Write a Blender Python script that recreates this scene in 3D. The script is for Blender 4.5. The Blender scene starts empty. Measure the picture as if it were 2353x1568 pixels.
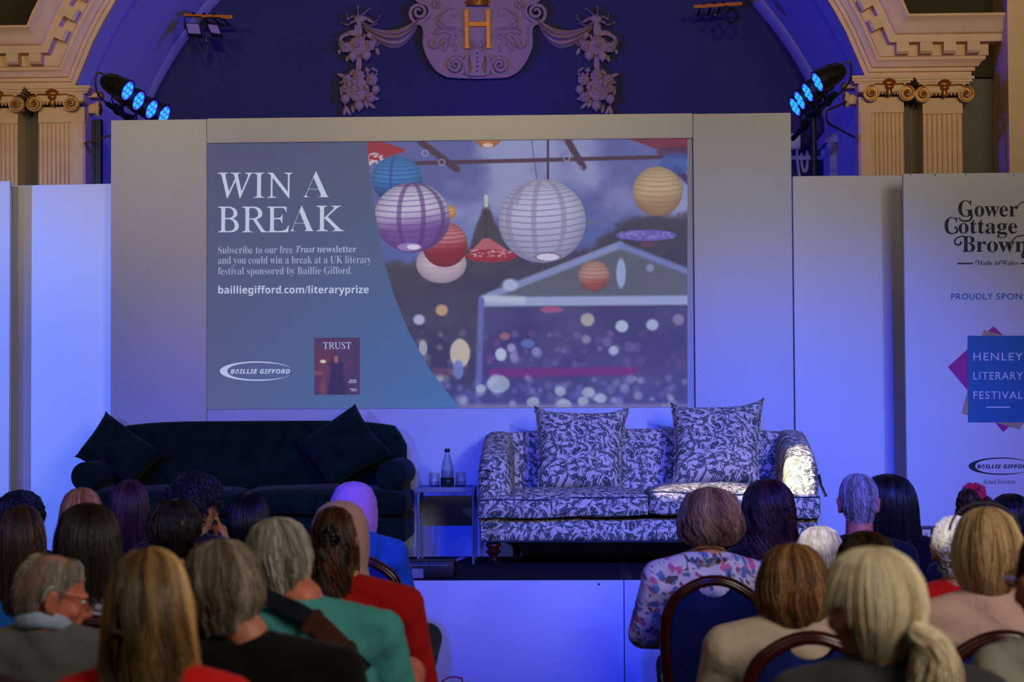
import bpy, bmesh, math, random
import numpy as np
from mathutils import Vector, Matrix
from mathutils.geometry import tessellate_polygon

sc = bpy.context.scene
COL = sc.collection
PI = math.pi

# ---------------------------------------------------------------- camera
F_PX, W_PX, H_PX = 4200.0, 2353.0, 1568.0
CAM = Vector((0.78, 0.0, 1.62))
YAW, PITCH, ROLL = 0.035, 0.0338, 0.0055
_F = Vector((-math.sin(YAW) * math.cos(PITCH), math.cos(YAW) * math.cos(PITCH), math.sin(PITCH)))
_R0 = Vector((math.cos(YAW), math.sin(YAW), 0))
_U0 = _R0.cross(_F)
_R = _R0 * math.cos(ROLL) - _U0 * math.sin(ROLL)
_U = _U0 * math.cos(ROLL) + _R0 * math.sin(ROLL)
cam_d = bpy.data.cameras.new('camera')
cam = bpy.data.objects.new('camera', cam_d)
COL.objects.link(cam)
cam.matrix_world = Matrix(((_R.x, _U.x, -_F.x, CAM.x), (_R.y, _U.y, -_F.y, CAM.y), (_R.z, _U.z, -_F.z, CAM.z), (0, 0, 0, 1)))
cam_d.sensor_width = 36.0
cam_d.lens = F_PX / W_PX * 36.0
cam_d.dof.use_dof = True
cam_d.dof.focus_distance = 10.8
cam_d.dof.aperture_fstop = 3.5
cam_d.clip_start = 0.05
cam_d.clip_end = 100
sc.camera = cam


def P(px, py, Y):
    """the point of the plane y = Y seen at a pixel of the photograph"""
    d = _F + _R * ((px - W_PX / 2) / F_PX) + _U * ((H_PX / 2 - py) / F_PX)
    return CAM + d * ((Y - CAM.y) / d.y)


# ---------------------------------------------------------------- world, exposure, lights
sc.view_settings.view_transform = 'Standard'
sc.view_settings.look = 'None'
sc.view_settings.exposure = 0.0
sc.view_settings.gamma = 1.0
sc.view_settings.use_curve_mapping = False
wd = bpy.data.worlds.new('world')
sc.world = wd
wd.use_nodes = True
wd.node_tree.nodes['Background'].inputs[0].default_value = (1.0, 0.80, 0.62, 1)
wd.node_tree.nodes['Background'].inputs[1].default_value = 0.018


def lamp(name, kind, loc, target, energy, color, **kw):
    d = bpy.data.lights.new(name, kind)
    d.energy = energy
    d.color = color
    for k, v in kw.items():
        setattr(d, k, v)
    o = bpy.data.objects.new(name, d)
    COL.objects.link(o)
    o.location = loc
    o.rotation_euler = (Vector(target) - Vector(loc)).to_track_quat('-Z', 'Y').to_euler()
    return o


BLUE = (0.0, 0.028, 1.0)
LAV = (0.26, 0.33, 1.0)
WARM = (1.0, 0.80, 0.56)
DAY = (1.0, 0.90, 0.78)
# blue front-of-house stage wash, hung high over the hall
for lx, ax_, e_ in ((-3.0, -2.9, 1300), (-1.3, -0.5, 2300), (0.6, 1.0, 2300), (3.3, 2.25, 4000)):
    lamp('blue_wash_lamp', 'SPOT', (lx, 1.6, 5.2), (ax_, 11.0, 0.35), e_, BLUE, spot_size=math.radians(27), spot_blend=1.0, shadow_soft_size=0.05)
# paler blue side lights raking the set from both sides
lamp('lavender_side_lamp', 'SPOT', (-5.4, 6.0, 3.4), (-3.0, 11.1, 1.9), 1700, (0.12, 0.24, 1.0), spot_size=math.radians(36), spot_blend=0.9, shadow_soft_size=0.008)
lamp('lavender_side_lamp', 'SPOT', (-4.6, 2.0, 3.8), (-1.6, 11.1, 1.2), 950, (0.13, 0.19, 1.0), spot_size=math.radians(30), spot_blend=1.0, shadow_soft_size=0.06)
lamp('lavender_side_lamp', 'SPOT', (4.6, 3.0, 4.4), (1.5, 11.1, 1.35), 1250, (0.14, 0.29, 1.0), spot_size=math.radians(27), spot_blend=1.0, shadow_soft_size=0.06)
lamp('lavender_side_lamp', 'SPOT', (-3.6, 2.6, 3.0), (0.2, 10.0, 0.4), 200, (0.18, 0.26, 1.0), spot_size=math.radians(36), spot_blend=1.0, shadow_soft_size=0.06)
# warm lamps of the hall shining on the cornice and the top of the set
for lx, ax_, e_ in ((-2.6, -3.3, 1150), (0.4, -0.9, 1350), (0.8, 1.2, 850), (3.0, 3.5, 1500)):
    lamp('hall_lamp', 'SPOT', (lx, -1.0, 4.0), (ax_, 12.0, 4.05 if abs(ax_) < 2 else (4.5 if ax_ < 0 else 5.3)), e_, WARM, spot_size=math.radians(25), spot_blend=1.0, shadow_soft_size=0.15)
# daylight of the hall windows on the audience
lamp('hall_window_light', 'AREA', (4.6, 0.6, 4.0), (0.9, 5.5, 1.0), 195, DAY, shape='RECTANGLE', size=2.4, size_y=3.0)
lamp('hall_ceiling_light', 'AREA', (-1.5, 1.5, 6.6), (0, 8.0, 1.0), 32, DAY, shape='RECTANGLE', size=5, size_y=3.0)
# shafts of sunlight through a hall window: on the right sofa and on two white heads
for px_, py_, y_, sz, e_ in ((1830, 1095, 10.40, 1.6, 26000), (1834, 1040, 10.45, 1.4, 9000), (1560, 1122, 10.42, 1.5, 6000), (1650, 1126, 10.42, 1.5, 8000), (1745, 1128, 10.42, 1.5, 9000)):
    lamp('sun_shaft', 'SPOT', (-4.2, 4.0, 5.0), P(px_, py_, y_), e_, (1.0, 0.95, 0.8), spot_size=math.radians(sz), spot_blend=0.9, shadow_soft_size=0.02)
for px_, py_, y_ in ((1866, 1217, 7.05), (2180, 1214, 6.95)):
    lamp('sun_shaft', 'SPOT', (-3.4, 1.0, 5.0), P(px_, py_, y_), 3400, (1.0, 0.93, 0.78), spot_size=math.radians(1.3), spot_blend=0.8, shadow_soft_size=0.02)


# ---------------------------------------------------------------- helpers
def S(r, g, b):
    """sRGB 0-255 to linear"""
    f = lambda c: (c / 255 / 12.92) if c / 255 <= 0.04045 else ((c / 255 + 0.055) / 1.055) ** 2.4
    return (f(r), f(g), f(b), 1.0)


class MB:
    def __init__(self):
        self.v, self.f = [], []
        self.M = Matrix.Identity(4)

    def add(self, vs, fs):
        n = len(self.v)
        M = self.M
        self.v += [tuple(M @ Vector(p)) for p in vs]
        self.f += [tuple(i + n for i in f) for f in fs]
        return self

    def box(self, x0, x1, y0, y1, z0, z1):
        vs = [(x, y, z) for x in (x0, x1) for y in (y0, y1) for z in (z0, z1)]
        return self.add(vs, [(0, 1, 3, 2), (4, 6, 7, 5), (0, 4, 5, 1), (2, 3, 7, 6), (0, 2, 6, 4), (1, 5, 7, 3)])

    def rbox(self, c, s, r, seg=3, sub=0):
        """box with rounded edges"""
        bm = bmesh.new()
        bmesh.ops.create_cube(bm, size=1.0)
        for v in bm.verts:
            v.co = Vector((v.co.x * s[0], v.co.y * s[1], v.co.z * s[2]))
        if r > 0:
            bmesh.ops.bevel(bm, geom=bm.edges[:], offset=min(r, min(s) * 0.49), segments=seg, profile=0.5, affect='EDGES')
        bm.verts.index_update()
        c = Vector(c)
        self.add([v.co + c for v in bm.verts], [[v.index for v in f.verts] for f in bm.faces])
        bm.free()
        return self

    def tube(self, pts, rad, n=8, cap=True, flat=1.0, up=(0, 0, 1), closed=False):
        pts = [Vector(p) for p in pts]
        m = len(pts)
        if not hasattr(rad, '__len__'):
            rad = [rad] * m
        vs, fs = [], []
        N = None
        for i, p in enumerate(pts):
            if closed:
                t = pts[(i + 1) % m] - pts[i - 1]
            else:
                t = pts[min(i + 1, m - 1)] - pts[max(i - 1, 0)]
            t.normalize()
            if N is None:
                u = Vector(up)
                if abs(u.dot(t)) > 0.95:
                    u = Vector((1, 0, 0)) if abs(t.x) < 0.9 else Vector((0, 1, 0))
                N = (u - t * u.dot(t)).normalized()
            else:
                N = (N - t * N.dot(t))
                N = N.normalized() if N.length > 1e-6 else t.orthogonal().normalized()
            B = t.cross(N)
            for k in range(n):
                a = 2 * PI * k / n
                vs.append(p + (N * math.cos(a) * flat + B * math.sin(a)) * rad[i])
        rng = m if closed else m - 1
        for i in range(rng):
            j = (i + 1) % m
            for k in range(n):
                fs.append((i * n + k, i * n + (k + 1) % n, j * n + (k + 1) % n, j * n + k))
        if cap and not closed:
            fs.append(tuple(range(n - 1, -1, -1)))
            fs.append(tuple((m - 1) * n + k for k in range(n)))
        return self.add(vs, fs)

    def lathe(self, prof, n=16, c=(0, 0, 0), axis=None):
        """profile of (radius, height) turned round z (or the given axis)"""
        q = Matrix.Identity(3) if axis is None else Vector((0, 0, 1)).rotation_difference(Vector(axis)).to_matrix()
        c = Vector(c)
        vs, fs = [], []
        for r, z in prof:
            for k in range(n):
                a = 2 * PI * k / n
                vs.append(c + q @ Vector((r * math.cos(a), r * math.sin(a), z)))
        m = len(prof)
        for i in range(m - 1):
            for k in range(n):
                fs.append((i * n + k, i * n + (k + 1) % n, (i + 1) * n + (k + 1) % n, (i + 1) * n + k))
        if prof[0][0] > 1e-5:
            fs.append(tuple(range(n - 1, -1, -1)))
        if prof[-1][0] > 1e-5:
            fs.append(tuple((m - 1) * n + k for k in range(n)))
        return self.add(vs, fs)

    def ball(self, c, r, nu=12, nv=8, rot=None):
        if not hasattr(r, '__len__'):
            r = (r, r, r)
        c = Vector(c)
        vs, fs = [], []
        for j in range(1, nv):
            b = -PI / 2 + PI * j / nv
            for i in range(nu):
                a = 2 * PI * i / nu
                vs.append(Vector((r[0] * math.cos(b) * math.cos(a), r[1] * math.cos(b) * math.sin(a), r[2] * math.sin(b))))
        vs += [Vector((0, 0, -r[2])), Vector((0, 0, r[2]))]
        for j in range(nv - 2):
            for i in range(nu):
                fs.append((j * nu + i, j * nu + (i + 1) % nu, (j + 1) * nu + (i + 1) % nu, (j + 1) * nu + i))
        s, e = len(vs) - 2, len(vs) - 1
        for i in range(nu):
            fs.append((s, (i + 1) % nu, i))
            fs.append((e, (nv - 2) * nu + i, (nv - 2) * nu + (i + 1) % nu))
        if rot is not None:
            vs = [rot @ v for v in vs]
        return self.add([v + c for v in vs], fs)

    def prism(self, poly, y0, y1):
        """outline of (x, z) points given a depth from y0 to y1"""
        n = len(poly)
        tri = tessellate_polygon([[Vector((p[0], p[1], 0)) for p in poly]])
        vs = [(p[0], y0, p[1]) for p in poly] + [(p[0], y1, p[1]) for p in poly]
        fs = [tuple(t) for t in tri] + [tuple(i + n for i in reversed(t)) for t in tri]
        fs += [(i, (i + 1) % n, n + (i + 1) % n, n + i) for i in range(n)]
        return self.add(vs, fs)

    def grid(self, fn, nu, nv, cu=False, cv=False):
        vs = [fn(i / (nu if cu else nu - 1), j / (nv if cv else nv - 1)) for j in range(nv) for i in range(nu)]
        fs = []
        for j in range(nv if cv else nv - 1):
            for i in range(nu if cu else nu - 1):
                a, b = i, (i + 1) % nu
                c, d = j, (j + 1) % nv
                fs.append((c * nu + a, c * nu + b, d * nu + b, d * nu + a))
        return self.add(vs, fs)

    def mesh(self, name, smooth=None):
        me = bpy.data.meshes.new(name)
        me.from_pydata([tuple(v) for v in self.v], [], self.f)
        bm = bmesh.new()
        bm.from_mesh(me)
        bmesh.ops.remove_doubles(bm, verts=bm.verts[:], dist=2e-6)
        bmesh.ops.recalc_face_normals(bm, faces=bm.faces[:])
        bm.to_mesh(me)
        bm.free()
        if smooth is not None:
            me.shade_smooth()
            if smooth < 179:
                me.set_sharp_from_angle(angle=math.radians(smooth))
        return me

    def obj(self, name, mat, parent=None, smooth=40, mod=None):
        return link(name, self.mesh(name, smooth), mat, parent)


def link(name, me, mat, parent=None):
    o = bpy.data.objects.new(name, me)
    COL.objects.link(o)
    if mat is not None:
        me.materials.clear()
        me.materials.append(mat)
    if parent is not None:
        o.parent = parent
    return o


def tag(o, label, cat, group=None, kind=None):
    if label:
        o['label'] = label
    if cat:
        o['category'] = cat
    if group:
        o['group'] = group
    if kind:
        o['kind'] = kind
    return o


def thing(name, label, cat, loc=(0, 0, 0), rotz=0.0, group=None):
    o = bpy.data.objects.new(name, None)
    o.empty_display_size = 0.1
    COL.objects.link(o)
    o.location = loc
    o.rotation_euler = (0, 0, rotz)
    return tag(o, label, cat, group)


def struct(mb, name, mat, label, smooth=30):
    return tag(mb.obj(name, mat, None, smooth), label, name.split('_')[0], None, 'structure')


def dup(root, loc, rotz, label, group=None):
    r = root.copy()
    COL.objects.link(r)
    r.location = loc
    r.rotation_euler = (0, 0, rotz)
    tag(r, label, None, group)
    for ch in list(root.children):
        c = ch.copy()
        COL.objects.link(c)
        c.parent = r
        for g in ch.children:
            d = g.copy()
            COL.objects.link(d)
            d.parent = c
    return r


def lerp(a, b, t):
    return a + (b - a) * t


def spline(pts, n):
    """smooth curve through points (Catmull-Rom)"""
    pts = [Vector(p) for p in pts]
    q = [pts[0] * 2 - pts[1]] + pts + [pts[-1] * 2 - pts[-2]]
    out = []
    m = len(pts) - 1
    for i in range(n):
        u = i / (n - 1) * m
        k = min(int(u), m - 1)
        t = u - k
        a, b, c, d = q[k], q[k + 1], q[k + 2], q[k + 3]
        out.append(0.5 * ((2 * b) + (c - a) * t + (2 * a - 5 * b + 4 * c - d) * t * t + (3 * b - a - 3 * c + d) * t ** 3))
    return out


# ---------------------------------------------------------------- materials
class NT:
    """small node-tree writer"""

    def __init__(self, name):
        self.m = bpy.data.materials.new(name)
        self.m.use_nodes = True
        self.t = self.m.node_tree
        self.b = self.t.nodes['Principled BSDF']

    def n(self, typ, ins=None, **kw):
        nd = self.t.nodes.new(typ)
        for k, v in kw.items():
            setattr(nd, k, v)
        for k, v in (ins or {}).items():
            self.set(nd.inputs[k], v)
        return nd

    def set(self, sock, v):
        if isinstance(v, bpy.types.NodeSocket):
            self.t.links.new(v, sock)
        else:
            sock.default_value = v

    def math(self, op, a, b=0.0, c=None):
        nd = self.n('ShaderNodeMath', operation=op)
        self.set(nd.inputs[0], a)
        self.set(nd.inputs[1], b)
        if c is not None:
            self.set(nd.inputs[2], c)
        return nd.outputs[0]

    def mix(self, fac, a, b):
        nd = self.n('ShaderNodeMix', data_type='RGBA')
        self.set(nd.inputs[0], fac)
        self.set(nd.inputs[6], a)
        self.set(nd.inputs[7], b)
        return nd.outputs[2]

    def ramp(self, fac, stops):
        nd = self.n('ShaderNodeValToRGB')
        self.set(nd.inputs[0], fac)
        el = nd.color_ramp.elements
        while len(el) < len(stops):
            el.new(0.5)
        for e, (p, c) in zip(el, stops):
            e.position = p
            e.color = c
        return nd.outputs[0]

    def bump(self, h, strength, dist=0.01):
        nd = self.n('ShaderNodeBump', {'Height': h, 'Strength': strength, 'Distance': dist})
        self.t.links.new(nd.outputs[0], self.b.inputs['Normal'])

    def step(self, x, edge, soft):
        """1 where x < edge"""
        nd = self.n('ShaderNodeMapRange', {'Value': x, 'From Min': edge - soft, 'From Max': edge + soft, 'To Min': 1.0, 'To Max': 0.0})
        return nd.outputs[0]


def mat(name, col, rough=0.6, metal=0.0, bump=None, var=0.0, vscale=8.0, spec=0.5, sheen=0.0, trans=0.0, ior=1.45, emit=None, estr=0.0):
    k = NT(name)
    b = k.b
    tc = k.n('ShaderNodeTexCoord')
    if var > 0:
        nz = k.n('ShaderNodeTexNoise', {'Vector': tc.outputs['Object'], 'Scale': vscale, 'Detail': 4.0})
        lo = tuple(c * (1 - var) for c in col[:3]) + (1,)
        hi = tuple(min(1, c * (1 + var)) for c in col[:3]) + (1,)
        k.set(b.inputs['Base Color'], k.ramp(nz.outputs['Fac'], [(0.3, lo), (0.7, hi)]))
    else:
        b.inputs['Base Color'].default_value = col
    b.inputs['Roughness'].default_value = rough
    b.inputs['Metallic'].default_value = metal
    b.inputs['Specular IOR Level'].default_value = spec
    b.inputs['Sheen Weight'].default_value = sheen
    b.inputs['Transmission Weight'].default_value = trans
    b.inputs['IOR'].default_value = ior
    if emit:
        b.inputs['Emission Color'].default_value = emit
        b.inputs['Emission Strength'].default_value = estr
    if bump:
        nz = k.n('ShaderNodeTexNoise', {'Vector': tc.outputs['Object'], 'Scale': bump[0], 'Detail': 2.0})
        k.bump(nz.outputs['Fac'], bump[1], bump[2] if len(bump) > 2 else 0.01)
    return k.m


M = {}
M['panel'] = mat('embossed_white_paper', S(205, 203, 200), 0.75, bump=(75, 0.55, 0.008), spec=0.2)
M['board'] = mat('white_board', S(214, 212, 210), 0.6, bump=(260, 0.06, 0.003), spec=0.3)
M['fascia'] = mat('white_fascia', S(208, 206, 206), 0.6, bump=(260, 0.06, 0.003), spec=0.3)
M['backwall'] = mat('blue_grey_paint', S(48, 47, 84), 0.8, bump=(140, 0.1, 0.004), var=0.05, vscale=2, spec=0.2)
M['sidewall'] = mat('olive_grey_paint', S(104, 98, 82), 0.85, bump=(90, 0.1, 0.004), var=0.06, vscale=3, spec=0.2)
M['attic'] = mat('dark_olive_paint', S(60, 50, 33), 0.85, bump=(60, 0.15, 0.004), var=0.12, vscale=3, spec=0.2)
M['soffit'] = mat('pale_soffit_paint', S(178, 172, 176), 0.8, bump=(60, 0.1, 0.004), spec=0.2)
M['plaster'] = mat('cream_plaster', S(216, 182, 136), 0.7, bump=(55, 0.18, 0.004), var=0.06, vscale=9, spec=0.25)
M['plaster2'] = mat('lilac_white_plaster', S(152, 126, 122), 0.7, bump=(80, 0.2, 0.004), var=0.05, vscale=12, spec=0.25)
M['gilt'] = mat('gold_leaf', S(172, 110, 36), 0.42, 0.75, bump=(120, 0.25, 0.003), var=0.15, vscale=40)
M['deck'] = mat('dark_stage_carpet', S(40, 36, 38), 0.95, bump=(420, 0.6, 0.004), var=0.25, vscale=160, spec=0.1)
M['floor'] = mat('dark_hall_carpet', S(52, 44, 46), 0.95, bump=(300, 0.5, 0.004), var=0.2, vscale=120, spec=0.1)
M['black'] = mat('black_plastic', S(20, 20, 22), 0.45, bump=(300, 0.05, 0.002))
M['blackmetal'] = mat('black_powder_coat', S(16, 16, 18), 0.5, 0.3, bump=(200, 0.06, 0.002))
M['tape'] = mat('black_cloth_tape', S(10, 10, 12), 0.8, bump=(300, 0.2, 0.002))
M['orange'] = mat('orange_painted_steel', S(216, 128, 30), 0.5, bump=(150, 0.08, 0.002), var=0.08)
M['chrome'] = mat('chrome', S(220, 220, 220), 0.12, 1.0, var=0.03)
M['brass'] = mat('brass', S(200, 160, 80), 0.25, 1.0, var=0.05)
M['velvet'] = mat('dark_green_velvet', S(15, 34, 24), 0.9, bump=(40, 0.12, 0.004), var=0.35, vscale=14, spec=0.05, sheen=0.06)
M['wood'] = None

# ================================================================ THE SETTING
Y_FRONT, Y_WALL, Y_ARCH, Y_BACK = 9.61, 11.14, 12.4, 14.4
Z_STAGE = 0.684


def fit_circle(pts):
    A = np.array([[2 * x, 2 * z, 1.0] for x, z in pts])
    b = np.array([x * x + z * z for x, z in pts])
    s = np.linalg.lstsq(A, b, rcond=None)[0]
    return s[0], s[1], math.sqrt(s[2] + s[0] ** 2 + s[1] ** 2)


def xz(px, py, Y):
    p = P(px, py, Y)
    return (p.x, p.z)


AX, AZ, AR = fit_circle([xz(*q, Y_ARCH) for q in ((175.5, 201), (274, 0), (1983.6, 177), (1932, 60), (1899.5, 0))])
BX, BZ, BR = fit_circle([xz(*q, 14.25) for q in ((490, 0), (375, 159), (345, 212), (1729, 0), (1812, 103), (1858, 179))])
Z_SPR = (P(178, 203, Y_ARCH).z + P(1984, 179, Y_ARCH).z) / 2
HALF = math.sqrt(AR ** 2 - (Z_SPR - AZ) ** 2)
A0 = math.atan2(Z_SPR - AZ, HALF)

b = MB(); b.box(-7, 7, -2.0, 14.6, -0.1, 0.0)
struct(b, 'floor', M['floor'], 'dark carpeted hall floor under the audience')
b = MB(); b.box(-4.2, 4.2, Y_BACK, Y_BACK + 0.15, 0.0, 7.0)
struct(b, 'wall_back', M['backwall'], 'dark blue grey wall behind the plaster cartouche')

# front wall with the arch cut out of it
arc = [(AX + (AR + 0.06) * math.cos(a), AZ + (AR + 0.06) * math.sin(a)) for a in np.linspace(PI - A0, A0, 49)]
b = MB()
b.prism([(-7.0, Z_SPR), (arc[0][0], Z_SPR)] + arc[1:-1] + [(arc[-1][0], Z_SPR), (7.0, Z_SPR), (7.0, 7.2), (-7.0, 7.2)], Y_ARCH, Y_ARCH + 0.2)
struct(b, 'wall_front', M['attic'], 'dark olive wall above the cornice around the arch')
XL, XR = AX - HALF, AX + HALF
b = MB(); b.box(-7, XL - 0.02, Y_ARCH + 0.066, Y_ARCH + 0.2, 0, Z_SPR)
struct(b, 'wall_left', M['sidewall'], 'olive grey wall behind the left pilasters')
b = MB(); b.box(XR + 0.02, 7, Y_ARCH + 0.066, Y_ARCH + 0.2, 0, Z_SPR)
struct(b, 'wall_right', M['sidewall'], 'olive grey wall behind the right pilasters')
xs = P(2317, 200, 12.0).x
b = MB(); b.box(xs, xs + 1.2, 12.0, 12.45, 0, 7.2)
struct(b, 'wall_side', M['plaster'], 'pale wall pier at the right edge of the picture')

b = MB(); b.box(-4.305, -3.55, 7.25, 7.7, 0, 7.2)  # unseen block, added to keep the left side lamp off the screen wall
struct(b, 'wall_beam_blocker', M['plaster'], 'pale pier of the hall left of the seats, outside the picture')

# the band and the soffit of the deep arch
b = MB()
n = 48
angs = np.linspace(PI - A0 + 0.02, A0 - 0.02, n)
ring = [(Y_ARCH, AR), (12.66, AR), (12.66, AR + 0.035), (14.3, AR + 0.035), (14.3, AR + 0.2), (Y_ARCH + 0.05, AR + 0.2)]
b.grid(lambda u, v: (AX + ring[min(5, int(round(v * 5)))][1] * math.cos(angs[int(round(u * (n - 1)))]), ring[min(5, int(round(v * 5)))][0],
                     AZ + ring[min(5, int(round(v * 5)))][1] * math.sin(angs[int(round(u * (n - 1)))])), n, 6)
struct(b, 'ceiling', M['soffit'], 'curved soffit of the deep arch over the stage', 35)
# rib where the soffit meets the back wall
b = MB()
bang = np.linspace(PI * 0.93, PI * 0.07, 64)
rib = [(14.39, BR), (14.2, BR), (14.17, BR + 0.02), (14.17, BR + 0.045), (14.2, BR + 0.06), (14.2, BR + 0.13), (14.39, BR + 0.2)]
b.grid(lambda u, v: (BX + rib[int(round(v * 6))][1] * math.cos(bang[int(round(u * 63))]), rib[int(round(v * 6))][0],
                     BZ + rib[int(round(v * 6))][1] * math.sin(bang[int(round(u * 63))])), 64, 7)
struct(b, 'trim_1', M['soffit'], 'moulded rib curving along the top of the back wall', 35)
# niche side walls and the small inner piers
for sx, nm, lab in ((-1, 'wall_niche_left', 'side wall of the arch recess left of the screen wall'), (1, 'wall_niche_right', 'side wall of the arch recess right of the screen wall')):
    x = AX + sx * (HALF + 0.0)
    b = MB()
    b.box(min(x, x + sx * 0.2), max(x, x + sx * 0.2), Y_ARCH + 0.2, Y_BACK, 0, Z_SPR + 0.1)
    struct(b, nm, M['soffit'], lab)
    b = MB()
    xi = x - sx * 0.05
    b.box(min(x, xi), max(x, xi), 13.75, 14.1, 0, Z_SPR - 0.25)
    b.box(min(x, x - sx * 0.09), max(x, x - sx * 0.09), 13.7, 14.15, Z_SPR - 0.25, Z_SPR - 0.17)
    for k in (-1, 1):
        b.lathe([(0.0, -0.02), (0.055, -0.02), (0.06, 0.0), (0.05, 0.02), (0.03, 0.015), (0.0, 0.03)], 16, (xi, 13.92 + k * 0.16, Z_SPR - 0.28), (-sx, 0, 0))
    struct(b, 'trim_2' if sx < 0 else 'trim_3', M['soffit'], 'small pilaster strip deep in the recess ' + ('left' if sx < 0 else 'right') + ' of the screen wall')

# archivolt and entablatures: one moulding that runs level, turns up round the arch and runs level again
PROF = [(0.0, 0.0), (0.0, 0.055), (0.028, 0.055), (0.032, 0.075), (0.055, 0.075), (0.06, 0.095), (0.085, 0.11), (0.1, 0.135), (0.12, 0.135), (0.122, 0.15),
        (0.195, 0.15), (0.197, 0.245), (0.245, 0.25), (0.25, 0.262), (0.262, 0.275), (0.3, 0.29), (0.335, 0.325), (0.35, 0.345), (0.366, 0.345), (0.366, 0.0)]
xe = P(2213, 180, Y_ARCH - 0.05).x
path = [Vector((-6.0, 0, Z_SPR)), Vector((XL, 0, Z_SPR))]
path += [Vector((AX + AR * math.cos(a), 0, AZ + AR * math.sin(a))) for a in np.linspace(PI - A0 - 0.115, A0 + 0.115, 41)]
path += [Vector((XR, 0, Z_SPR)), Vector((xe, 0, Z_SPR))]
fr = []
for i, p in enumerate(path):
    def nrm(q, r):
        t = (r - q).normalized()
        return Vector((-t.z, 0, t.x))
    if i == 0:
        nn = nrm(path[0], path[1])
    elif i == len(path) - 1:
        nn = nrm(path[-2], path[-1])
    else:
        a_, c_ = nrm(path[i - 1], p), nrm(p, path[i + 1])
        nn = (a_ + c_) / (1 + a_.dot(c_))
    ff = Vector((0, -1, 0)) + (Vector((1, 0, 0)) if i == len(path) - 1 else Vector())
    fr.append((p + Vector((0, Y_ARCH, 0)), nn, ff))
fr.append((path[-1] + Vector((0, Y_ARCH + 0.1, 0)), Vector((0, 0, 1)), Vector((1, 0, 0))))
b = MB()
m = len(PROF)
b.grid(lambda u, v: fr[int(round(v * (len(fr) - 1)))][0] + fr[int(round(v * (len(fr) - 1)))][1] * PROF[int(round(u * (m - 1)))][0]
       + fr[int(round(v * (len(fr) - 1)))][2] * PROF[int(round(u * (m - 1)))][1], m, len(fr))
# square blocks under the cornice, set out along the whole path


def block(o, t, nv, w=0.082):
    f = Vector((0, -1, 0))
    vs = []
    for st in (-1, 1):
        for (q, pr) in ((0.124, 0.14), (0.124, 0.215), (0.14, 0.236), (0.2, 0.24), (0.2, 0.14)):
            vs.append(o + t * (st * w / 2) + nv * q + f * pr)
    b.add(vs, [(0, 1, 2, 3, 4), (9, 8, 7, 6, 5)] + [(i, (i + 1) % 5, 5 + (i + 1) % 5, 5 + i) for i in range(5)])


oY = Vector((0, Y_ARCH, 0))
for k in range(24):
    block(Vector((XL - 0.22 - 0.156 * k, 0, Z_SPR)) + oY, Vector((1, 0, 0)), Vector((0, 0, 1)))
k = 0
while XR + 0.22 + 0.156 * k < xe + 0.1:
    block(Vector((XR + 0.22 + 0.156 * k, 0, Z_SPR)) + oY, Vector((1, 0, 0)), Vector((0, 0, 1)))
    k += 1
da = 0.156 / (AR + 0.16)
k = int((PI / 2 - A0 - 0.085) / da)
for i in range(-k, k + 1):
    a = PI / 2 + i * da
    block(Vector((AX + AR * math.cos(a), 0, AZ + AR * math.sin(a))) + oY, Vector((math.sin(a), 0, -math.cos(a))), Vector((math.cos(a), 0, math.sin(a))))
struct(b, 'trim_4', M['plaster'], 'cream cornice with square blocks running level and up round the arch', 35)


# fluted pilasters with gilded Ionic capitals
def spiral(cx, cz, r0, r1, turns, a0, sgn, y, n=40):
    out = []
    for i in range(n):
        t = i / (n - 1)
        a = a0 + sgn * t * turns * 2 * PI
        r = lerp(r0, r1, t ** 0.8)
        out.append(Vector((cx + r * math.cos(a), y - 0.012 * t, cz + r * math.sin(a))))
    return out


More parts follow.
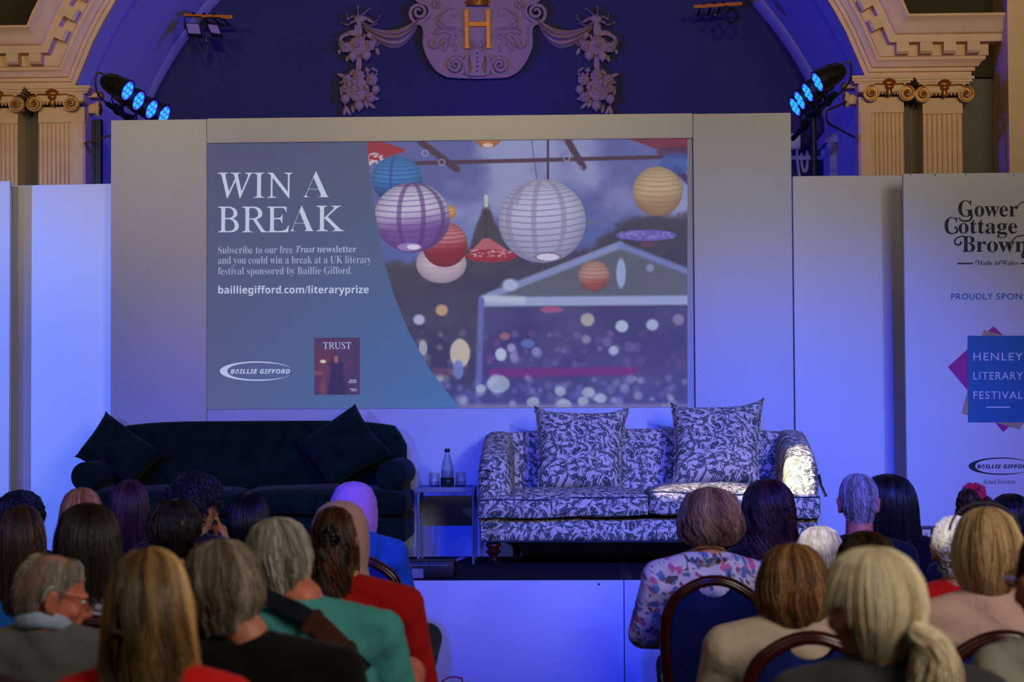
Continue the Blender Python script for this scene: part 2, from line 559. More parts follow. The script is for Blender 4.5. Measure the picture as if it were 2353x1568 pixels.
def pilaster(label, x0, x1, zc, side=0):
    """x0..x1 the shaft, zc the height of the volute centres, side: +1/-1 when it turns the corner into the recess"""
    t = thing('pilaster', label, 'pilaster', ((x0 + x1) / 2, Y_ARCH, 0), 0, 'fluted cream pilasters')
    w = x1 - x0
    hw = w / 2
    yf = -0.13
    ztop = zc - 0.075
    # shaft: a fluted section pulled up with a slight taper
    nf = 8
    sec = [(-hw - (0.085 if side < 0 else 0.0), 0.06), (-hw - (0.085 if side < 0 else 0.0), yf + 0.02)]
    if side < 0:
        sec += [(-hw - 0.07, yf)]
    fw = w / nf
    for i in range(nf):
        c = -hw + fw * (i + 0.5)
        for a in np.linspace(PI, 0, 6):
            sec.append((c + 0.43 * fw * math.cos(a), yf + 0.62 * fw * math.sin(a)))
    if side > 0:
        sec += [(hw + 0.07, yf)]
    sec += [(hw + (0.085 if side > 0 else 0.0), yf + 0.02), (hw + (0.085 if side > 0 else 0.0), 0.06)]
    bm = MB()
    zs = [(0.0, 1.04), (ztop - 0.04, 1.0)]
    ns = len(sec)
    for z, k in zs:
        bm.v += [(x * k, y, z) for x, y in sec]
    bm.f += [(i, (i + 1) % ns, ns + (i + 1) % ns, ns + i) for i in range(ns)]
    bm.f.append(tuple(range(ns, 2 * ns)))
    xa, xb = -hw - (0.085 if side < 0 else 0), hw + (0.085 if side > 0 else 0)
    bm.box(xa, xb, yf - 0.003, 0.06, ztop - 0.045, ztop + 0.06)
    bm.obj('shaft', M['plaster'], t, 25)
    ab = MB()
    za = zc + 0.068
    for k, (z0, z1, e) in enumerate(((za, za + 0.012, 0.035), (za + 0.012, za + 0.03, 0.05), (za + 0.03, za + 0.048, 0.062))):
        ab.box(xa - e, xb + e, yf - 0.03 - e, 0.06, z0, z1)
    ab.rbox(((xa + xb) / 2, yf + 0.03, zc + 0.04), (xb - xa + 0.02, 0.19, 0.062), 0.012)
    for i in range(9):  # egg and dart under the abacus
        ab.ball((lerp(-hw * 0.75, hw * 0.75, i / 8), yf - 0.04, zc + 0.012), (0.008, 0.012, 0.02), 8, 6)
    ab.obj('abacus', M['plaster'], t, 30)
    vx = hw + 0.01
    for s in (-1, 1):
        vo = MB()
        cy = yf - 0.045
        vo.lathe([(0.0, 0.0), (0.05, 0.0), (0.055, 0.012), (0.053, 0.028), (0.047, 0.026), (0.044, 0.014), (0.02, 0.018), (0.0, 0.03)], 24, (s * vx, cy, zc), (0, -1, 0))
        vo.rbox((s * (vx + 0.005), yf + 0.0, zc - 0.005), (0.06, 0.08, 0.07), 0.015)
        v = vo.obj('volute', M['plaster'], t, 35)
        g = MB()
        pts = [Vector((s * 0.03, cy - 0.03, zc + 0.058)), Vector((s * (vx - 0.03), cy - 0.03, zc + 0.062))]
        sp = spiral(s * vx, zc, 0.054, 0.008, 2.4, PI / 2 + s * 0.35, -s, cy - 0.024)
        g.tube(pts + sp, [0.0055] * 2 + [lerp(0.0065, 0.004, i / 39) for i in range(40)], 6)
        g.ball((s * vx, cy - 0.036, zc), 0.011, 8, 6)
        g.obj('gilded_spiral', M['gilt'], v, 60)
    sh = MB()
    sh.ball((0, yf - 0.075, zc + 0.066), (0.042, 0.022, 0.02), 14, 8)
    for i in range(9):
        a = lerp(-1.25, 1.25, i / 8)
        sh.ball((0.036 * math.sin(a), yf - 0.085, zc + 0.064 + 0.022 * math.cos(a)), (0.0085, 0.016, 0.011), 8, 6)
    sh.ball((0, yf - 0.08, zc + 0.04), (0.03, 0.022, 0.018), 12, 8)
    sh.ball((0, yf - 0.07, zc + 0.008), (0.02, 0.018, 0.034), 12, 8)
    sh.obj('gilded_shell', M['gilt'], t, 60)
    if side:
        vo = MB()
        X = side * (hw + 0.085)
        vo.lathe([(0.0, 0.0), (0.05, 0.0), (0.055, 0.012), (0.053, 0.028), (0.04, 0.02), (0.02, 0.022), (0.0, 0.03)], 24, (X + side * 0.045, -0.0, zc - 0.01), (side, 0, 0))
        vo.rbox((X + side * 0.02, 0.01, zc - 0.01), (0.06, 0.09, 0.07), 0.015)
        vo.box(min(X, X + side * 0.07), max(X, X + side * 0.07), -0.08, 0.058, zc + 0.06, zc + 0.09)
        v = vo.obj('volute', M['plaster'], t, 35)
        g = MB()
        sp = [Vector((X + side * 0.075, 0.0 + (q.x), zc - 0.01 + q.z)) for q in spiral(0, 0, 0.052, 0.008, 2.3, PI / 2, 1, 0)]
        g.tube(sp, 0.005, 6)
        g.ball((X + side * 0.07, 0.02, zc + 0.085), (0.025, 0.03, 0.03), 10, 7)
        g.obj('gilded_spiral', M['gilt'], v, 60)
    return t


yp = Y_ARCH - 0.13
for lab, pa, pb, pc, sd in (('outer left pilaster cut by the left picture edge', -38, 41, 241, 0),
                            ('left pilaster nearest the arch, beside the blue stage lights', 88, 166, 238.5, 1),
                            ('right pilaster nearest the arch, beside the blue stage lights', 2003, 2078, 215, -1),
                            ('rightmost pilaster, next to the bare dark wall', 2121, 2213, 217.5, 0)):
    pilaster(lab, P(pa, 330, yp).x, P(pb, 330, yp).x, P((pa + pb) / 2, pc, yp - 0.05).z, sd)

# a dark post in the left recess, bracing rods, and the wiring box, trunking and conduit on the right
def post():
    b = MB()
    x = P(218, 320, 12.2).x
    b.box(x - 0.012, x + 0.012, 12.15, 12.2, 0.0, P(218, 278, 12.2).z)
    b.box(x + 0.0121, x + 0.05, 12.16, 12.22, 0.0, P(218, 276, 12.2).z)
    tag(b.obj('post', M['blackmetal']), 'thin dark post standing in the recess left of the screen wall', 'post')


post()
b = MB(); b.tube([P(193, 330, 12.3), P(262, 309, 11.3)], 0.006, 6)
tag(b.obj('brace_rod', M['blackmetal']), 'thin brace rod running behind the screen wall at its left edge', 'rod')
b = MB(); b.tube([P(2080, 312, 12.28) + Vector((-0.33, 0.05, 0)), P(1905, 285, 12.0), P(1899, 275, 12.0), P(1899, 255, 12.0), P(1945, 234, 12.3)], 0.007, 6)
tag(b.obj('brace_rod', M['blackmetal']), 'bent thin brace rod beside the right blue stage lights', 'rod')
yb = Y_BACK - 0.04
t = thing('wiring_box', 'small square wiring box just right of the screen wall', 'box', P(1826, 326, yb))
b = MB(); b.rbox((0, 0.01, 0), (0.09, 0.06, 0.13), 0.006); b.obj('housing', M['soffit'], t)
b = MB(); b.rbox((0.0, -0.035, 0), (0.08, 0.012, 0.12), 0.004); b.obj('lid', M['soffit'], t)
b = MB(); b.box(P(1815, 363, yb).x, P(1890, 363, yb).x, yb, yb + 0.04, P(1850, 367, yb).z, P(1850, 358, yb).z)
tag(b.obj('cable_trunking', M['soffit']), 'pale level cable trunking right of the screen wall', 'trunking')
for pts, lab in (([(1832, 345), (1832, 365), (1836, 398), (1842, 430)], 'pale conduit hanging straight down right of the screen wall'),
                 ([(1842, 352), (1843, 380), (1849, 395), (1855, 380), (1855, 346)], 'pale conduit bent in a U right of the screen wall')):
    b = MB(); b.tube(spline([P(x, y, yb + 0.02) for x, y in pts], 24), 0.012, 8)
    tag(b.obj('conduit', M['soffit']), lab, 'conduit')

# ================================================================ THE STAGE
t = thing('stage_platform', 'low stage platform with dark carpet top and white fascia boards', 'stage', (0, Y_FRONT, 0))
b = MB(); b.box(-4.6, 4.6, 0.03, 11.5 - Y_FRONT, Z_STAGE - 0.08, Z_STAGE)
b.obj('deck', M['deck'], t)
b = MB(); b.box(-4.5, 4.5, 0.12, 0.3, 0, Z_STAGE - 0.08)
b.obj('substructure', M['blackmetal'], t)
xj = P(1434, 1400, Y_FRONT).x
step_ = P(1434, 1400, Y_FRONT).x - P(912, 1400, Y_FRONT).x
for k in range(-4, 3):
    x0, x1 = xj + k * step_, xj + (k + 1) * step_
    b = MB(); b.rbox(((x0 + x1) / 2, 0.012, (Z_STAGE + 0.004) / 2), (x1 - x0 - 0.004, 0.024, Z_STAGE + 0.004), 0.003, 2)
    f = b.obj('fascia_board', M['fascia'], t)
    if k in (-1, 0):
        px = 1376 if k < 0 else 1490
        c = P(px, 1343, Y_FRONT)
        b = MB(); b.lathe([(0.0, 0.0), (0.006, 0.0), (0.0055, 0.003), (0.0, 0.004)], 10, (c.x, -0.0005, c.z), (0, -1, 0))
        b.obj('screw', M['blackmetal'], f)
b = MB()
pa, pb = P(1428, 1291, 10.9), P(1446, 1333, 9.7)
b.box(pa.x - 0.03, pa.x + 0.03, 9.66, 11.05, Z_STAGE, Z_STAGE + 0.0012)
tag(b.obj('floor_tape', M['tape']), 'strip of black tape across the stage carpet before the patterned sofa', 'tape')
b = MB()
x0 = P(1030, 1289, 10.9).x
b.add([(x0, 10.75, Z_STAGE + 0.0012), (x0 + 0.04, 10.75, Z_STAGE + 0.0012), (x0 + 0.1, 11.1, Z_STAGE + 0.0012), (x0 + 0.06, 11.1, Z_STAGE + 0.0012),
       (x0, 10.75, Z_STAGE), (x0 + 0.04, 10.75, Z_STAGE), (x0 + 0.1, 11.1, Z_STAGE), (x0 + 0.06, 11.1, Z_STAGE)],
      [(0, 1, 2, 3), (4, 5, 6, 7), (0, 1, 5, 4), (1, 2, 6, 5), (2, 3, 7, 6), (3, 0, 4, 7)])
tag(b.obj('floor_tape', M['fascia']), 'short pale strip of tape on the stage under the side table', 'tape')

# ================================================================ BACKDROP PANELS
Z_TOP = (P(255, 277, Y_WALL).z + P(1817, 258, Y_WALL).z) / 2
xa, xb_, xc_, xd = [P(q, 600, Y_WALL).x for q in (254, 475, 1594.5, 1821)]
zb = P(1036, 939, Y_WALL).z
zt = P(1036, 323, Y_WALL).z
D = 0.10


def panel(name, x0, x1, z0, z1, y, d, mat_, label, group):
    b = MB(); b.rbox(((x0 + x1) / 2, y + d / 2, (z0 + z1) / 2), (x1 - x0, d, z1 - z0), 0.006, 2)
    return tag(b.obj(name, mat_, None, 30), label, 'panel', group)


G = 'white backdrop panels of the stage set'
panel('backdrop_panel', xa, xb_ - 0.002, Z_STAGE, Z_TOP, Y_WALL, D, M['panel'], 'tall white textured panel left of the projection screen', G)
panel('backdrop_panel', xc_ + 0.002, xd, Z_STAGE, Z_TOP, Y_WALL, D, M['panel'], 'tall white textured panel right of the projection screen', G)
panel('backdrop_panel', xb_, xc_, zt, Z_TOP + 0.004, Y_WALL, D, M['panel'], 'long white textured panel over the projection screen', G)
panel('backdrop_panel', xb_, xc_, Z_STAGE, zb, Y_WALL, D, M['panel'], 'low white textured panel under the screen behind the sofas', G)
# plain panels at both sides, the left one turned a little towards the hall's left
x0, x1 = P(-60, 700, 11.3).x, P(258, 700, 11.2).x
z1 = P(165, 423, 11.25).z
b = MB()
b.rbox((0, 0.03, (Z_STAGE + z1) / 2), (x1 - x0, 0.06, z1 - Z_STAGE), 0.005, 2)
o = tag(b.obj('backdrop_panel', M['board'], None, 30), 'plain smooth panel left of the textured screen wall', 'panel', G)
o.location = ((x0 + x1) / 2, 11.28, 0)
o.rotation_euler = (0, 0, math.radians(-4.5))
x0, x1 = P(1823, 700, 11.22).x + 0.004, P(2140, 700, 11.22).x
panel('backdrop_panel', x0, x1, Z_STAGE, P(1950, 403.5, 11.22).z, 11.22, 0.06, M['board'], 'plain smooth panel right of the textured screen wall', G)


# ================================================================ LETTERING
def mb_(s, U_, L_):
    out = ''
    for c in s:
        if c.isupper():
            out += chr(U_ + ord(c) - 65)
        elif c.islower():
            out += '\u210e' if (c == 'h' and L_ == 0x1D44E) else chr(L_ + ord(c) - 97)
        else:
            out += c
    return out


STY = {'it': (0x1D434, 0x1D44E), 'bold': (0x1D400, 0x1D41A), 'bi': (0x1D468, 0x1D482), 'sb': (0x1D5D4, 0x1D5EE), 'sbi': (0x1D63C, 0x1D656)}


def glyphs(s, style=None, shear=0.0, off=0.0, space=1.0):
    c = bpy.data.curves.new('lettering', 'FONT')
    c.body = mb_(s, *STY[style]) if style else s
    c.shear = shear
    c.offset = off
    c.space_character = space
    c.resolution_u = 4
    o = bpy.data.objects.new('lettering', c)
    COL.objects.link(o)
    dg = bpy.context.evaluated_depsgraph_get()
    me = bpy.data.meshes.new_from_object(o.evaluated_get(dg))
    vs = [Vector(v.co) for v in me.vertices]
    fs = [tuple(p.vertices) for p in me.polygons]
    bpy.data.objects.remove(o)
    bpy.data.meshes.remove(me)
    bpy.data.curves.remove(c)
    return vs, fs


def put(mb, s, box, Y, style=None, shear=0.0, off=0.0, space=1.0, rise=0.0):
    """set a word into a pixel box (x0, y0, x1, y1) of the plane y = Y; rise tilts the base line with the plane"""
    vs, fs = glyphs(s, style, shear, off, space)
    xs = [v.x for v in vs]
    ys = [v.y for v in vs]
    x0, y0, x1, y1 = box
    out = []
    for v in vs:
        u = (v.x - min(xs)) / (max(xs) - min(xs))
        w = (v.y - min(ys)) / (max(ys) - min(ys))
        out.append(P(lerp(x0, x1, u), lerp(y1, y0, w) + rise * (u - 0.5), Y))
    mb.add(out, fs)


def flat_px(mb, poly, Y):
    tri = tessellate_polygon([[Vector((p[0], -p[1], 0)) for p in poly]])
    mb.add([P(p[0], p[1], Y) for p in poly], [tuple(t) for t in tri])


def oval_logo(x0, x1, y0, y1):
    """open swoosh ring, thick at the left and thinning to both tips at the right"""
    cx, cy, a, bb = (x0 + x1) / 2, (y0 + y1) / 2, (x1 - x0) / 2, (y1 - y0) / 2
    o, i = [], []
    for k in range(61):
        th = math.radians(lerp(14, 338, k / 60))
        s = (0.5 - 0.5 * math.cos(th)) ** 1.0
        ends = min(1.0, k / 10, (60 - k) / 10)
        o.append((cx + a * math.cos(th), cy - bb * math.sin(th)))
        tx = (0.035 + 0.17 * s ** 2.2) * a * ends
        ty = (0.10 + 0.06 * s) * bb * ends
        i.append((cx + (a - tx) * math.cos(th), cy - (bb - ty) * math.sin(th)))
    return o, i


def logo_mesh(mb, x0, x1, y0, y1, Y):
    o, i = oval_logo(x0, x1, y0, y1)
    n = len(o)
    mb.add([P(q[0], q[1], Y) for q in o + i], [(k, k + 1, n + k + 1, n + k) for k in range(n - 1)])


def emis(name, col, strength=1.0, base=(0.2, 0.2, 0.2, 1)):
    return mat(name, base, 0.8, emit=col, estr=strength, spec=0.1, var=0.02)


M['slide_text'] = emis('projected_pale_lettering', S(186, 200, 226), 0.8)
M['slide_dim'] = emis('projected_dim_lettering', S(160, 172, 205), 0.8)
YS = Y_WALL + 0.028
t = thing('projection_screen', 'wide projection screen showing a prize draw slide with paper lanterns', 'screen', ((xb_ + xc_) / 2, YS, (zb + zt) / 2))


def under(o, par):
    o.parent = par
    o.matrix_parent_inverse = Matrix.Translation(-par.location)
    return o


M['screen'] = mat('screen_cloth', S(176, 174, 176), 0.8, bump=(400, 0.1, 0.002), spec=0.1)
b = MB(); b.box(xb_ + 0.002, xc_ - 0.002, YS, YS + 0.04, zb + 0.001, zt - 0.001)
under(b.obj('screen_cloth', M['screen']), t)


# ---------------------------------------------------------------- the projected picture, painted on a fine grid of the screen
def paint():
    nx, ny = 800, 440
    U_, V_ = np.meshgrid(np.linspace(0, 1, nx), np.linspace(0, 1, ny))
    X = 475.5 + U_ * (1579.5 - 475.5)
    top = 329.6 - (X - 475) * 0.0117
    bot = 940.3 - (X - 475) * 0.0042
    Yp = top + V_ * (bot - top)
    rng = np.random.RandomState(7)

    def noise(sc_, seed, oct_=4):
        r = np.random.RandomState(seed)
        out = np.zeros_like(X)
        amp = 1.0
        for o in range(oct_):
            g = r.rand(80, 80)
            fx, fy = (X / sc_ * 2 ** o) % 79, (Yp / sc_ * 2 ** o) % 79
            ix, iy = fx.astype(int), fy.astype(int)
            tx, ty = fx - ix, fy - iy
            tx, ty = tx * tx * (3 - 2 * tx), ty * ty * (3 - 2 * ty)
            ix1, iy1 = (ix + 1) % 80, (iy + 1) % 80
            out += amp * ((g[iy, ix] * (1 - tx) + g[iy, ix1] * tx) * (1 - ty) + (g[iy1, ix] * (1 - tx) + g[iy1, ix1] * tx) * ty)
            amp *= 0.5
        return out / 1.9

    sm = lambda e0, e1, x: (lambda q: q * q * (3 - 2 * q))(np.clip((x - e0) / (e1 - e0), 0, 1))
    C = np.zeros((ny, nx, 3))

    def put_(mask, col):
        if isinstance(mask, Win):
            mk = np.clip(mask.m, 0, 1)[..., None]
            c_ = np.asarray(col, float)
            C[mask.sl] = C[mask.sl] * (1 - mk) + (c_ if c_.ndim == 1 else c_[mask.sl]) * mk
            return
        mk = np.clip(mask, 0, 1)[..., None]
        C[:] = C * (1 - mk) + np.asarray(col, float).reshape((-1,) if np.asarray(col).ndim == 1 else C.shape) * mk

    class Win:
        """a mask that only covers a small window of the picture"""
        __array_ufunc__ = None

        def __init__(self, sl, m):
            self.sl, self.m = sl, m

        def __mul__(self, o):
            return Win(self.sl, self.m * (o[self.sl] if isinstance(o, np.ndarray) else o))
        __rmul__ = __mul__

        def full(self):
            z = np.zeros_like(X)
            z[self.sl] = self.m
            return z

        def __sub__(self, o):
            return self.full() - o.full()

    def win(x0, y0, x1, y1):
        i0, i1 = np.searchsorted(X[0], [x0, x1])
        j0 = int(np.clip((y0 - 330) / 610 * ny - 12, 0, ny)); j1 = int(np.clip((y1 - 316) / 610 * ny + 14, 0, ny))
        return (slice(j0, max(j1, j0 + 1)), slice(max(0, i0 - 2), i1 + 3))

    def ell(cx, cy, rx, ry, soft):  # soft ellipse
        g = 1 + 2 * soft / min(rx, ry)
        sl = win(cx - rx * g, cy - ry * g, cx + rx * g, cy + ry * g)
        d = np.sqrt(((X[sl] - cx) / rx) ** 2 + ((Yp[sl] - cy) / ry) ** 2)
        return Win(sl, 1 - sm(1 - soft / max(rx, ry), 1 + soft / max(rx, ry), d))

    def line(x0, y0, x1, y1, th, soft=2.0):
        dx, dy = x1 - x0, y1 - y0
        L = math.hypot(dx, dy)
        u = np.clip(((X - x0) * dx + (Yp - y0) * dy) / L ** 2, 0, 1)
        d = np.hypot(X - x0 - u * dx, Yp - y0 - u * dy)
        return 1 - sm(th / 2 - soft, th / 2 + soft, d)

    def poly(pts, soft=2.0):
        """convex outline, clockwise on the picture"""
        d = np.full_like(X, -1e9)
        for (ax, ay), (bx, by) in zip(pts, pts[1:] + pts[:1]):
            L = math.hypot(bx - ax, by - ay)
            d = np.maximum(d, ((X - ax) * (by - ay) - (Yp - ay) * (bx - ax)) / L)
        return 1 - sm(-soft, soft, d)

    # sky with clouds
    cl = noise(130, 3)
    w = sm(0.42, 0.75, cl)[..., None]
    sky = np.array([86, 92, 158.]) * (1 - w) + np.array([140, 146, 196.]) * w
    C[:] = sky
    put_(sm(470, 560, Yp) * 0.5, (78, 96, 168))
    # trees
    tl = np.interp(X, [840, 880, 960, 1040, 1080, 1117, 1150, 1200, 1260, 1360, 1440, 1600], [560, 600, 600, 605, 560, 452, 540, 590, 600, 560, 500, 484])
    tl = tl + (noise(24, 5) - 0.5) * 30
    ng = noise(46, 9)[..., None]
    dark = np.array([46, 40, 70.]) * (1 - ng) + np.array([74, 72, 84.]) * ng
    put_(sm(-12, 14, Yp - tl), dark)
    # poles and bars
    bar = (66, 42, 72)
    put_(line(925, 376, 1520, 361, 9), bar)
    put_(line(966, 326, 1050, 389, 15, 3), bar)
    put_(line(1304, 322, 1340, 384, 15, 3), bar)
    put_(line(1555, 390, 1600, 432, 16, 4), (60, 44, 90))
    put_(line(1259, 318, 1259, 412, 5, 1.4), (52, 40, 70))
    put_(line(1221, 320, 1234, 412, 1.6, 0.8), (60, 60, 90))
    for cx, cy in ((1015, 373), (977, 352), (1302, 364), (1330, 388)):
        put_(ell(cx, cy, 8, 8, 2) - ell(cx, cy, 5.5, 5.5, 2), (150, 150, 190))
    # tent: gable, posts and beams out of focus
    put_(poly([(1425, 566), (1600, 640), (1600, 690), (1115, 690)], 8) * 0.85, (92, 98, 112))
    put_(line(1124, 680, 1425, 563, 17, 4), (128, 138, 186))
    put_(line(1430, 566, 1600, 632, 15, 5), (112, 122, 180))
    put_(ell(1172, 655, 18, 14, 6), (165, 178, 214))
    put_(sm(700, 712, Yp) * sm(1095, 1112, X), (58, 48, 100))
    ng2 = noise(60, 21)[..., None]
    put_(sm(700, 712, Yp) * sm(1095, 1112, X) * 0.75, np.array([44, 36, 88.]) * (1 - ng2) + np.array([92, 88, 132.]) * ng2)
    put_(line(1112, 694, 1600, 690, 22, 4), (150, 164, 206))
    put_(line(1112, 686, 1200, 690, 16, 6), (178, 190, 214))
    put_(line(1106, 690, 1098, 940, 14, 4), (98, 102, 172))
    put_(line(1117, 452, 1117, 478, 9, 2), (190, 190, 200))
    put_(ell(1427, 628, 11, 34, 6), (150, 162, 204))
    put_(ell(1494, 616, 9, 9, 4), (130, 140, 180))
    # meadow lights
    put_(line(1132, 858, 1455, 852, 20, 7), (112, 36, 104))
    put_(ell(1268, 712, 26, 8, 6), (150, 80, 120))
    put_(sm(868, 900, Yp) * 0.6, (66, 62, 124))
    for i in range(120):
        cx, cy = rng.uniform(950, 1580), rng.uniform(868, 934)
        r = rng.uniform(4, 11)
        c = np.array([[118, 124, 186], [150, 160, 210], [92, 92, 170], [176, 190, 210]][rng.randint(4)], float)
        put_(ell(cx, cy, r, r, 5) * rng.uniform(0.2, 0.6), c)
    for cx, cy, r in ((1145, 883, 26), (1225, 925, 15), (1288, 900, 13), (1297, 930, 16), (1352, 902, 15), (1340, 922, 13), (1380, 916, 14), (1105, 893, 12), (1010, 868, 10)):
        put_(ell(cx, cy, r, r * 0.8, 4) * 0.75, (176, 192, 208))
    for i in range(60):
        cx, cy = rng.uniform(1110, 1570), rng.uniform(765, 850)
        r = rng.uniform(4, 12)
        put_(ell(cx, cy, r, r, 4) * rng.uniform(0.15, 0.5), [(120, 120, 186), (96, 82, 156), (150, 150, 200), (120, 70, 130)][rng.randint(4)])
    for i in range(30):
        cx, cy = rng.uniform(930, 1100), rng.uniform(760, 860)
        r = rng.uniform(4, 10)
        put_(ell(cx, cy, r, r, 4) * rng.uniform(0.2, 0.5), [(120, 116, 120), (150, 146, 150), (90, 92, 110)][rng.randint(3)])
    put_(line(960, 862, 1060, 852, 22, 8) * 0.6, (116, 74, 84))
    put_(sm(922, 936, Yp) * 0.7, (140, 132, 170))
    for cx, cy, rx, ry, c in ((963, 735, 13, 12, (182, 184, 226)), (1015, 713, 14, 13, (196, 160, 118)), (1350, 735, 16, 15, (176, 166, 158)), (1429, 750, 15, 14, (178, 196, 220)),
                              (1499, 747, 14, 13, (170, 184, 220)), (1559, 735, 13, 13, (132, 124, 158)), (1410, 806, 11, 11, (170, 180, 214)), (1057, 812, 23, 33, (204, 190, 168)),
                              (1053, 850, 12, 22, (110, 124, 196)), (1151, 815, 13, 15, (186, 200, 220)), (1232, 808, 10, 10, (130, 130, 190)), (972, 800, 10, 18, (170, 168, 178)),
                              (1347, 780, 10, 10, (140, 130, 160)), (1160, 773, 12, 9, (150, 100, 110)), (1213, 790, 16, 10, (90, 110, 180)), (1175, 800, 10, 10, (150, 150, 196))):
        put_(ell(cx, cy, rx, ry, 4) * 0.92, c)

    # lanterns
    def lantern(cx, cy, rx, ry, ctop, cbot, rib, nrib, soft=1.5, tilt=0.0, sway=0.35, bands=(), band=None, split=0.25, ribw=0.16, ribs=0.55):
        e = ell(cx, cy, rx, ry, soft)
        u, v = (X - cx) / rx, (Yp - cy) / ry
        k = sm(split - 0.35, split + 0.35, v + 0.12 * u)[..., None]
        col = np.array(ctop, float) * (1 - k) + np.array(cbot, float) * k
        col = col * (1.0 - 0.22 * np.clip(u * u + v * v, 0, 1)[..., None] ** 2)
        put_(e, col)
        s = v - sway * (1 - np.clip(u * u, 0, 1)) * 0.35 + tilt * u
        ph = np.arcsin(np.clip(s, -1, 1)) * nrib / 2.6
        f = np.abs((ph % 1.0) - 0.5) * 2
        put_(e * ((1 - sm(ribw, ribw + 0.25, f)) * ribs), rib)
        for bx in bands:
            c2 = np.sqrt(np.clip(1 - v * v, 0, 1)) * bx
            put_(e * ((1 - sm(0.045, 0.075, np.abs(u - c2))) * 0.6), band)

    put_(poly([(842, 326), (880, 326), (932, 344), (925, 350), (842, 378)], 2), (146, 34, 60))
    for i in range(26):
        put_(ell(rng.uniform(845, 885), rng.uniform(352, 378), 4, 2.4, 1) * 0.8, (206, 190, 204))
    put_(poly([(1440, 318), (1600, 314), (1600, 352), (1515, 345)], 2), (112, 40, 72))
    put_(ell(1560, 350, 52, 14, 5) * 0.8, (66, 38, 80))
    put_(ell(1556, 376, 40, 24, 6) * 0.8, (52, 78, 158))
    put_(ell(1588, 376, 10, 8, 4), (90, 150, 190))
    lantern(1121, 316, 30, 24, (196, 132, 80), (176, 112, 70), (120, 70, 60), 8)
    put_(ell(1121, 334, 12, 5, 1.5), (205, 180, 170))
    lantern(912, 412, 58, 54, (52, 120, 188), (36, 78, 150), (24, 60, 132), 13, bands=(-0.25,), band=(24, 62, 150))
    lantern(1036, 488, 10, 16, (206, 158, 66), (190, 130, 60), (150, 100, 60), 5)
    lantern(1014, 606, 58, 45, (196, 176, 196), (184, 164, 184), (160, 130, 160), 9, ribs=0.3)
    lantern(1022, 562, 52, 52, (190, 116, 128), (136, 24, 44), (120, 28, 50), 12, split=0.05)
    lantern(947, 500, 87, 80, (196, 190, 220), (112, 72, 156), (84, 54, 128), 14, split=0.1, tilt=0.06, bands=(-0.35, 0.3, 0.82), band=(74, 46, 112), ribw=0.1)
    put_(ell(941, 568, 28, 9.5, 1.5), (150, 120, 190))
    put_(ell(950, 568, 15, 6, 1.5), (214, 210, 232))
    put_(line(1117, 478, 1117, 560, 5, 1.5), (60, 40, 66))
    put_(poly([(1110, 548), (1124, 548), (1186, 588), (1072, 588)], 2), (176, 92, 106))
    put_(ell(1129, 588, 58, 15, 2.5), (146, 30, 52))
    for i in range(40):
        put_(ell(rng.uniform(1080, 1176), rng.uniform(574, 590), 4, 2, 1) * 0.5, (206, 176, 186))
    lantern(1246, 508, 100, 96, (182, 184, 218), (164, 166, 204), (112, 92, 146), 17, split=0.1, tilt=0.05, bands=(-0.78, -0.2, 0.5), band=(132, 122, 164), ribw=0.06, ribs=0.7)
    put_(poly([(1197, 438), (1206, 420), (1190, 470), (1180, 470)], 3) * 0.7, (128, 124, 176))
    put_(ell(1259, 590, 31, 10.5, 1.5), (124, 104, 150))
    put_(ell(1259, 591, 26, 8, 1.5), (200, 204, 226))
    lantern(1511, 440, 57, 57, (186, 162, 132), (160, 124, 96), (138, 104, 90), 12, ribs=0.45)
    put_(ell(1485, 541, 70, 13, 3), (92, 86, 172))
    for i in range(60):
        put_(ell(rng.uniform(1425, 1545), rng.uniform(533, 548), 4, 2, 1) * 0.5, (136, 132, 206))
    put_(ell(1488, 562, 16, 8, 4) * 0.7, (104, 54, 90))
    lantern(1365, 634, 36, 36, (176, 136, 122), (150, 76, 64), (128, 70, 70), 9, soft=2.5, ribs=0.4)
    put_(line(1352, 512, 1364, 513, 5, 2), (90, 110, 110))
    # plain text side of the slide, bounded by a long curve
    bx = np.interp(Yp, [310, 327, 420, 500, 590, 680, 760, 850, 936, 950], [841, 843, 852, 864, 880, 906, 938, 988, 1055, 1066])
    gx = np.clip((X - 475) / 560, 0, 1)[..., None]
    gy = np.clip((Yp - 330) / 600, 0, 1)[..., None]
    left = np.array([70, 78, 116.]) * (1 - gy) + np.array([86, 96, 136.]) * gy
    right = np.array([74, 86, 122.]) * (1 - gy) + np.array([66, 110, 166.]) * gy
    put_(1 - sm(-1.2, 1.2, X - bx), left * (1 - gx) + right * gx)
    # magazine cover
    cov = ((X > 722.8) & (X < 826.6) & (Yp > 776) & (Yp < 908)).astype(float)
    put_(cov, (72, 48, 86))
    warm = np.exp(-(((X - 745) / 34) ** 2 + ((Yp - 835) / 40) ** 2))
    put_(cov * (warm * 0.8), (112, 50, 62))
    put_(cov * np.exp(-(((X - 742) / 7) ** 2 + ((Yp - 893) / 26) ** 2)) * 0.8, (136, 72, 62))
    put_(cov * line(724, 858, 737, 858, 9, 2) * 0.8, (136, 84, 86))
    put_(cov * poly([(762, 838), (786, 838), (796, 908), (752, 908)], 3), (48, 32, 72))
    put_(cov * ell(772, 838, 17, 10, 3), (50, 34, 72))
    put_(cov * ell(772.5, 826, 9, 13, 1.5), (60, 36, 64))
    put_(cov * ell(772.5, 826, 5.5, 9, 1.2), (156, 96, 92))
    put_(cov * ell(742.5, 831, 7, 4, 1.5), (220, 204, 176))
    for i in range(12):
        put_(cov * ell(rng.uniform(792, 824), rng.uniform(832, 848), 1.5, 2.5, 1) * 0.6, (124, 40, 80))
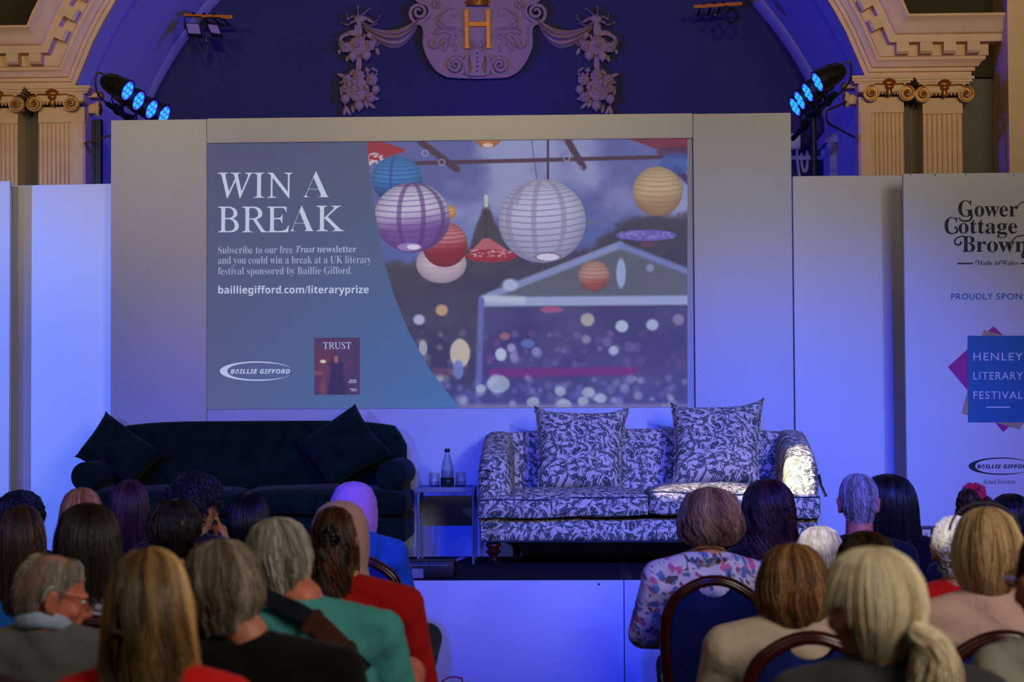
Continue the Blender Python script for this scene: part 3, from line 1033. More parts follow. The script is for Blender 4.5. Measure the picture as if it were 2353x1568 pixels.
    lin = np.where(C / 255 <= 0.04045, C / 255 / 12.92, ((C / 255 + 0.055) / 1.055) ** 2.4)
    return X, Yp, lin, nx, ny


X_, Yp_, lin_, nx_, ny_ = paint()
# the picture lies on the screen cloth, whose plane is y = YS
dirs = np.array(_F)[None, :] + np.array(_R)[None, :] * ((X_.ravel()[:, None] - W_PX / 2) / F_PX) + np.array(_U)[None, :] * ((H_PX / 2 - Yp_.ravel()[:, None]) / F_PX)
co = np.array(CAM)[None, :] + dirs * ((YS - 0.002 - CAM.y) / dirs[:, 1])[:, None]


def fast_mesh(name, co, quads, attr=None):
    me = bpy.data.meshes.new(name)
    me.vertices.add(len(co))
    me.vertices.foreach_set('co', np.ascontiguousarray(co, dtype=np.float32).ravel())
    k = quads.shape[1]
    me.loops.add(quads.size)
    me.loops.foreach_set('vertex_index', np.ascontiguousarray(quads, dtype=np.int32).ravel())
    me.polygons.add(len(quads))
    me.polygons.foreach_set('loop_start', np.arange(0, quads.size, k, dtype=np.int32))
    if attr is not None:
        at = me.attributes.new('tint', 'FLOAT_COLOR', 'POINT')
        at.data.foreach_set('color', np.ascontiguousarray(attr, dtype=np.float32).ravel())
    me.update(calc_edges=True)
    me.validate()
    return me


idx = np.arange(nx_ * ny_).reshape(ny_, nx_)
quads = np.stack([idx[:-1, :-1], idx[1:, :-1], idx[1:, 1:], idx[:-1, 1:]], -1).reshape(-1, 4)
k = NT('projected_picture')
at = k.n('ShaderNodeAttribute', attribute_name='tint')
k.b.inputs['Base Color'].default_value = (0.085, 0.085, 0.08, 1)
k.b.inputs['Roughness'].default_value = 0.9
k.b.inputs['Specular IOR Level'].default_value = 0.05
k.set(k.b.inputs['Emission Color'], at.outputs['Color'])
k.b.inputs['Emission Strength'].default_value = 0.78
M['slide'] = k.m
col4 = np.concatenate([lin_.reshape(-1, 3), np.ones((nx_ * ny_, 1))], 1)
under(link('projected_slide', fast_mesh('projected_slide', co, quads, col4), M['slide']), t)

YT = YS - 0.004
b = MB()
put(b, 'WIN', (500, 397, 673, 456), YT, 'it', -0.26)
put(b, 'A', (695.5, 393.5, 757, 453.5), YT, 'bold', 0, -0.016)
put(b, 'BRE', (501, 475, 664, 534), YT, 'it', -0.26)
put(b, 'A', (665, 472.5, 722, 531.5), YT, 'bold', 0, -0.016)
put(b, 'K', (727, 473, 791, 531.5), YT, 'it', -0.26)
under(b.obj('headline_lettering', M['slide_text'], None, None), t)
b = MB()
put(b, 'Subscribe to our free', (501, 565.5, 673, 582.8), YT, 'bold', 0, -0.012, 1, -1.0)
put(b, 'Trust', (679.5, 565.5, 723.5, 580.4), YT, 'bi')
put(b, 'newsletter', (729, 564.8, 819, 580.2), YT, 'bold')
put(b, 'and you could win a break at a UK literary', (501, 588.3, 853, 611), YT, 'bold', 0, -0.012, 1, -2.0)
put(b, 'festival sponsored by Baillie Gifford.', (501, 613.5, 808.7, 635.5), YT, 'bold', 0, -0.012, 1, -1.5)
under(b.obj('notice_lettering', M['slide_dim'], None, None), t)
b = MB(); put(b, 'bailliegifford.com/literaryprize', (501.5, 656.5, 847, 680), YT, 'sb', 0, 0, 1, -1.0)
under(b.obj('web_address_lettering', M['slide_text'], None, None), t)
b = MB(); logo_mesh(b, 505, 673.5, 831, 875.5, YT); put(b, 'BAILLIE GIFFORD', (529.5, 848.6, 666.5, 859.2), YT, 'sbi', 0.0, 0.01, 1.05)
under(b.obj('oval_logo', M['slide_text'], None, None), t)
b = MB()
put(b, 'TRUST', (742.4, 786.6, 807, 802.3), YT, 'it', -0.26)
put(b, 'DIVINE', (803, 872.5, 819.5, 876.3), YT, 'bold')
put(b, 'POETRY', (800.5, 877, 819.7, 881), YT, 'bold')
put(b, 'WORKING', (803.5, 893, 820, 896), YT, 'bold')
put(b, 'MONEY', (807, 896.8, 820, 899.6), YT, 'bold')
under(b.obj('magazine_title', M['slide_text'], None, None), t)

# ================================================================ SPONSOR BOARDS
YB = 10.9


def board(label, x0, x1, ztop, y):
    t = thing('sponsor_board', label, 'sponsor board', ((x0 + x1) / 2, y, Z_STAGE), 0, 'sponsor boards at the ends of the stage set')
    b = MB(); b.rbox((0, 0.02, (ztop - Z_STAGE) / 2), (x1 - x0, 0.04, ztop - Z_STAGE), 0.003, 2)
    b.obj('board', M['board'], t, 30)
    return t


t = board('white board edge at the left picture edge, without lettering in view', P(-330, 700, 11.12).x, P(22, 700, 11.12).x, P(11, 416, 11.12).z, 11.12)
t = board('white sponsor board with black and blue lettering right of the sofas', P(2079, 700, YB).x, P(2570, 700, YB).x, P(2215, 398, YB).z, YB)
M['ink'] = mat('black_print', S(14, 12, 22), 0.6, var=0.05)
M['printblue'] = mat('blue_print', S(16, 98, 150), 0.6, var=0.03)
M['magenta'] = mat('magenta_print', S(170, 20, 120), 0.6, var=0.03)
M['ochre'] = mat('ochre_print', S(180, 150, 110), 0.6, var=0.03)
M['printwhite'] = mat('white_print', S(214, 214, 216), 0.6, var=0.02)
YI = YB - 0.0015


def swash(mb, pts, w, Y=YI, n=28):
    """stroke of changing width along a pixel curve"""
    c = spline([(p[0], p[1], 0) for p in pts], n)
    vs = []
    for i, p in enumerate(c):
        tt = (c[min(i + 1, n - 1)] - c[max(i - 1, 0)]).normalized()
        ww = lerp(w[0], w[1], i / (n - 1)) / 2
        vs += [P(p.x - tt.y * ww, p.y + tt.x * ww, Y), P(p.x + tt.y * ww, p.y - tt.x * ww, Y)]
    mb.add(vs, [(2 * i, 2 * i + 1, 2 * i + 3, 2 * i + 2) for i in range(n - 1)])


b = MB()
put(b, 'G', (2202, 460.5, 2236, 498.5), YI, 'bold', 0, 0.0)
swash(b, [(2230, 484), (2233, 497), (2229, 506), (2217, 508.5), (2207, 505), (2204.5, 499.5)], (5.5, 3))
put(b, 'ower', (2239.5, 473.5, 2339, 498.3), YI, 'bold', 0, 0.0)
swash(b, [(2336, 479), (2341, 471), (2350, 465), (2362, 463)], (2.5, 2.5))
put(b, 'C', (2170.5, 498.8, 2200, 538.7), YI, 'bold', 0, 0.0)
swash(b, [(2196, 536), (2200, 531), (2198, 524), (2193, 523)], (3.5, 5))
put(b, 'ottage', (2202.5, 505, 2337.5, 547), YI, 'bold', 0, 0.0)
put(b, 'B', (2211, 543, 2241, 579), YI, 'bold', 0, 0.0)
swash(b, [(2222, 544.2), (2208, 543.5), (2197, 549), (2193.5, 556), (2198, 562.5), (2206, 562), (2209, 555)], (2.4, 5))
put(b, 'rown', (2243.5, 555, 2362, 579.8), YI, 'bold', 0, 0.0)
swash(b, [(2318, 572), (2324, 557), (2335, 545), (2350, 541.5), (2364, 541)], (3, 2.5))
swash(b, [(2355, 574), (2349, 588), (2354, 592), (2362, 591)], (6, 4))
under(b.obj('sponsor_lettering', M['ink'], None, None), t)
b = MB()
flat_px(b, [(2200, 604), (2236, 604), (2236, 607.4), (2200, 607.4)], YI)
flat_px(b, [(2345, 604), (2381, 604), (2381, 607.4), (2345, 607.4)], YI)
put(b, 'Made in Wales', (2245, 598.6, 2340, 609.6), YI, 'bold', 0, -0.008)
swash(b, [(2248, 599), (2243.5, 599), (2241.5, 602), (2244, 604.5)], (1.3, 1.5))
swash(b, [(2304, 599), (2299.5, 599), (2297.5, 602), (2300, 604.5)], (1.3, 1.5))
under(b.obj('origin_lettering', M['ink'], None, None), t)
b = MB()
logo_mesh(b, 2225.7, 2374, 1051.8, 1091.5, YI)
put(b, 'BAILLIE GIFFORD', (2245.4, 1067.7, 2368, 1076.8), YI, 'sbi', 0, 0.01, 1.05)
under(b.obj('oval_logo', M['ink'], None, None), t)
b = MB()
put(b, 'Actual Investors', (2256.8, 1101.6, 2333.4, 1112.6), YI, 'it')
under(b.obj('caption_lettering', M['ink'], None, None), t)
b = MB()
put(b, 'PROUDLY', (2186, 674.4, 2281.5, 688.6), YI, None, 0, 0.008, 1.1)
put(b, 'SPONSORED', (2289.5, 674.2, 2425, 688.4), YI, None, 0, 0.008, 1.1)
under(b.obj('blue_lettering', M['printblue'], None, None), t)
for nm, mt, pol, dy in (('magenta_square', 'magenta', [(2178, 843.5), (2282.5, 750), (2425, 880), (2305.5, 993.3)], 0.0),
                        ('ochre_square', 'ochre', [(2260, 758.6), (2450, 808), (2343, 987), (2209.6, 950.5)], -0.0012),
                        ('blue_square', 'printblue', [(2223.5, 771.8), (2423, 771.8), (2423, 971), (2224.5, 971)], -0.0024)):
    b = MB(); flat_px(b, pol, YI + dy)
    sq = under(b.obj(nm, M[mt], None, None), t)
b = MB()
for s, y0 in (('HENLEY', 811), ('LITERARY', 855), ('FESTIVAL', 899.5)):
    put(b, s, (2236.7, y0, 2350.5, y0 + 17.6), YI - 0.0036, None, 0, 0.004, 1.15)
flat_px(b, [(2266, 935), (2321, 935), (2321, 937.6), (2266, 937.6)], YI - 0.0036)
under(b.obj('white_lettering', M['printwhite'], None, None), t)
b = MB()
for px in (2092, 2149, 2219, 2330):
    c = P(px, 402, YB)
    b.lathe([(0.0, 0.0), (0.004, 0.0), (0.0, 0.002)], 8, (c.x, YB, c.z), (0, -1, 0))
under(b.obj('pin', M['blackmetal'], None, None), t)

# ================================================================ STAGE LIGHTS UNDER THE ARCH
M['lensplate'] = mat('led_lens_plate', S(90, 90, 160), 0.3, emit=(0.05, 0.06, 1.0, 1), estr=1.1, var=0.02)
M['led'] = mat('lit_blue_led', S(40, 160, 230), 0.3, emit=(0.01, 0.36, 1.0, 1), estr=1.5, var=0.02)
M['floodglass'] = mat('floodlight_glass', S(150, 128, 168), 0.35, var=0.04)


def par_light(label, px, py, Y, axis, r=0.068):
    p = P(px, py, Y)
    ax = Vector(axis).normalized()
    t = thing('stage_light', label, 'stage light', p, 0, 'blue stage lights under the arch')
    q = Vector((0, 0, 1)).rotation_difference(ax)
    b = MB(); b.lathe([(0.0, -0.2), (0.03, -0.2), (0.042, -0.19), (0.055, -0.16), (0.066, -0.1), (r + 0.006, -0.03), (r + 0.007, 0.006), (r - 0.002, 0.008), (r - 0.004, -0.008), (0.0, -0.008)], 24, (0, 0, 0), ax)
    for k in range(10):  # cooling fins
        a = 2 * PI * k / 10
        b.tube([q @ Vector((0.05 * math.cos(a), 0.05 * math.sin(a), -0.17)), q @ Vector((0.069 * math.cos(a), 0.069 * math.sin(a), -0.09))], 0.006, 5)
    b.obj('housing', M['black'], t, 40)
    b = MB(); b.lathe([(0.0, 0.0), (r - 0.004, 0.0), (r - 0.004, 0.004), (0.0, 0.0045)], 24, (0, 0, 0), ax)
    lp = b.obj('lens_plate', M['lensplate'], t, 40)
    for k in range(7):
        a = 2 * PI * k / 6
        rr = 0.0 if k == 6 else 0.04
        b = MB(); b.lathe([(0.0155, 0.003), (0.0145, 0.008), (0.008, 0.011), (0.0, 0.012)], 12, q @ Vector((rr * math.cos(a), rr * math.sin(a), 0.0)), ax)
        b.obj('led', M['led'], lp, 60)
    # yoke: a bent flat bar from the sides of the head down to the lighting bar
    side = Vector((0, 1, 0)).cross(ax).normalized()
    sv = ax.cross(Vector((0, 0, -1))).normalized()
    c = ax * -0.07
    dn = Vector((0, 0, -1))
    b = MB(); b.tube([c + sv * 0.078, c + sv * 0.082 + dn * 0.1, c + sv * 0.06 + dn * 0.125, c - sv * 0.06 + dn * 0.125, c - sv * 0.082 + dn * 0.1, c - sv * 0.078], 0.011, 4, True, 0.35)
    b.tube([c + sv * 0.09, c + sv * 0.07], 0.013, 8)
    b.tube([c - sv * 0.09, c - sv * 0.07], 0.013, 8)
    b.tube([c + dn * 0.12, c + dn * 0.17], 0.012, 6)
    b.obj('yoke', M['blackmetal'], t, 40)
    return p + c + dn * 0.16


def light_bank(heads, axis, side, labs):
    ends = []
    for (px, py, Y), lab in zip(heads, labs):
        ends.append(par_light(lab, px, py, Y, axis))
    d = (ends[-1] - ends[0]).normalized()
    a, c = ends[0] - d * 0.12, ends[-1] + d * 0.2
    t = thing('lighting_bar', 'black bar and stand carrying the %s row of blue lights' % side, 'bar', (a.x, a.y, 0))
    o = Vector((a.x, a.y, 0))
    b = MB(); b.tube([a - o, c - o], 0.017, 10); b.obj('bar', M['blackmetal'], t)
    for e in ends:
        b = MB(); b.lathe([(0.027, -0.022), (0.03, 0), (0.027, 0.022)], 10, e - o, d); b.obj('clamp', M['blackmetal'], t)
    mid = (a + c) / 2
    b = MB(); b.tube([mid - o, Vector((mid.x, mid.y, 0.0)) - o], 0.02, 10); b.obj('stand', M['blackmetal'], t)
    b = MB()
    h = ends[0] + Vector((0, 0, 0.2)) - Vector(axis).normalized() * 0.12
    b.tube(spline([h - o, h - o + Vector((-0.05 * (1 if axis[0] > 0 else -1), 0.0, 0.0)), h - o + Vector((-0.03 * (1 if axis[0] > 0 else -1), -0.02, -0.14)), ends[0] - o + Vector((0.05 if axis[0] > 0 else -0.05, -0.02, -0.06))], 20), 0.007, 6)
    b.obj('cable', M['black'], t)
    return (ends[0] + ends[-1]) / 2


axL, axR = (0.87, -0.26, -0.42), (-0.86, -0.2, -0.46)
nmL = ['largest blue stage light at the left, first of its row', 'second blue stage light of the left row from the arch', 'third blue stage light of the left row from the arch', 'last blue stage light of the left row, half hidden by the screen wall']
nmR = ['topmost blue stage light of the right row, nearest the arch', 'second blue stage light from the top of the right row', 'third blue stage light from the top of the right row', 'lowest blue stage light of the right row beside the screen wall']
cL = light_bank([(292, 208, 11.75), (317, 231, 11.87), (347, 251, 12.0), (376, 264, 12.12)], axL, 'left', nmL)
cR = light_bank([(1880, 188, 11.75), (1857, 212, 11.86), (1839, 230, 11.97), (1828, 245, 12.08)], axR, 'right', nmR)
lamp('blue_arch_lamp', 'SPOT', P(335, 215, 11.55), P(1900, 190, 13.5), 480, (0.03, 0.03, 1.0), spot_size=math.radians(85), spot_blend=1.0, shadow_soft_size=0.08)
lamp('blue_arch_lamp', 'SPOT', P(1850, 195, 11.55), P(305, 190, 13.5), 480, (0.03, 0.03, 1.0), spot_size=math.radians(85), spot_blend=1.0, shadow_soft_size=0.08)

# flood lights on orange rails high on the back wall
yf = 13.75


def rail(label, a, c, y):
    pa, pc = P(a[0], a[1], y), P(c[0], c[1], y)
    t = thing('mounting_rail', label, 'rail', (pa + pc) / 2)
    o = (pa + pc) / 2
    b = MB(); b.tube([pa - o, pc - o], 0.013, 4, True); b.obj('rail_bar', M['orange'], t, 30)
    for f in (0.2, 0.42, 0.62):
        q = pa.lerp(pc, f) - o
        b = MB(); b.tube([q, q + Vector((0, 0.3, 0.06)), q + Vector((0, Y_BACK - y - 0.02, 0.06))], 0.009, 6); b.ball(q + Vector((0, 0, 0.016)), (0.016, 0.014, 0.01), 8, 6)
        b.obj('bracket', M['blackmetal'], t)
    return t


rail('orange rail with two floodlights high at the left of the back wall', (423, 35), (534, 39), yf)
rail('orange rail with a coil of cable at the top right of the back wall', (1594, 15), (1705, 8), yf)
for quad, hook, lab in (([(428, 54), (457, 56), (463, 80), (435, 78)], 36, 'left one of two small black floodlights hanging from the orange rail'),
                        ([(477, 56), (499, 59), (509, 80), (488, 77)], 38, 'right one of two small black floodlights hanging from the orange rail')):
    c = [P(q[0], q[1], yf - 0.02) for q in quad]
    c[2].y -= 0.03
    c[3].y -= 0.03
    ctr = sum(c, Vector()) / 4
    t = thing('floodlight', lab, 'floodlight', ctr)
    nrm_ = (c[1] - c[0]).cross(c[3] - c[0]).normalized()
    if nrm_.y > 0:
        nrm_ = -nrm_
    out = [ctr + (p - ctr) * 1.22 for p in c]
    b = MB()
    vs = [p - ctr for p in out] + [p - ctr - nrm_ * 0.045 for p in out]
    b.add(vs, [(0, 1, 2, 3), (7, 6, 5, 4)] + [(i, (i + 1) % 4, 4 + (i + 1) % 4, 4 + i) for i in range(4)])
    b.obj('housing', M['black'], t, 20)
    b = MB()
    vs = [p - ctr + nrm_ * 0.003 for p in c] + [p - ctr - nrm_ * 0.002 for p in c]
    b.add(vs, [(0, 1, 2, 3), (7, 6, 5, 4)] + [(i, (i + 1) % 4, 4 + (i + 1) % 4, 4 + i) for i in range(4)])
    b.obj('glass', M['floodglass'], t, 20)
    b = MB()
    top = P((quad[0][0] + quad[1][0]) / 2, hook + 3, yf).z - ctr.z
    hw_ = (c[1] - c[0]).length / 2 + 0.018
    b.tube([(-hw_ - 0.005, 0.02, 0.0), (-hw_ - 0.01, 0.02, top), (hw_ - 0.012, 0.02, top - 0.003), (hw_, 0.02, 0.0)], 0.006, 5)
    b.obj('yoke', M['blackmetal'], t)
for pts, lab in (([(436, 82), (431, 100), (429, 116), (434, 120), (438, 112), (440, 86)], 'narrow loop of black cable under the left floodlight'),
                 ([(450, 84), (456, 104), (466, 120), (476, 112), (482, 94), (474, 88), (472, 80)], 'wide loop of black cable with a plug under the floodlights')):
    b = MB(); b.tube(spline([P(x, y, yf - 0.05) for x, y in pts], 40), 0.0045, 6)
    if 'plug' in lab:
        b.rbox(P(474, 92, yf - 0.05), (0.03, 0.03, 0.05), 0.008)
    tag(b.obj('cable', M['black']), lab, 'cable')
b = MB()
rr = random.Random(4)
pts = []
for i in range(90):
    a = i / 90 * 2 * PI * 4.5
    pts.append(P(1681 + (12 + 4 * math.sin(i * 0.7)) * math.cos(a), 36 + (17 + 3 * math.sin(i * 0.5)) * math.sin(a), yf - 0.05 - 0.0006 * i))
b.tube([P(1668, 12, yf)] + pts, 0.004, 5)
b.tube([P(1668, 12, yf), P(1655, 25, yf - 0.05), P(1643, 33, yf - 0.05)], 0.005, 5)
b.rbox(P(1643, 34, yf - 0.05), (0.04, 0.03, 0.03), 0.01)
tag(b.obj('cable', M['black']), 'coiled black cable hanging from the right orange rail', 'cable')

# ================================================================ PLASTER CARTOUCHE
YC = 14.38


def cp(px, py, y=0.0):
    q = P(px, py, YC)
    return Vector((q.x, YC - y, q.z))


SC = 4200 / YC
cx0 = 1098.5


def mir(px):
    return 2 * cx0 - px


t = thing('cartouche', 'large lilac lit plaster shield with gilded letter under the arch', 'cartouche', cp(1098, 80))
o0 = Vector(t.location)
half = [(1098, 180), (1125, 179), (1150, 178.5), (1170, 175), (1190, 164), (1206, 143), (1217, 120), (1221, 100), (1220, 78), (1223, 64), (1233, 54), (1224, 50),
        (1212, 40), (1208, 26), (1214, 14), (1228, 8), (1238, 2), (1240, -20), (1228, -60), (1200, -84), (1170, -80), (1150, -96), (1120, -118), (1098, -126)]
outl = half + [(mir(x), y) for x, y in half[-2:0:-1]]
b = MB()
n = len(outl)
cen = (1098.5, 40)
lev = [(1.0, 0.0), (1.0, 0.045), (0.985, 0.06), (0.955, 0.055), (0.9, 0.04), (0.6, 0.055), (0.25, 0.07)]
vs, fs = [], []
for s, d in lev:
    vs += [cp(cen[0] + (x - cen[0]) * s, cen[1] + (y - cen[1]) * s, d) - o0 for x, y in outl]
vs.append(cp(*cen, 0.072) - o0)
for j in range(len(lev) - 1):
    fs += [(j * n + i, j * n + (i + 1) % n, (j + 1) * n + (i + 1) % n, (j + 1) * n + i) for i in range(n)]
j = (len(lev) - 1) * n
fs += [(j + i, j + (i + 1) % n, len(vs) - 1) for i in range(n)]
b.add(vs, fs)
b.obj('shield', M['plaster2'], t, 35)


def rel(pts, y):
    return [cp(p[0], p[1], y) - o0 for p in pts]


rim = spline([Vector((x, y, 0)) for x, y in outl + outl[:1]], 220)
b = MB(); b.tube([cp(p.x, p.y, 0.05) - o0 for p in rim[:-1]], 0.016, 8, False, closed=True)
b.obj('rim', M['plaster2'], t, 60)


def scroll(cx, cy, r0, r1, turns, a0, sgn, y, n=50):
    out = []
    for i in range(n):
        k = i / (n - 1)
        a = a0 + sgn * k * turns * 2 * PI
        r = lerp(r0, r1, k ** 0.75)
        out.append(cp(cx + r * math.cos(a), cy - r * math.sin(a), y + 0.05 * k) - o0)
    return out


for s in (1, -1):
    mx = (lambda x: x) if s > 0 else mir
    # ears at the top corners
    b = MB(); pts = scroll(mx(1233), 32, 25, 4, 1.7, PI * 1.5 if s > 0 else PI * 1.5, s, 0.04)
    b.tube(pts, [lerp(0.017, 0.011, i / 49) for i in range(50)], 8)
    b.obj('ear_scroll', M['plaster2'], t, 60)
    # curled scrolls at the foot
    b = MB(); pts = [cp(mx(1170), 177, 0.05) - o0, cp(mx(1150), 178, 0.055) - o0, cp(mx(1135), 172, 0.06) - o0] + scroll(mx(1149), 154, 21, 3, 1.9, PI * 1.05 if s > 0 else -0.05 * PI, -s, 0.06)
    b.tube(pts, [0.014, 0.017, 0.02] + [lerp(0.021, 0.01, i / 49) for i in range(50)], 8)
    b.obj('foot_scroll', M['plaster2'], t, 60)
    # low relief leaves and tendrils
    b = MB()
    for ln, r in (([(1110, 120), (1116, 100), (1128, 80), (1150, 70), (1175, 68), (1190, 60), (1188, 42), (1176, 32), (1160, 24), (1146, 26), (1144, 36), (1152, 42), (1158, 36)], 0.009),
                  ([(1105, 112), (1118, 92), (1140, 82), (1160, 86), (1172, 100), (1176, 118)], 0.009),
                  ([(1128, 72), (1155, 66), (1178, 66), (1196, 72), (1198, 84)], 0.006),
                  ([(1172, 96), (1190, 112), (1205, 112), (1212, 100), (1206, 94)], 0.006),
                  ([(1100, 116), (1108, 100), (1118, 100), (1122, 108), (1116, 113)], 0.009),
                  ([(1128, 42), (1136, 50), (1139, 60), (1134, 68)], 0.006)):
        c = spline([(mx(x), y, 0) for x, y in ln], 30)
        b.tube([cp(p.x, p.y, 0.063) - o0 for p in c], [r * (1 - 0.5 * i / 29) for i in range(30)], 6)
    for lx, ly, ax_, la, lb in ((1162, 78, -10, 17, 5), (1182, 76, 15, 18, 5), (1186, 92, 35, 16, 5), (1158, 96, 70, 15, 5), (1172, 108, 75, 16, 5), (1180, 52, -55, 14, 5), (1150, 112, 95, 12, 4), (1192, 104, 55, 14, 4), (1146, 88, 40, 12, 4)):
        a = math.radians(ax_ if s > 0 else 180 - ax_)
        b.ball(cp(mx(lx), ly, 0.06) - o0, (la / SC, 0.014, lb / SC), 10, 6, Matrix.Rotation(a, 3, 'Y'))
    for k in range(5):
        a = 2 * PI * k / 5
        b.ball(cp(mx(1192) + 7 * math.cos(a), 13 + 7 * math.sin(a), 0.06) - o0, (0.016, 0.012, 0.016), 8, 6)
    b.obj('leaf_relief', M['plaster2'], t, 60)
# rib between the foot scrolls
b = MB()
prof = [(1098 - 13, 124), (1098 - 16, 140), (1098 - 12, 155), (1098 - 11, 165), (1098 - 20, 180), (1098 + 20, 180), (1098 + 11, 165), (1098 + 12, 155), (1098 + 16, 140), (1098 + 13, 124), (1098, 117)]
q = [cp(x, y) - o0 for x, y in prof]
b.prism([(v.x, v.z) for v in q], (YC - 0.11) - o0.y, YC - o0.y)
for sx in (-1, 1):
    b.tube([cp(1098 + sx * 22, 132, 0.07) - o0, cp(1098 + sx * 27, 150, 0.075) - o0, cp(1098 + sx * 22, 176, 0.07) - o0], 0.022, 8)
rb = b.obj('rib', M['plaster2'], t, 30)
for y in (129, 138, 147.5, 158.5, 169):
    b = MB(); b.ball(cp(1098.5, y, 0.111) - o0, (0.008, 0.003, 0.006), 8, 6); b.obj('drill_hole', M['ink'], rb, 60)
# gilded letter
b = MB()
for poly in ([(1068, 29), (1080, 29), (1078, 34), (1078, 108), (1082, 117), (1069, 117), (1071, 108), (1069, 34)],
             [(1117, 29), (1129, 29), (1127, 34), (1127, 108), (1130, 116), (1118, 116), (1120, 108), (1118.5, 34)],
             [(1077, 57), (1119, 57), (1119, 66), (1077, 66)]):
    qv = [cp(x, y) - o0 for x, y in poly]
    b.prism([(v.x, v.z) for v in qv], YC - 0.105 - o0.y, YC - 0.05 - o0.y)
b.obj('gilded_letter', M['gilt'], t, 30)
# gilded crown
b = MB()
for k in range(24):
    a0_, a1_ = PI * k / 24, PI * (k + 1) / 24
    vs = []
    for a in (a0_, a1_):
        for yy, r in ((20, 24), (12, 25), (2, 26), (-4 + 3 * abs(math.sin(a * 4)), 27)):
            q_ = cp(1098.5 + r * math.cos(a), yy, 0.06 + 0.06 * math.sin(a)) - o0
            vs.append(q_)
    b.add(vs, [(0, 1, 5, 4), (1, 2, 6, 5), (2, 3, 7, 6)])
for k in range(7):
    a = PI * (k + 0.5) / 7
    b.ball(cp(1098.5 + 26 * math.cos(a), 10, 0.065 + 0.062 * math.sin(a)) - o0, (0.012, 0.01, 0.012), 8, 6)
    b.ball(cp(1098.5 + 27 * math.cos(a), -8, 0.06 + 0.06 * math.sin(a)) - o0, 0.014, 8, 6)
b.tube([cp(1098.5 + 25 * math.cos(PI * k / 20), 18, 0.065 + 0.06 * math.sin(PI * k / 20)) - o0 for k in range(21)], 0.009, 6)
for s in (-1, 1):
    b.tube(spline([cp(1098.5 + s * 24, -8, 0.07) - o0, cp(1098.5 + s * 22, -34, 0.09) - o0, cp(1098.5, -44, 0.09) - o0], 12), 0.012, 6)
b.obj('gilded_crown', M['gilt'], t, 60)

# swags of drapery
for s, lab in ((-1, 'plaster drapery swag left of the plaster shield'), (1, 'plaster drapery swag right of the plaster shield')):
    mx = (lambda x: x) if s < 0 else mir
    b = MB()
    nu, nv = 40, 36
    topc = spline([Vector((mx(x), y, 0)) for x, y in ((836, 58), (862, 66), (890, 70), (920, 66), (944, 54), (962, 40), (972, 26))], nu)
    botc = spline([Vector((mx(x), y, 0)) for x, y in ((834, 64), (854, 86), (880, 104), (908, 111), (932, 100), (954, 72), (970, 34))], nu)

    def sw(u, v):
        i = min(nu - 1, int(round(u * (nu - 1))))
        p = topc[i].lerp(botc[i], v)
        env = math.sin(PI * min(1, max(0.0, v))) * (0.3 + 0.7 * math.sin(PI * u))
        fold = 0.5 + 0.5 * math.sin(v * 2 * PI * 3.6 + 1.2 * math.sin(u * PI) + 0.6 * math.sin(u * 7))
        return cp(p.x, p.y, 0.012 + env * (0.05 + 0.06 * fold))
    b.grid(sw, nu, nv)
    b.grid(lambda u, v: (lambda p: cp(p.x, p.y, 0.0))(topc[min(nu - 1, int(round(u * (nu - 1))))].lerp(botc[min(nu - 1, int(round(u * (nu - 1))))], v)), nu, 4)
    tag(b.obj('drapery_swag', M['plaster2'], None, 179), lab, 'swag', 'plaster swags of the cartouche')


# hanging bunches of flowers and fruit
def flower(c, r, n, cup, seed):
    b = MB()
    rr = random.Random(seed)
    for ring, (rad, ln, el) in enumerate(((0.62, 0.42, 0.0), (0.4, 0.3, 0.35))):
        m = n if ring == 0 else max(5, n - 3)
        for k in range(m):
            a = 2 * PI * (k + 0.5 * ring) / m + rr.uniform(-0.05, 0.05)
            rot = Matrix.Rotation(-a, 3, 'Y') @ Matrix.Rotation(0.35 + el, 3, 'Z')
            b.ball(c + Vector((rad * r * math.cos(a), -0.012 - 0.012 * ring, rad * r * math.sin(a))), (ln * r, 0.010, 0.28 * r * (1.6 if n < 9 else 1.0)), 8, 6, rot)
    if cup:
        b.lathe([(0.0, 0.02), (0.10 * r, 0.016), (0.16 * r, 0.035), (0.26 * r, 0.04), (0.32 * r, 0.02), (0.3 * r, 0.0)], 14, c + Vector((0, -0.015, 0)), (0, -1, 0))
    else:
        b.ball(c + Vector((0, -0.03, 0)), (0.28 * r, 0.025, 0.28 * r), 10, 7)
    return b


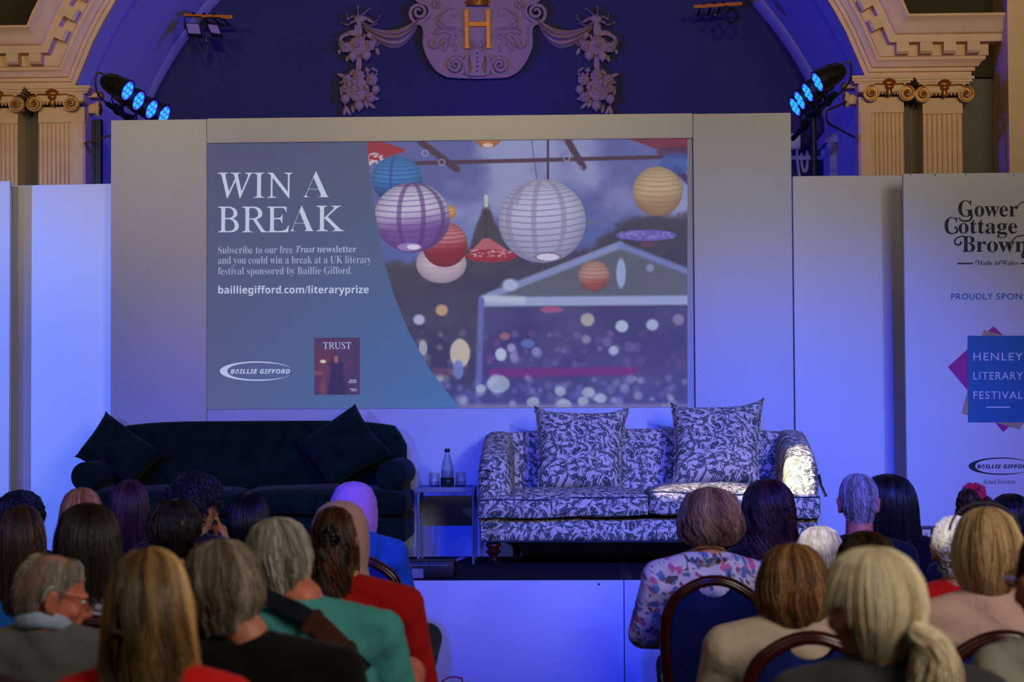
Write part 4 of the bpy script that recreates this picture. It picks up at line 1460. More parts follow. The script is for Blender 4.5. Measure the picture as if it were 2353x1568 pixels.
def drop(label, mx):
    c0 = cp(mx(826), 46)
    t = thing('floral_drop', label, 'plaster ornament', c0, 0, 'plaster drops of flowers and fruit')
    R_ = lambda x, y, d=0.0: cp(mx(x), y, d) - c0
    b = MB()
    for ln in ([(826, 46), (812, 52), (800, 60), (786, 54)], [(826, 46), (812, 40), (802, 46), (799, 34)], [(826, 46), (834, 36), (842, 30), (850, 22)], [(826, 46), (842, 44), (856, 52), (868, 50), (872, 38)],
               [(826, 46), (836, 56), (850, 62), (866, 56)], [(826, 46), (824, 34), (824, 18)], [(822, 80), (800, 78), (786, 88), (780, 100), (785, 112), (779, 122)], [(846, 80), (860, 92), (866, 106), (872, 100)]):
        c = spline([R_(x, y, 0.03) for x, y in ln], 18)
        for i, p in enumerate(c):
            p.y -= 0.018 * math.sin(i * 1.1)
        b.tube(c, [0.022 - 0.009 * i / 17 for i in range(18)], 8, True, 0.35, (0, 1, 0))
    b.lathe([(0.0, 0.02), (0.02, 0.02), (0.027, 0.014), (0.028, 0.0)], 16, R_(826, 46, 0.03), (0, -1, 0))
    b.obj('ribbon', M['plaster2'], t, 60)
    for qq in (((824, 54, 823, 90), (828, 54, 829, 90), (819, 60, 817, 84)), ((823, 132, 821, 168), (828, 132, 827, 168))):
      b = MB()
      for (x0, y0, x1, y1) in qq:
        b.tube([R_(x0, y0, 0.03), R_((x0 + x1) / 2 + 2, (y0 + y1) / 2, 0.045), R_(x1, y1, 0.03)], 0.012, 6)
        b.ball(R_((x0 + x1) / 2, (y0 + y1) / 2, 0.04), 0.015, 8, 6)
      b.obj('stalks', M['plaster2'], t, 60)
    for i, (x, y, r, n_, cup) in enumerate(((824, 109, 23, 14, True), (796, 112, 13, 6, False), (852, 108, 13, 7, False), (826, 178, 16, 9, False), (856, 186, 14, 7, False), (823, 208, 28, 7, True), (800, 186, 13, 5, False), (852, 226, 13, 6, False), (798, 206, 12, 6, False))):
        flower(R_(x, y, 0.05), r / SC, n_, cup, i).obj('flower', M['plaster2'], t, 60)
    for x, y, r, d in ((813, 132, 11, 0.05), (843, 129, 12, 0.05), (806, 198, 6.5, 0.09), (817, 193, 6.5, 0.095), (845, 205, 6, 0.09), (795, 230, 11, 0.05), (827, 245, 12, 0.06), (865, 208, 10, 0.05), (781, 120, 4.5, 0.03)):
        b = MB(); b.ball(R_(x, y, d), (r / SC, r / SC * 0.9, r / SC * 1.05), 14, 10)
        b.ball(R_(x, y + r, d), (0.008, 0.008, 0.012), 6, 5)
        b.obj('fruit', M['plaster2'], t, 60)
    rr = random.Random(11)
    for cx, cy in ((833, 92), (855, 168)):
        b = MB()
        for k in range(16):
            b.ball(R_(cx + rr.uniform(-13, 13), cy + rr.uniform(-8, 8), 0.06 + rr.uniform(0, 0.02)), 0.011, 8, 6)
        b.obj('berries', M['plaster2'], t, 60)
    b = MB()
    for x, y, a, ln in ((788, 176, 20, 14), (792, 190, -10, 12), (853, 243, 40, 14), (800, 255, 60, 14), (793, 258, 100, 10), (842, 240, 70, 12), (810, 168, -50, 10), (790, 104, 60, 12), (868, 120, 70, 10), (800, 136, 110, 9), (862, 228, 10, 10), (786, 210, 90, 12), (812, 252, 80, 10)):
        a = math.radians(a if mx(0) == 0 else 180 - a)
        b.ball(R_(x, y, 0.03), (ln / SC, 0.016, 0.016), 10, 6, Matrix.Rotation(a, 3, 'Y'))
    b.obj('leaves', M['plaster2'], t, 60)
    return t


drop('plaster drop of fruit and flowers left of the shield', lambda x: x)
drop('plaster drop of fruit and flowers right of the shield', mir)


# ================================================================ FABRICS
def floral(name, base, ink, scale, rough=0.85, bumpy=0.12):
    """leaves, curled paisley strokes, dots and vines, in object space (x, z) on fronts and (x, y) on tops"""
    k = NT(name)
    tc = k.n('ShaderNodeTexCoord')
    sp = k.n('ShaderNodeSeparateXYZ', {'Vector': tc.outputs['Object']})
    u = k.math('ADD', sp.outputs[0], k.math('MULTIPLY', sp.outputs[1], 0.45))
    v = k.math('ADD', sp.outputs[2], sp.outputs[1])
    uv = k.n('ShaderNodeCombineXYZ', {'X': u, 'Y': v}).outputs[0]

    def cells(sc_, shift, rnd=0.75):
        mv = k.n('ShaderNodeVectorMath', {0: uv, 1: (shift, shift * 0.7, 0)}, operation='ADD').outputs[0]
        vo = k.n('ShaderNodeTexVoronoi', {'Vector': mv, 'Scale': sc_, 'Randomness': rnd}, voronoi_dimensions='2D')
        d = k.n('ShaderNodeVectorMath', {0: mv, 1: vo.outputs['Position']}, operation='SUBTRACT').outputs[0]
        d = k.n('ShaderNodeVectorMath', {0: d, 'Scale': sc_}, operation='SCALE').outputs[0]
        cs = k.n('ShaderNodeSeparateColor', {'Color': vo.outputs['Color']})
        ang = k.math('MULTIPLY', cs.outputs[0], 6.283)
        r = k.n('ShaderNodeVectorRotate', {'Vector': d, 'Angle': ang}, rotation_type='Z_AXIS').outputs[0]
        s = k.n('ShaderNodeSeparateXYZ', {'Vector': r})
        return s.outputs[0], s.outputs[1], cs.outputs[1], vo.outputs['Distance'], r

    masks = []
    # curved leaves with a light midrib
    for sc_, sh, ln, wd in ((scale, 0.0, 0.5, 0.15), (scale * 1.35, 3.3, 0.52, 0.14), (scale * 0.8, 7.7, 0.5, 0.11)):
        x, y, sel, dist, _ = cells(sc_, sh)
        x2 = k.math('MULTIPLY', x, x)
        yc = k.math('SUBTRACT', y, k.math('MULTIPLY', x2, k.math('SUBTRACT', k.math('MULTIPLY', sel, 2.4), 1.2)))
        prof = k.math('MULTIPLY', k.math('SUBTRACT', 1.0, k.math('DIVIDE', x2, ln * ln)), k.math('ADD', wd, k.math('MULTIPLY', x, 0.12)))
        ab = k.math('ABSOLUTE', yc)
        leaf = k.step(k.math('SUBTRACT', ab, prof), 0.0, 0.012)
        rib = k.step(ab, 0.014, 0.006)
        masks.append(k.math('SUBTRACT', leaf, k.math('MULTIPLY', rib, 0.7)))
    # curls
    x, y, sel, dist, r = cells(scale * 0.95, 12.1, 0.6)
    rad = k.n('ShaderNodeVectorMath', {0: r}, operation='LENGTH').outputs['Value']
    th = k.math('ARCTAN2', y, x)
    ph = k.math('FRACT', k.math('ADD', k.math('DIVIDE', th, 6.2832), k.math('MULTIPLY', rad, 4.6)))
    st = k.step(k.math('ABSOLUTE', k.math('SUBTRACT', ph, 0.5)), 0.2, 0.05)
    curl = k.math('MULTIPLY', st, k.step(rad, 0.36, 0.03))
    masks.append(k.math('MULTIPLY', curl, k.step(sel, 0.6, 0.01)))
    # vines
    nz = k.n('ShaderNodeTexNoise', {'Vector': uv, 'Scale': scale * 0.35, 'Detail': 1.0})
    off = k.n('ShaderNodeVectorMath', {0: nz.outputs['Color'], 'Scale': 0.09}, operation='SCALE').outputs[0]
    wv = k.n('ShaderNodeVectorMath', {0: uv, 1: off}, operation='ADD').outputs[0]
    ve = k.n('ShaderNodeTexVoronoi', {'Vector': wv, 'Scale': scale * 0.55, 'Randomness': 0.9}, voronoi_dimensions='2D', feature='DISTANCE_TO_EDGE')
    masks.append(k.step(ve.outputs['Distance'], 0.022, 0.01))
    # dots
    vd = k.n('ShaderNodeTexVoronoi', {'Vector': uv, 'Scale': scale * 4.2, 'Randomness': 0.45}, voronoi_dimensions='2D')
    vm = k.n('ShaderNodeTexNoise', {'Vector': uv, 'Scale': scale * 0.8, 'Detail': 0.0})
    masks.append(k.math('MULTIPLY', k.step(vd.outputs['Distance'], 0.17, 0.04), k.step(vm.outputs['Fac'], 0.47, 0.02)))
    # large animal-like blots
    x, y, sel, dist, r = cells(scale * 0.26, 21.0, 0.55)
    nz2 = k.n('ShaderNodeTexNoise', {'Vector': uv, 'Scale': scale * 1.1, 'Detail': 1.0})
    q = k.math('ADD', k.math('DIVIDE', k.math('MULTIPLY', x, x), 0.045), k.math('DIVIDE', k.math('MULTIPLY', y, y), 0.009))
    q = k.math('ADD', q, k.math('MULTIPLY', k.math('SUBTRACT', nz2.outputs['Fac'], 0.5), 2.2))
    blot = k.step(q, 0.8, 0.06)
    spots = k.step(k.n('ShaderNodeTexVoronoi', {'Vector': uv, 'Scale': scale * 3.0}, voronoi_dimensions='2D').outputs['Distance'], 0.2, 0.05)
    tot = masks[0]
    for m_ in masks[1:]:
        tot = k.math('MAXIMUM', tot, m_)
    halo = k.step(q, 1.25, 0.06)
    tot = k.math('MULTIPLY', tot, k.math('SUBTRACT', 1.0, halo))
    tot = k.math('MAXIMUM', tot, k.math('SUBTRACT', blot, k.math('MULTIPLY', spots, k.math('MULTIPLY', blot, 0.7))))
    worn = k.n('ShaderNodeTexNoise', {'Vector': uv, 'Scale': scale * 9, 'Detail': 2.0})
    tot = k.math('MULTIPLY', tot, k.math('ADD', 0.55, k.math('MULTIPLY', worn.outputs['Fac'], 0.7)))
    k.set(k.b.inputs['Base Color'], k.mix(tot, base, ink))
    k.b.inputs['Roughness'].default_value = rough
    k.b.inputs['Specular IOR Level'].default_value = 0.2
    wv_ = k.n('ShaderNodeTexNoise', {'Vector': tc.outputs['Object'], 'Scale': 9.0, 'Detail': 3.0})
    k.bump(wv_.outputs['Fac'], bumpy, 0.02)
    return k.m


M['floral'] = floral('patterned_sofa_linen', S(230, 206, 170), S(26, 58, 50), 17.5)
M['piping'] = mat('dark_piping', S(34, 46, 62), 0.8, var=0.1)
M['wood'] = mat('dark_turned_mahogany', S(66, 24, 20), 0.28, bump=(60, 0.05, 0.003), var=0.3, vscale=20)


def pillow(name, label, mat_, corners, y_top, y_bot, thick, root=None, pinch=0.07, pipe=None, group=None, pv=None):
    """a stuffed cushion whose seam runs through four pixel corners (top-left, top-right, bottom-right, bottom-left)"""
    ys = [y_top, y_top, y_bot, y_bot] if not hasattr(y_top, '__len__') else y_top
    c = [P(q[0], q[1], y) for q, y in zip(corners, ys)]
    ctr = sum(c, Vector()) / 4
    nrm_ = (c[1] - c[0]).cross(c[3] - c[0]).normalized()
    if nrm_.y > 0:
        nrm_ = -nrm_

    def pt(u, v, side):
        a = 2 * u - 1
        d = 2 * v - 1
        ua = a * (1 - pinch * (1 - d * d) * abs(a) ** 1.5)
        kv = (pv, 1 - a ** 4) if (pv and d < 0) else (pinch * (0.2 if pv else 1.0), 1 - a * a)
        vd = d * (1 - kv[0] * kv[1] * abs(d) ** 1.5)
        U2, V2 = (ua + 1) / 2, (vd + 1) / 2
        p = c[0].lerp(c[1], U2).lerp(c[3].lerp(c[2], U2), V2)
        h = max(0.0, (1 - a ** 4) * (1 - d ** 4)) ** 0.55
        h *= 1 + 0.12 * math.sin(5 * a + 3 * d) * (1 - a * a)
        return p + nrm_ * (side * thick / 2 * h) - ctr
    n = 27
    b = MB()
    b.grid(lambda u, v: pt(u, v, 1), n, n)
    b.grid(lambda u, v: pt(u, v, -1), n, n)
    t = thing(name, label, 'cushion', ctr, 0, group)
    me = b.mesh('cushion_cover', None)
    bm = bmesh.new(); bm.from_mesh(me)
    bmesh.ops.remove_doubles(bm, verts=bm.verts[:], dist=1e-4)
    bmesh.ops.recalc_face_normals(bm, faces=bm.faces[:])
    bm.to_mesh(me); bm.free()
    me.shade_smooth()
    cv = link('cushion_cover', me, mat_, t)
    edge = [pt(i / 24, 0, 0) for i in range(24)] + [pt(1, i / 24, 0) for i in range(24)] + [pt(1 - i / 24, 1, 0) for i in range(24)] + [pt(0, 1 - i / 24, 0) for i in range(24)]
    if pipe:
        b = MB(); b.tube(edge, 0.005, 6, False, closed=True)
        b.obj('piping', pipe, t, 60)
    return t


def seat_block(cx, w, y0, y1, z0, z1, crown, r=0.045, n=26, wob=0.006, seed=0, droop=0.0):
    """boxy upholstered seat cushion with puffed faces"""
    rr = random.Random(seed)
    ph = [rr.uniform(0, 6) for _ in range(4)]
    bm = bmesh.new()
    bmesh.ops.create_cube(bm, size=2.0)
    bmesh.ops.subdivide_edges(bm, edges=bm.edges[:], cuts=13, use_grid_fill=True)
    hx, hy, hz = w / 2, (y1 - y0) / 2, (z1 - z0) / 2
    for v in bm.verts:
        a, d, e = v.co
        # round the edges
        x, y, z = a * hx, d * hy, e * hz
        ix, iy, iz = max(-hx + r, min(hx - r, x)), max(-hy + r, min(hy - r, y)), max(-hz + r * 0.8, min(hz - r * 0.8, z))
        q = Vector((x - ix, y - iy, (z - iz) * 1.0))
        if q.length > 1e-6:
            q = q.normalized() * min(q.length, r)
        p = Vector((ix, iy, iz)) + q
        top = max(0, e)
        p.z += crown * (1 - a ** 4) * (1 - d * d * 0.85) * (1 if e > 0 else -0.15) * abs(e) ** 0.5
        p.y -= 0.022 * (1 - e * e) * (1 - a ** 6) * (1 if d < 0 else 0) * abs(d)
        p.z += wob * math.sin(7 * a + ph[0]) * math.sin(3 * d + ph[1]) - droop * a * (1 if e > -2 else 0) * 0.5
        p.y += wob * math.sin(9 * a + ph[2]) * (1 - e * e)
        v.co = p + Vector((cx, (y0 + y1) / 2, (z0 + z1) / 2))
    b = MB()
    bm.verts.index_update()
    b.add([v.co for v in bm.verts], [[v.index for v in f.verts] for f in bm.faces])
    bm.free()
    return b


# ================================================================ PATTERNED SOFA
Y0 = 10.36
sx0, sx1 = P(1097, 1150, Y0).x, P(1886, 1150, Y0).x
hw = (sx1 - sx0) / 2
t = thing('sofa', 'patterned two seat sofa in grey and dark green leaf fabric', 'sofa', ((sx0 + sx1) / 2, Y0, Z_STAGE))
b = seat_block(0, 2 * hw - 0.02, 0.035, 0.72, 0.145, 0.275, 0.0, 0.03, wob=0.002)
b.obj('seat_base', M['floral'], t, 60)
b = MB(); b.tube([(-hw + 0.02, 0.03, 0.15), (0, 0.028, 0.147), (hw - 0.02, 0.03, 0.15)], 0.006, 6)
b.obj('piping', M['piping'], t, 60)
# back, gently curved along its top
b = MB()


def backpt(u, v):
    x = lerp(-hw + 0.02, hw - 0.02, u)
    a = abs(2 * u - 1)
    top = 0.775 - 0.035 * a ** 4
    curve = 0.10 * max(0.0, a - 0.72) / 0.28
    yc = 0.66 - curve * 0.9
    ang = 2 * PI * v
    cx_, sz = math.cos(ang), math.sin(ang)
    ry, rz = 0.085, (top - 0.15) / 2
    yy = math.copysign(abs(cx_) ** 0.45, cx_) * ry
    zz = math.copysign(abs(sz) ** 0.35, sz) * rz
    return (x, yc + yy + 0.05 * (zz / rz) * 0.6, 0.15 + rz + zz)


b.grid(backpt, 40, 40, False, True)
b.obj('backrest', M['floral'], t, 179)
for s in (-1, 1):
    b = MB()

    def arm(u, v):
        yy = lerp(0.03, 0.70, v)
        hgt = lerp(0.615, 0.765, min(1.0, v * 1.5) ** 0.8)
        k = min(1.0, (v / 0.16)) if v < 0.16 else 1.0
        k = math.sqrt(max(0.0, 1 - (1 - k) ** 2))
        ang = 2 * PI * u
        c_, s_ = math.cos(ang), math.sin(ang)
        zz = math.copysign(abs(s_) ** 0.5, s_)
        xx = math.copysign(abs(c_) ** 0.6, c_)
        wdt = 0.098 * (0.62 + 0.38 * k)
        hz = (hgt - 0.16) / 2
        return (s * (hw - 0.1) + xx * wdt + s * 0.004, yy, 0.16 + hz + zz * hz * (0.9 + 0.1 * k) - (1 - k) * 0.02)
    b.grid(arm, 36, 30, True)
    # closed front
    ring = [arm(i / 36, 0) for i in range(36)]
    c = sum((Vector(r) for r in ring), Vector()) / 36 + Vector((0, -0.012, 0))
    b.add(ring + [c], [(i, (i + 1) % 36, 36) for i in range(36)])
    a_ = b.obj('arm', M['floral'], t, 179)
    b = MB()
    for z, ln in ((0.545, 0.09), (0.50, 0.075), (0.46, 0.05)):   # pleats gathered on the arm front
        x0 = s * (hw + 0.0)
        b.tube(spline([(x0, 0.075, z), (x0 - s * ln * 0.5, 0.022, z + 0.012), (x0 - s * ln, 0.015, z + 0.0)], 10), [0.0022] * 10, 5)
    b.obj('pleat', M['piping'], a_, 60)
for cx, w, z1, cr, sd, dr in ((-hw / 2 - 0.0, hw + 0.002, 0.405, 0.04, 1, -0.02), (hw / 2 + 0.002, hw - 0.004, 0.425, 0.045, 2, 0.03)):
    z0 = 0.285
    b = seat_block(cx, w, -0.025, 0.55, z0, z1, cr, 0.03, seed=sd, droop=dr)
    s_ = b.obj('seat_cushion', M['floral'], t, 60)
    for zz, nm in ((z1 - 0.012, 'top'), (z0 + 0.012, 'bottom')):
        b = MB()
        pts = []
        for i in range(31):
            a = -1 + 2 * i / 30
            pts.append((cx + a * (w / 2 - 0.008), -0.031 + 0.018 * abs(a) ** 8 - (0.004 if nm == 'top' else 0), zz - dr * a * 0.5 + 0.004 * math.sin(6 * a)))
        b.tube(pts, 0.0042, 6)
        b.obj('piping', M['piping'] if nm == 'top' else M['floral'], s_, 60)
for s in (-1, 1):
    x = s * (hw - 0.085)
    b = MB(); b.lathe([(0.026, 0.052), (0.03, 0.058), (0.024, 0.064), (0.028, 0.072), (0.042, 0.082), (0.044, 0.09), (0.03, 0.102), (0.032, 0.108), (0.045, 0.12), (0.044, 0.13), (0.034, 0.14), (0.034, 0.155)], 20, (x, 0.09, 0))
    lg = b.obj('leg', M['wood'], t, 60)
    b = MB(); b.lathe([(0.022, 0.038), (0.026, 0.042), (0.026, 0.054)], 14, (x, 0.09, 0))
    b.tube([(x, 0.09, 0.04), (x + 0.018, 0.075, 0.034), (x + 0.03, 0.066, 0.018)], 0.009, 8)
    b.lathe([(0.0, -0.008), (0.017, -0.008), (0.0185, 0.0), (0.017, 0.008), (0.0, 0.008)], 16, (x + 0.03, 0.064, 0.0185), (0.6, 0.8, 0))
    b.obj('castor', M['chrome'], lg, 40)
    b = MB(); b.box(s * (hw - 0.2) - 0.022, s * (hw - 0.2) + 0.022, 0.63, 0.68, 0, 0.155)
    b.obj('leg', M['blackmetal'], t)
b = MB(); b.tube([(hw + 0.003, 0.1, 0.52), (hw + 0.012, 0.08, 0.46), (hw + 0.04, 0.07, 0.395)], 0.010, 4, True, 0.2)
b.obj('tie_strap', M['black'], t, 30)

G = 'leaf patterned cushions on the sofa'
pillow('cushion', 'patterned square cushion at the left of the patterned sofa', M['floral'], [(1227, 933), (1446, 935), (1424, 1126), (1236, 1127)], 10.84, 10.68, 0.22, pinch=0.08, pipe=M['floral'], group=G, pv=0.19)
pillow('cushion', 'patterned square cushion at the right of the patterned sofa, tilted up', M['floral'], [(1541, 926), (1756, 915), (1744, 1113), (1546, 1116)], 10.84, 10.68, 0.22, pinch=0.08, pipe=M['floral'], group=G, pv=0.19)

# ================================================================ DARK GREEN SOFA
sx0, sx1 = P(157, 1100, Y0).x, P(932, 1100, Y0).x
hw = (sx1 - sx0) / 2
t = thing('sofa', 'dark green velvet sofa with rolled arms left of the side table', 'sofa', ((sx0 + sx1) / 2, Y0, Z_STAGE))
b = seat_block(0, 2 * hw - 0.02, 0.03, 0.72, 0.13, 0.30, 0.0, 0.05, wob=0.002)
b.obj('seat_base', M['velvet'], t, 60)
b = MB()


def backpt2(u, v):
    a = abs(2 * u - 1)
    x = (2 * u - 1) * (hw - 0.055)
    top = 0.835 - 0.05 * a ** 5 - (0.10 * max(0, a - 0.93) / 0.07 if a > 0.93 else 0)
    ang = 2 * PI * v
    c_, s_ = math.cos(ang), math.sin(ang)
    ry, rz = 0.1, (top - 0.2) / 2
    k = math.sqrt(max(0.05, 1 - max(0, (a - 0.94) / 0.06) ** 2))
    yy = math.copysign(abs(c_) ** 0.5, c_) * ry * k
    zz = math.copysign(abs(s_) ** 0.4, s_) * rz
    return (x, 0.64 + yy + 0.035 * zz / rz, 0.2 + rz + zz)


b.grid(backpt2, 50, 36, False, True)
for u in (0, 1):
    ring = [backpt2(u, i / 36) for i in range(36)]
    c = sum((Vector(r) for r in ring), Vector()) / 36
    b.add(ring + [c], [(i, (i + 1) % 36, 36) for i in range(36)])
b.obj('backrest', M['velvet'], t, 179)
for s in (-1, 1):
    b = MB()
    b.rbox((s * (hw - 0.095), 0.37, 0.33), (0.13, 0.62, 0.36), 0.03)
    b.lathe([(0.0, -0.012), (0.05, -0.01), (0.075, 0.0), (0.086, 0.02), (0.086, 0.63), (0.0, 0.64)], 28, (s * (hw - 0.087), 0.03, 0.525), (0, 1, 0))
    b.obj('arm', M['velvet'], t, 50)
for cx, w, sd in ((-hw / 2, hw + 0.02, 5), (hw / 2 + 0.01, hw - 0.012, 6)):
    b = seat_block(cx, w, -0.03, 0.56, 0.305, 0.435, 0.03, 0.05, seed=sd)
    b.obj('seat_cushion', M['velvet'], t, 60)
for s in (-1, 1):
    for y in (0.1, 0.62):
        b = MB(); b.lathe([(0.02, 0.0), (0.024, 0.05), (0.032, 0.135)], 12, (s * (hw - 0.1), y, 0)); b.obj('leg', M['wood'], t, 60)
G = 'dark green velvet cushions'
pillow('cushion', 'dark green velvet cushion propped on its corner at the left sofa arm', M['velvet'], [(243, 945), (378, 1044), (303, 1118), (171, 1050)], [10.98, 10.82, 10.62, 10.78], 0, 0.19, pinch=0.11, group=G)
pillow('cushion', 'dark green velvet cushion propped on its corner at the right sofa arm', M['velvet'], [(816, 928), (906, 1045), (757, 1122), (679, 1021)], [10.98, 10.80, 10.62, 10.85], 0, 0.19, pinch=0.11, group=G)

# ================================================================ SIDE TABLE, BOTTLE AND GLASSES
M['steel'] = mat('grey_painted_steel', S(128, 130, 140), 0.4, 0.2, bump=(300, 0.04, 0.002))


def thin_glass(name, tint, gain, dimple=0.0):
    """thin clear wall: light passes straight on, edges and highlights reflect"""
    k = NT(name)
    tr = k.n('ShaderNodeBsdfTransparent', {'Color': tint})
    gl = k.n('ShaderNodeBsdfGlossy', {'Color': (1, 1, 1, 1), 'Roughness': 0.04})
    if dimple:
        tc = k.n('ShaderNodeTexCoord')
        vo = k.n('ShaderNodeTexVoronoi', {'Vector': tc.outputs['Object'], 'Scale': 95.0, 'Randomness': 0.2})
        bp = k.n('ShaderNodeBump', {'Height': vo.outputs['Distance'], 'Strength': dimple, 'Distance': 0.004})
        k.t.links.new(bp.outputs[0], gl.inputs['Normal'])
    lw = k.n('ShaderNodeLayerWeight', {'Blend': 0.35})
    fac = k.math('ADD', k.math('MULTIPLY', lw.outputs['Facing'], gain), 0.03)
    mx = k.n('ShaderNodeMixShader', {0: fac, 1: tr.outputs[0], 2: gl.outputs[0]})
    out = [n_ for n_ in k.t.nodes if n_.type == 'OUTPUT_MATERIAL'][0]
    k.t.links.new(mx.outputs[0], out.inputs['Surface'])
    return k.m


M['glass'] = thin_glass('clear_glass', (0.95, 0.96, 0.97, 1), 0.45)
M['bottleglass'] = thin_glass('dimpled_bottle_glass', (0.88, 0.91, 0.93, 1), 0.5, 0.8)
M['water'] = thin_glass('water', (0.84, 0.87, 0.92, 1), 0.3)

yt = 10.64
tx0, tx1 = P(957, 1125, yt).x, P(1090, 1125, yt).x
ztop = P(1023, 1120.5, yt).z
tw = (tx1 - tx0) / 2
hT = ztop - Z_STAGE
t = thing('side_table', 'small grey steel tray table between the two sofas', 'table', ((tx0 + tx1) / 2, yt, Z_STAGE), 0.012)
b = MB()
b.box(-tw, tw, 0, 0.33, hT - 0.03, hT - 0.026)
b.obj('tray', M['steel'], t)
for (x0, x1, y0, y1) in ((-tw, tw, 0, 0.006), (-tw, tw, 0.324, 0.33), (-tw, -tw + 0.006, 0.006, 0.324), (tw - 0.006, tw, 0.006, 0.324)):
    b = MB(); b.box(x0, x1, y0, y1, hT - 0.03, hT); b.obj('tray_rim', M['steel'], t)
for sx in (-1, 1):
    for y in (0.007, 0.323):
        b = MB(); b.tube([(sx * (tw - 0.008), y, 0.0), (sx * (tw - 0.008), y, hT - 0.026)], 0.008, 8); b.obj('leg', M['steel'], t)
    b = MB(); b.tube([(sx * (tw - 0.008), 0.007, 0.008), (sx * (tw - 0.008), 0.323, 0.008)], 0.008, 8); b.obj('foot_rail', M['steel'], t)
ZT = Z_STAGE + hT - 0.026


def bottle():
    p = P(1028, 1118, 10.78)
    t = thing('water_bottle', 'tall glass water bottle with black cap and dark label on the tray', 'bottle', (p.x, 10.78, ZT))
    b = MB(); b.lathe([(0.0, 0.002), (0.034, 0.0), (0.0385, 0.006), (0.039, 0.1), (0.036, 0.13), (0.027, 0.175), (0.017, 0.212), (0.0135, 0.225), (0.0135, 0.236), (0.0115, 0.236), (0.0115, 0.225), (0.015, 0.21), (0.0245, 0.175), (0.0335, 0.13), (0.0365, 0.1), (0.036, 0.008), (0.0, 0.006)], 28)
    b.obj('glass', M['bottleglass'], t, 60)
    b = MB(); b.lathe([(0.0, 0.0075), (0.0355, 0.009), (0.036, 0.1), (0.034, 0.118), (0.0, 0.118)], 24); b.obj('water', M['water'], t, 60)
    b = MB(); b.lathe([(0.0145, 0.227), (0.0152, 0.229), (0.0152, 0.246), (0.014, 0.248), (0.0, 0.248)], 20); b.obj('cap', M['black'], t, 40)
    b = MB(); b.lathe([(0.0393, 0.034), (0.0396, 0.034), (0.0396, 0.076), (0.0393, 0.076)], 28)
    lb = b.obj('label', M['tape'], t, 60)
    b = MB()
    for i, (w, z) in enumerate(((0.016, 0.06), (0.011, 0.054))):
        for k in range(6):
            a = -PI / 2 + 0.25 + (k - 3) * 0.075
            b.ball((0.0398 * math.cos(a), 0.0398 * math.sin(a), z), (0.0009, 0.0009, 0.0022 - 0.0006 * i), 6, 4)
    b.obj('label_print', M['soffit'], lb, 60)


bottle()


def tumbler(px, y, label):
    p = P(px, 1117, y)
    t = thing('drinking_glass', label, 'glass', (p.x, y, ZT), 0, 'half full water glasses on the tray table')
    b = MB(); b.lathe([(0.0, 0.0), (0.029, 0.0), (0.031, 0.004), (0.032, 0.104), (0.031, 0.105), (0.0302, 0.104), (0.0292, 0.012), (0.0, 0.011)], 28)
    b.obj('tumbler', M['glass'], t, 60)
    b = MB(); b.lathe([(0.0, 0.0115), (0.0288, 0.0125), (0.0298, 0.056), (0.0, 0.056)], 24); b.obj('water', M['water'], t, 60)


tumbler(998, 10.76, 'half full water glass left of the bottle')
tumbler(1059, 10.78, 'half full water glass right of the bottle')

# ================================================================ THINGS ON THE STAGE EDGE
x0, x1 = P(880, 1320, 9.78).x, P(1044, 1320, 9.78).x
zc = P(1000, 1291, 9.78).z
t = thing('equipment_case', 'low black case at the stage edge below the side table', 'case', ((x0 + x1) / 2, 9.78, Z_STAGE))
b = MB(); b.rbox((0, 0.09, (zc - Z_STAGE) / 2), (x1 - x0, 0.18, zc - Z_STAGE), 0.008); b.obj('body', M['black'], t)
for i in range(3):
    b = MB(); b.box((x1 - x0) * (-0.42 + 0.29 * i), (x1 - x0) * (-0.16 + 0.29 * i), -0.003, 0.0, zc - Z_STAGE - 0.022, zc - Z_STAGE - 0.018); b.obj('seam', M['steel'], t)
c = P(960, 1324, 9.78)
b = MB(); b.box(c.x - (x0 + x1) / 2 - 0.03, c.x - (x0 + x1) / 2 + 0.03, -0.004, 0.0, 0.002, 0.052); b.obj('socket_plate', M['steel'], t)
x0 = P(2070, 1300, 9.85).x
zc = P(2130, 1273, 9.85).z
t = thing('low_table', 'low dark table on the stage edge at the right carrying two books', 'table', (x0, 9.85, Z_STAGE))
b = MB(); b.rbox((0.2, 0.14, zc - Z_STAGE - 0.012), (0.42, 0.28, 0.024), 0.004); b.obj('table_top', M['blackmetal'], t)
for lx in (0.02, 0.38):
    for ly in (0.02, 0.26):
        b = MB(); b.box(lx - 0.012, lx + 0.012, ly - 0.012, ly + 0.012, 0, zc - Z_STAGE - 0.024); b.obj('leg', M['blackmetal'], t)
b = MB(); b.box(0.03, 0.37, 0.24, 0.255, 0.03, zc - Z_STAGE - 0.03); b.obj('apron', M['blackmetal'], t)
M['pages'] = mat('cream_book_pages', S(214, 190, 150), 0.8, bump=(500, 0.2, 0.002), var=0.06, vscale=60)


def book(label, px0, px1, pyb, pyt, y, rot, w=0.16):
    a, c = P(px0, pyb, y), P(px1, pyt, y)
    t = thing('book', label, 'book', (a.x, y, a.z), rot, 'books on the low stage table')
    h = c.z - a.z
    wd = c.x - a.x
    b = MB(); b.box(0.0, wd, 0.0, 0.2, 0.004, h - 0.004); b.obj('page_block', M['pages'], t)
    b = MB(); b.box(-0.003, wd + w, -0.003, 0.205, h - 0.004, h); b.box(-0.003, wd + w, -0.003, 0.205, 0, 0.004); b.box(wd, wd + w, 0.0, 0.2, 0.004, h - 0.004); b.obj('cover', M['blackmetal'], t)
    return t, wd, h


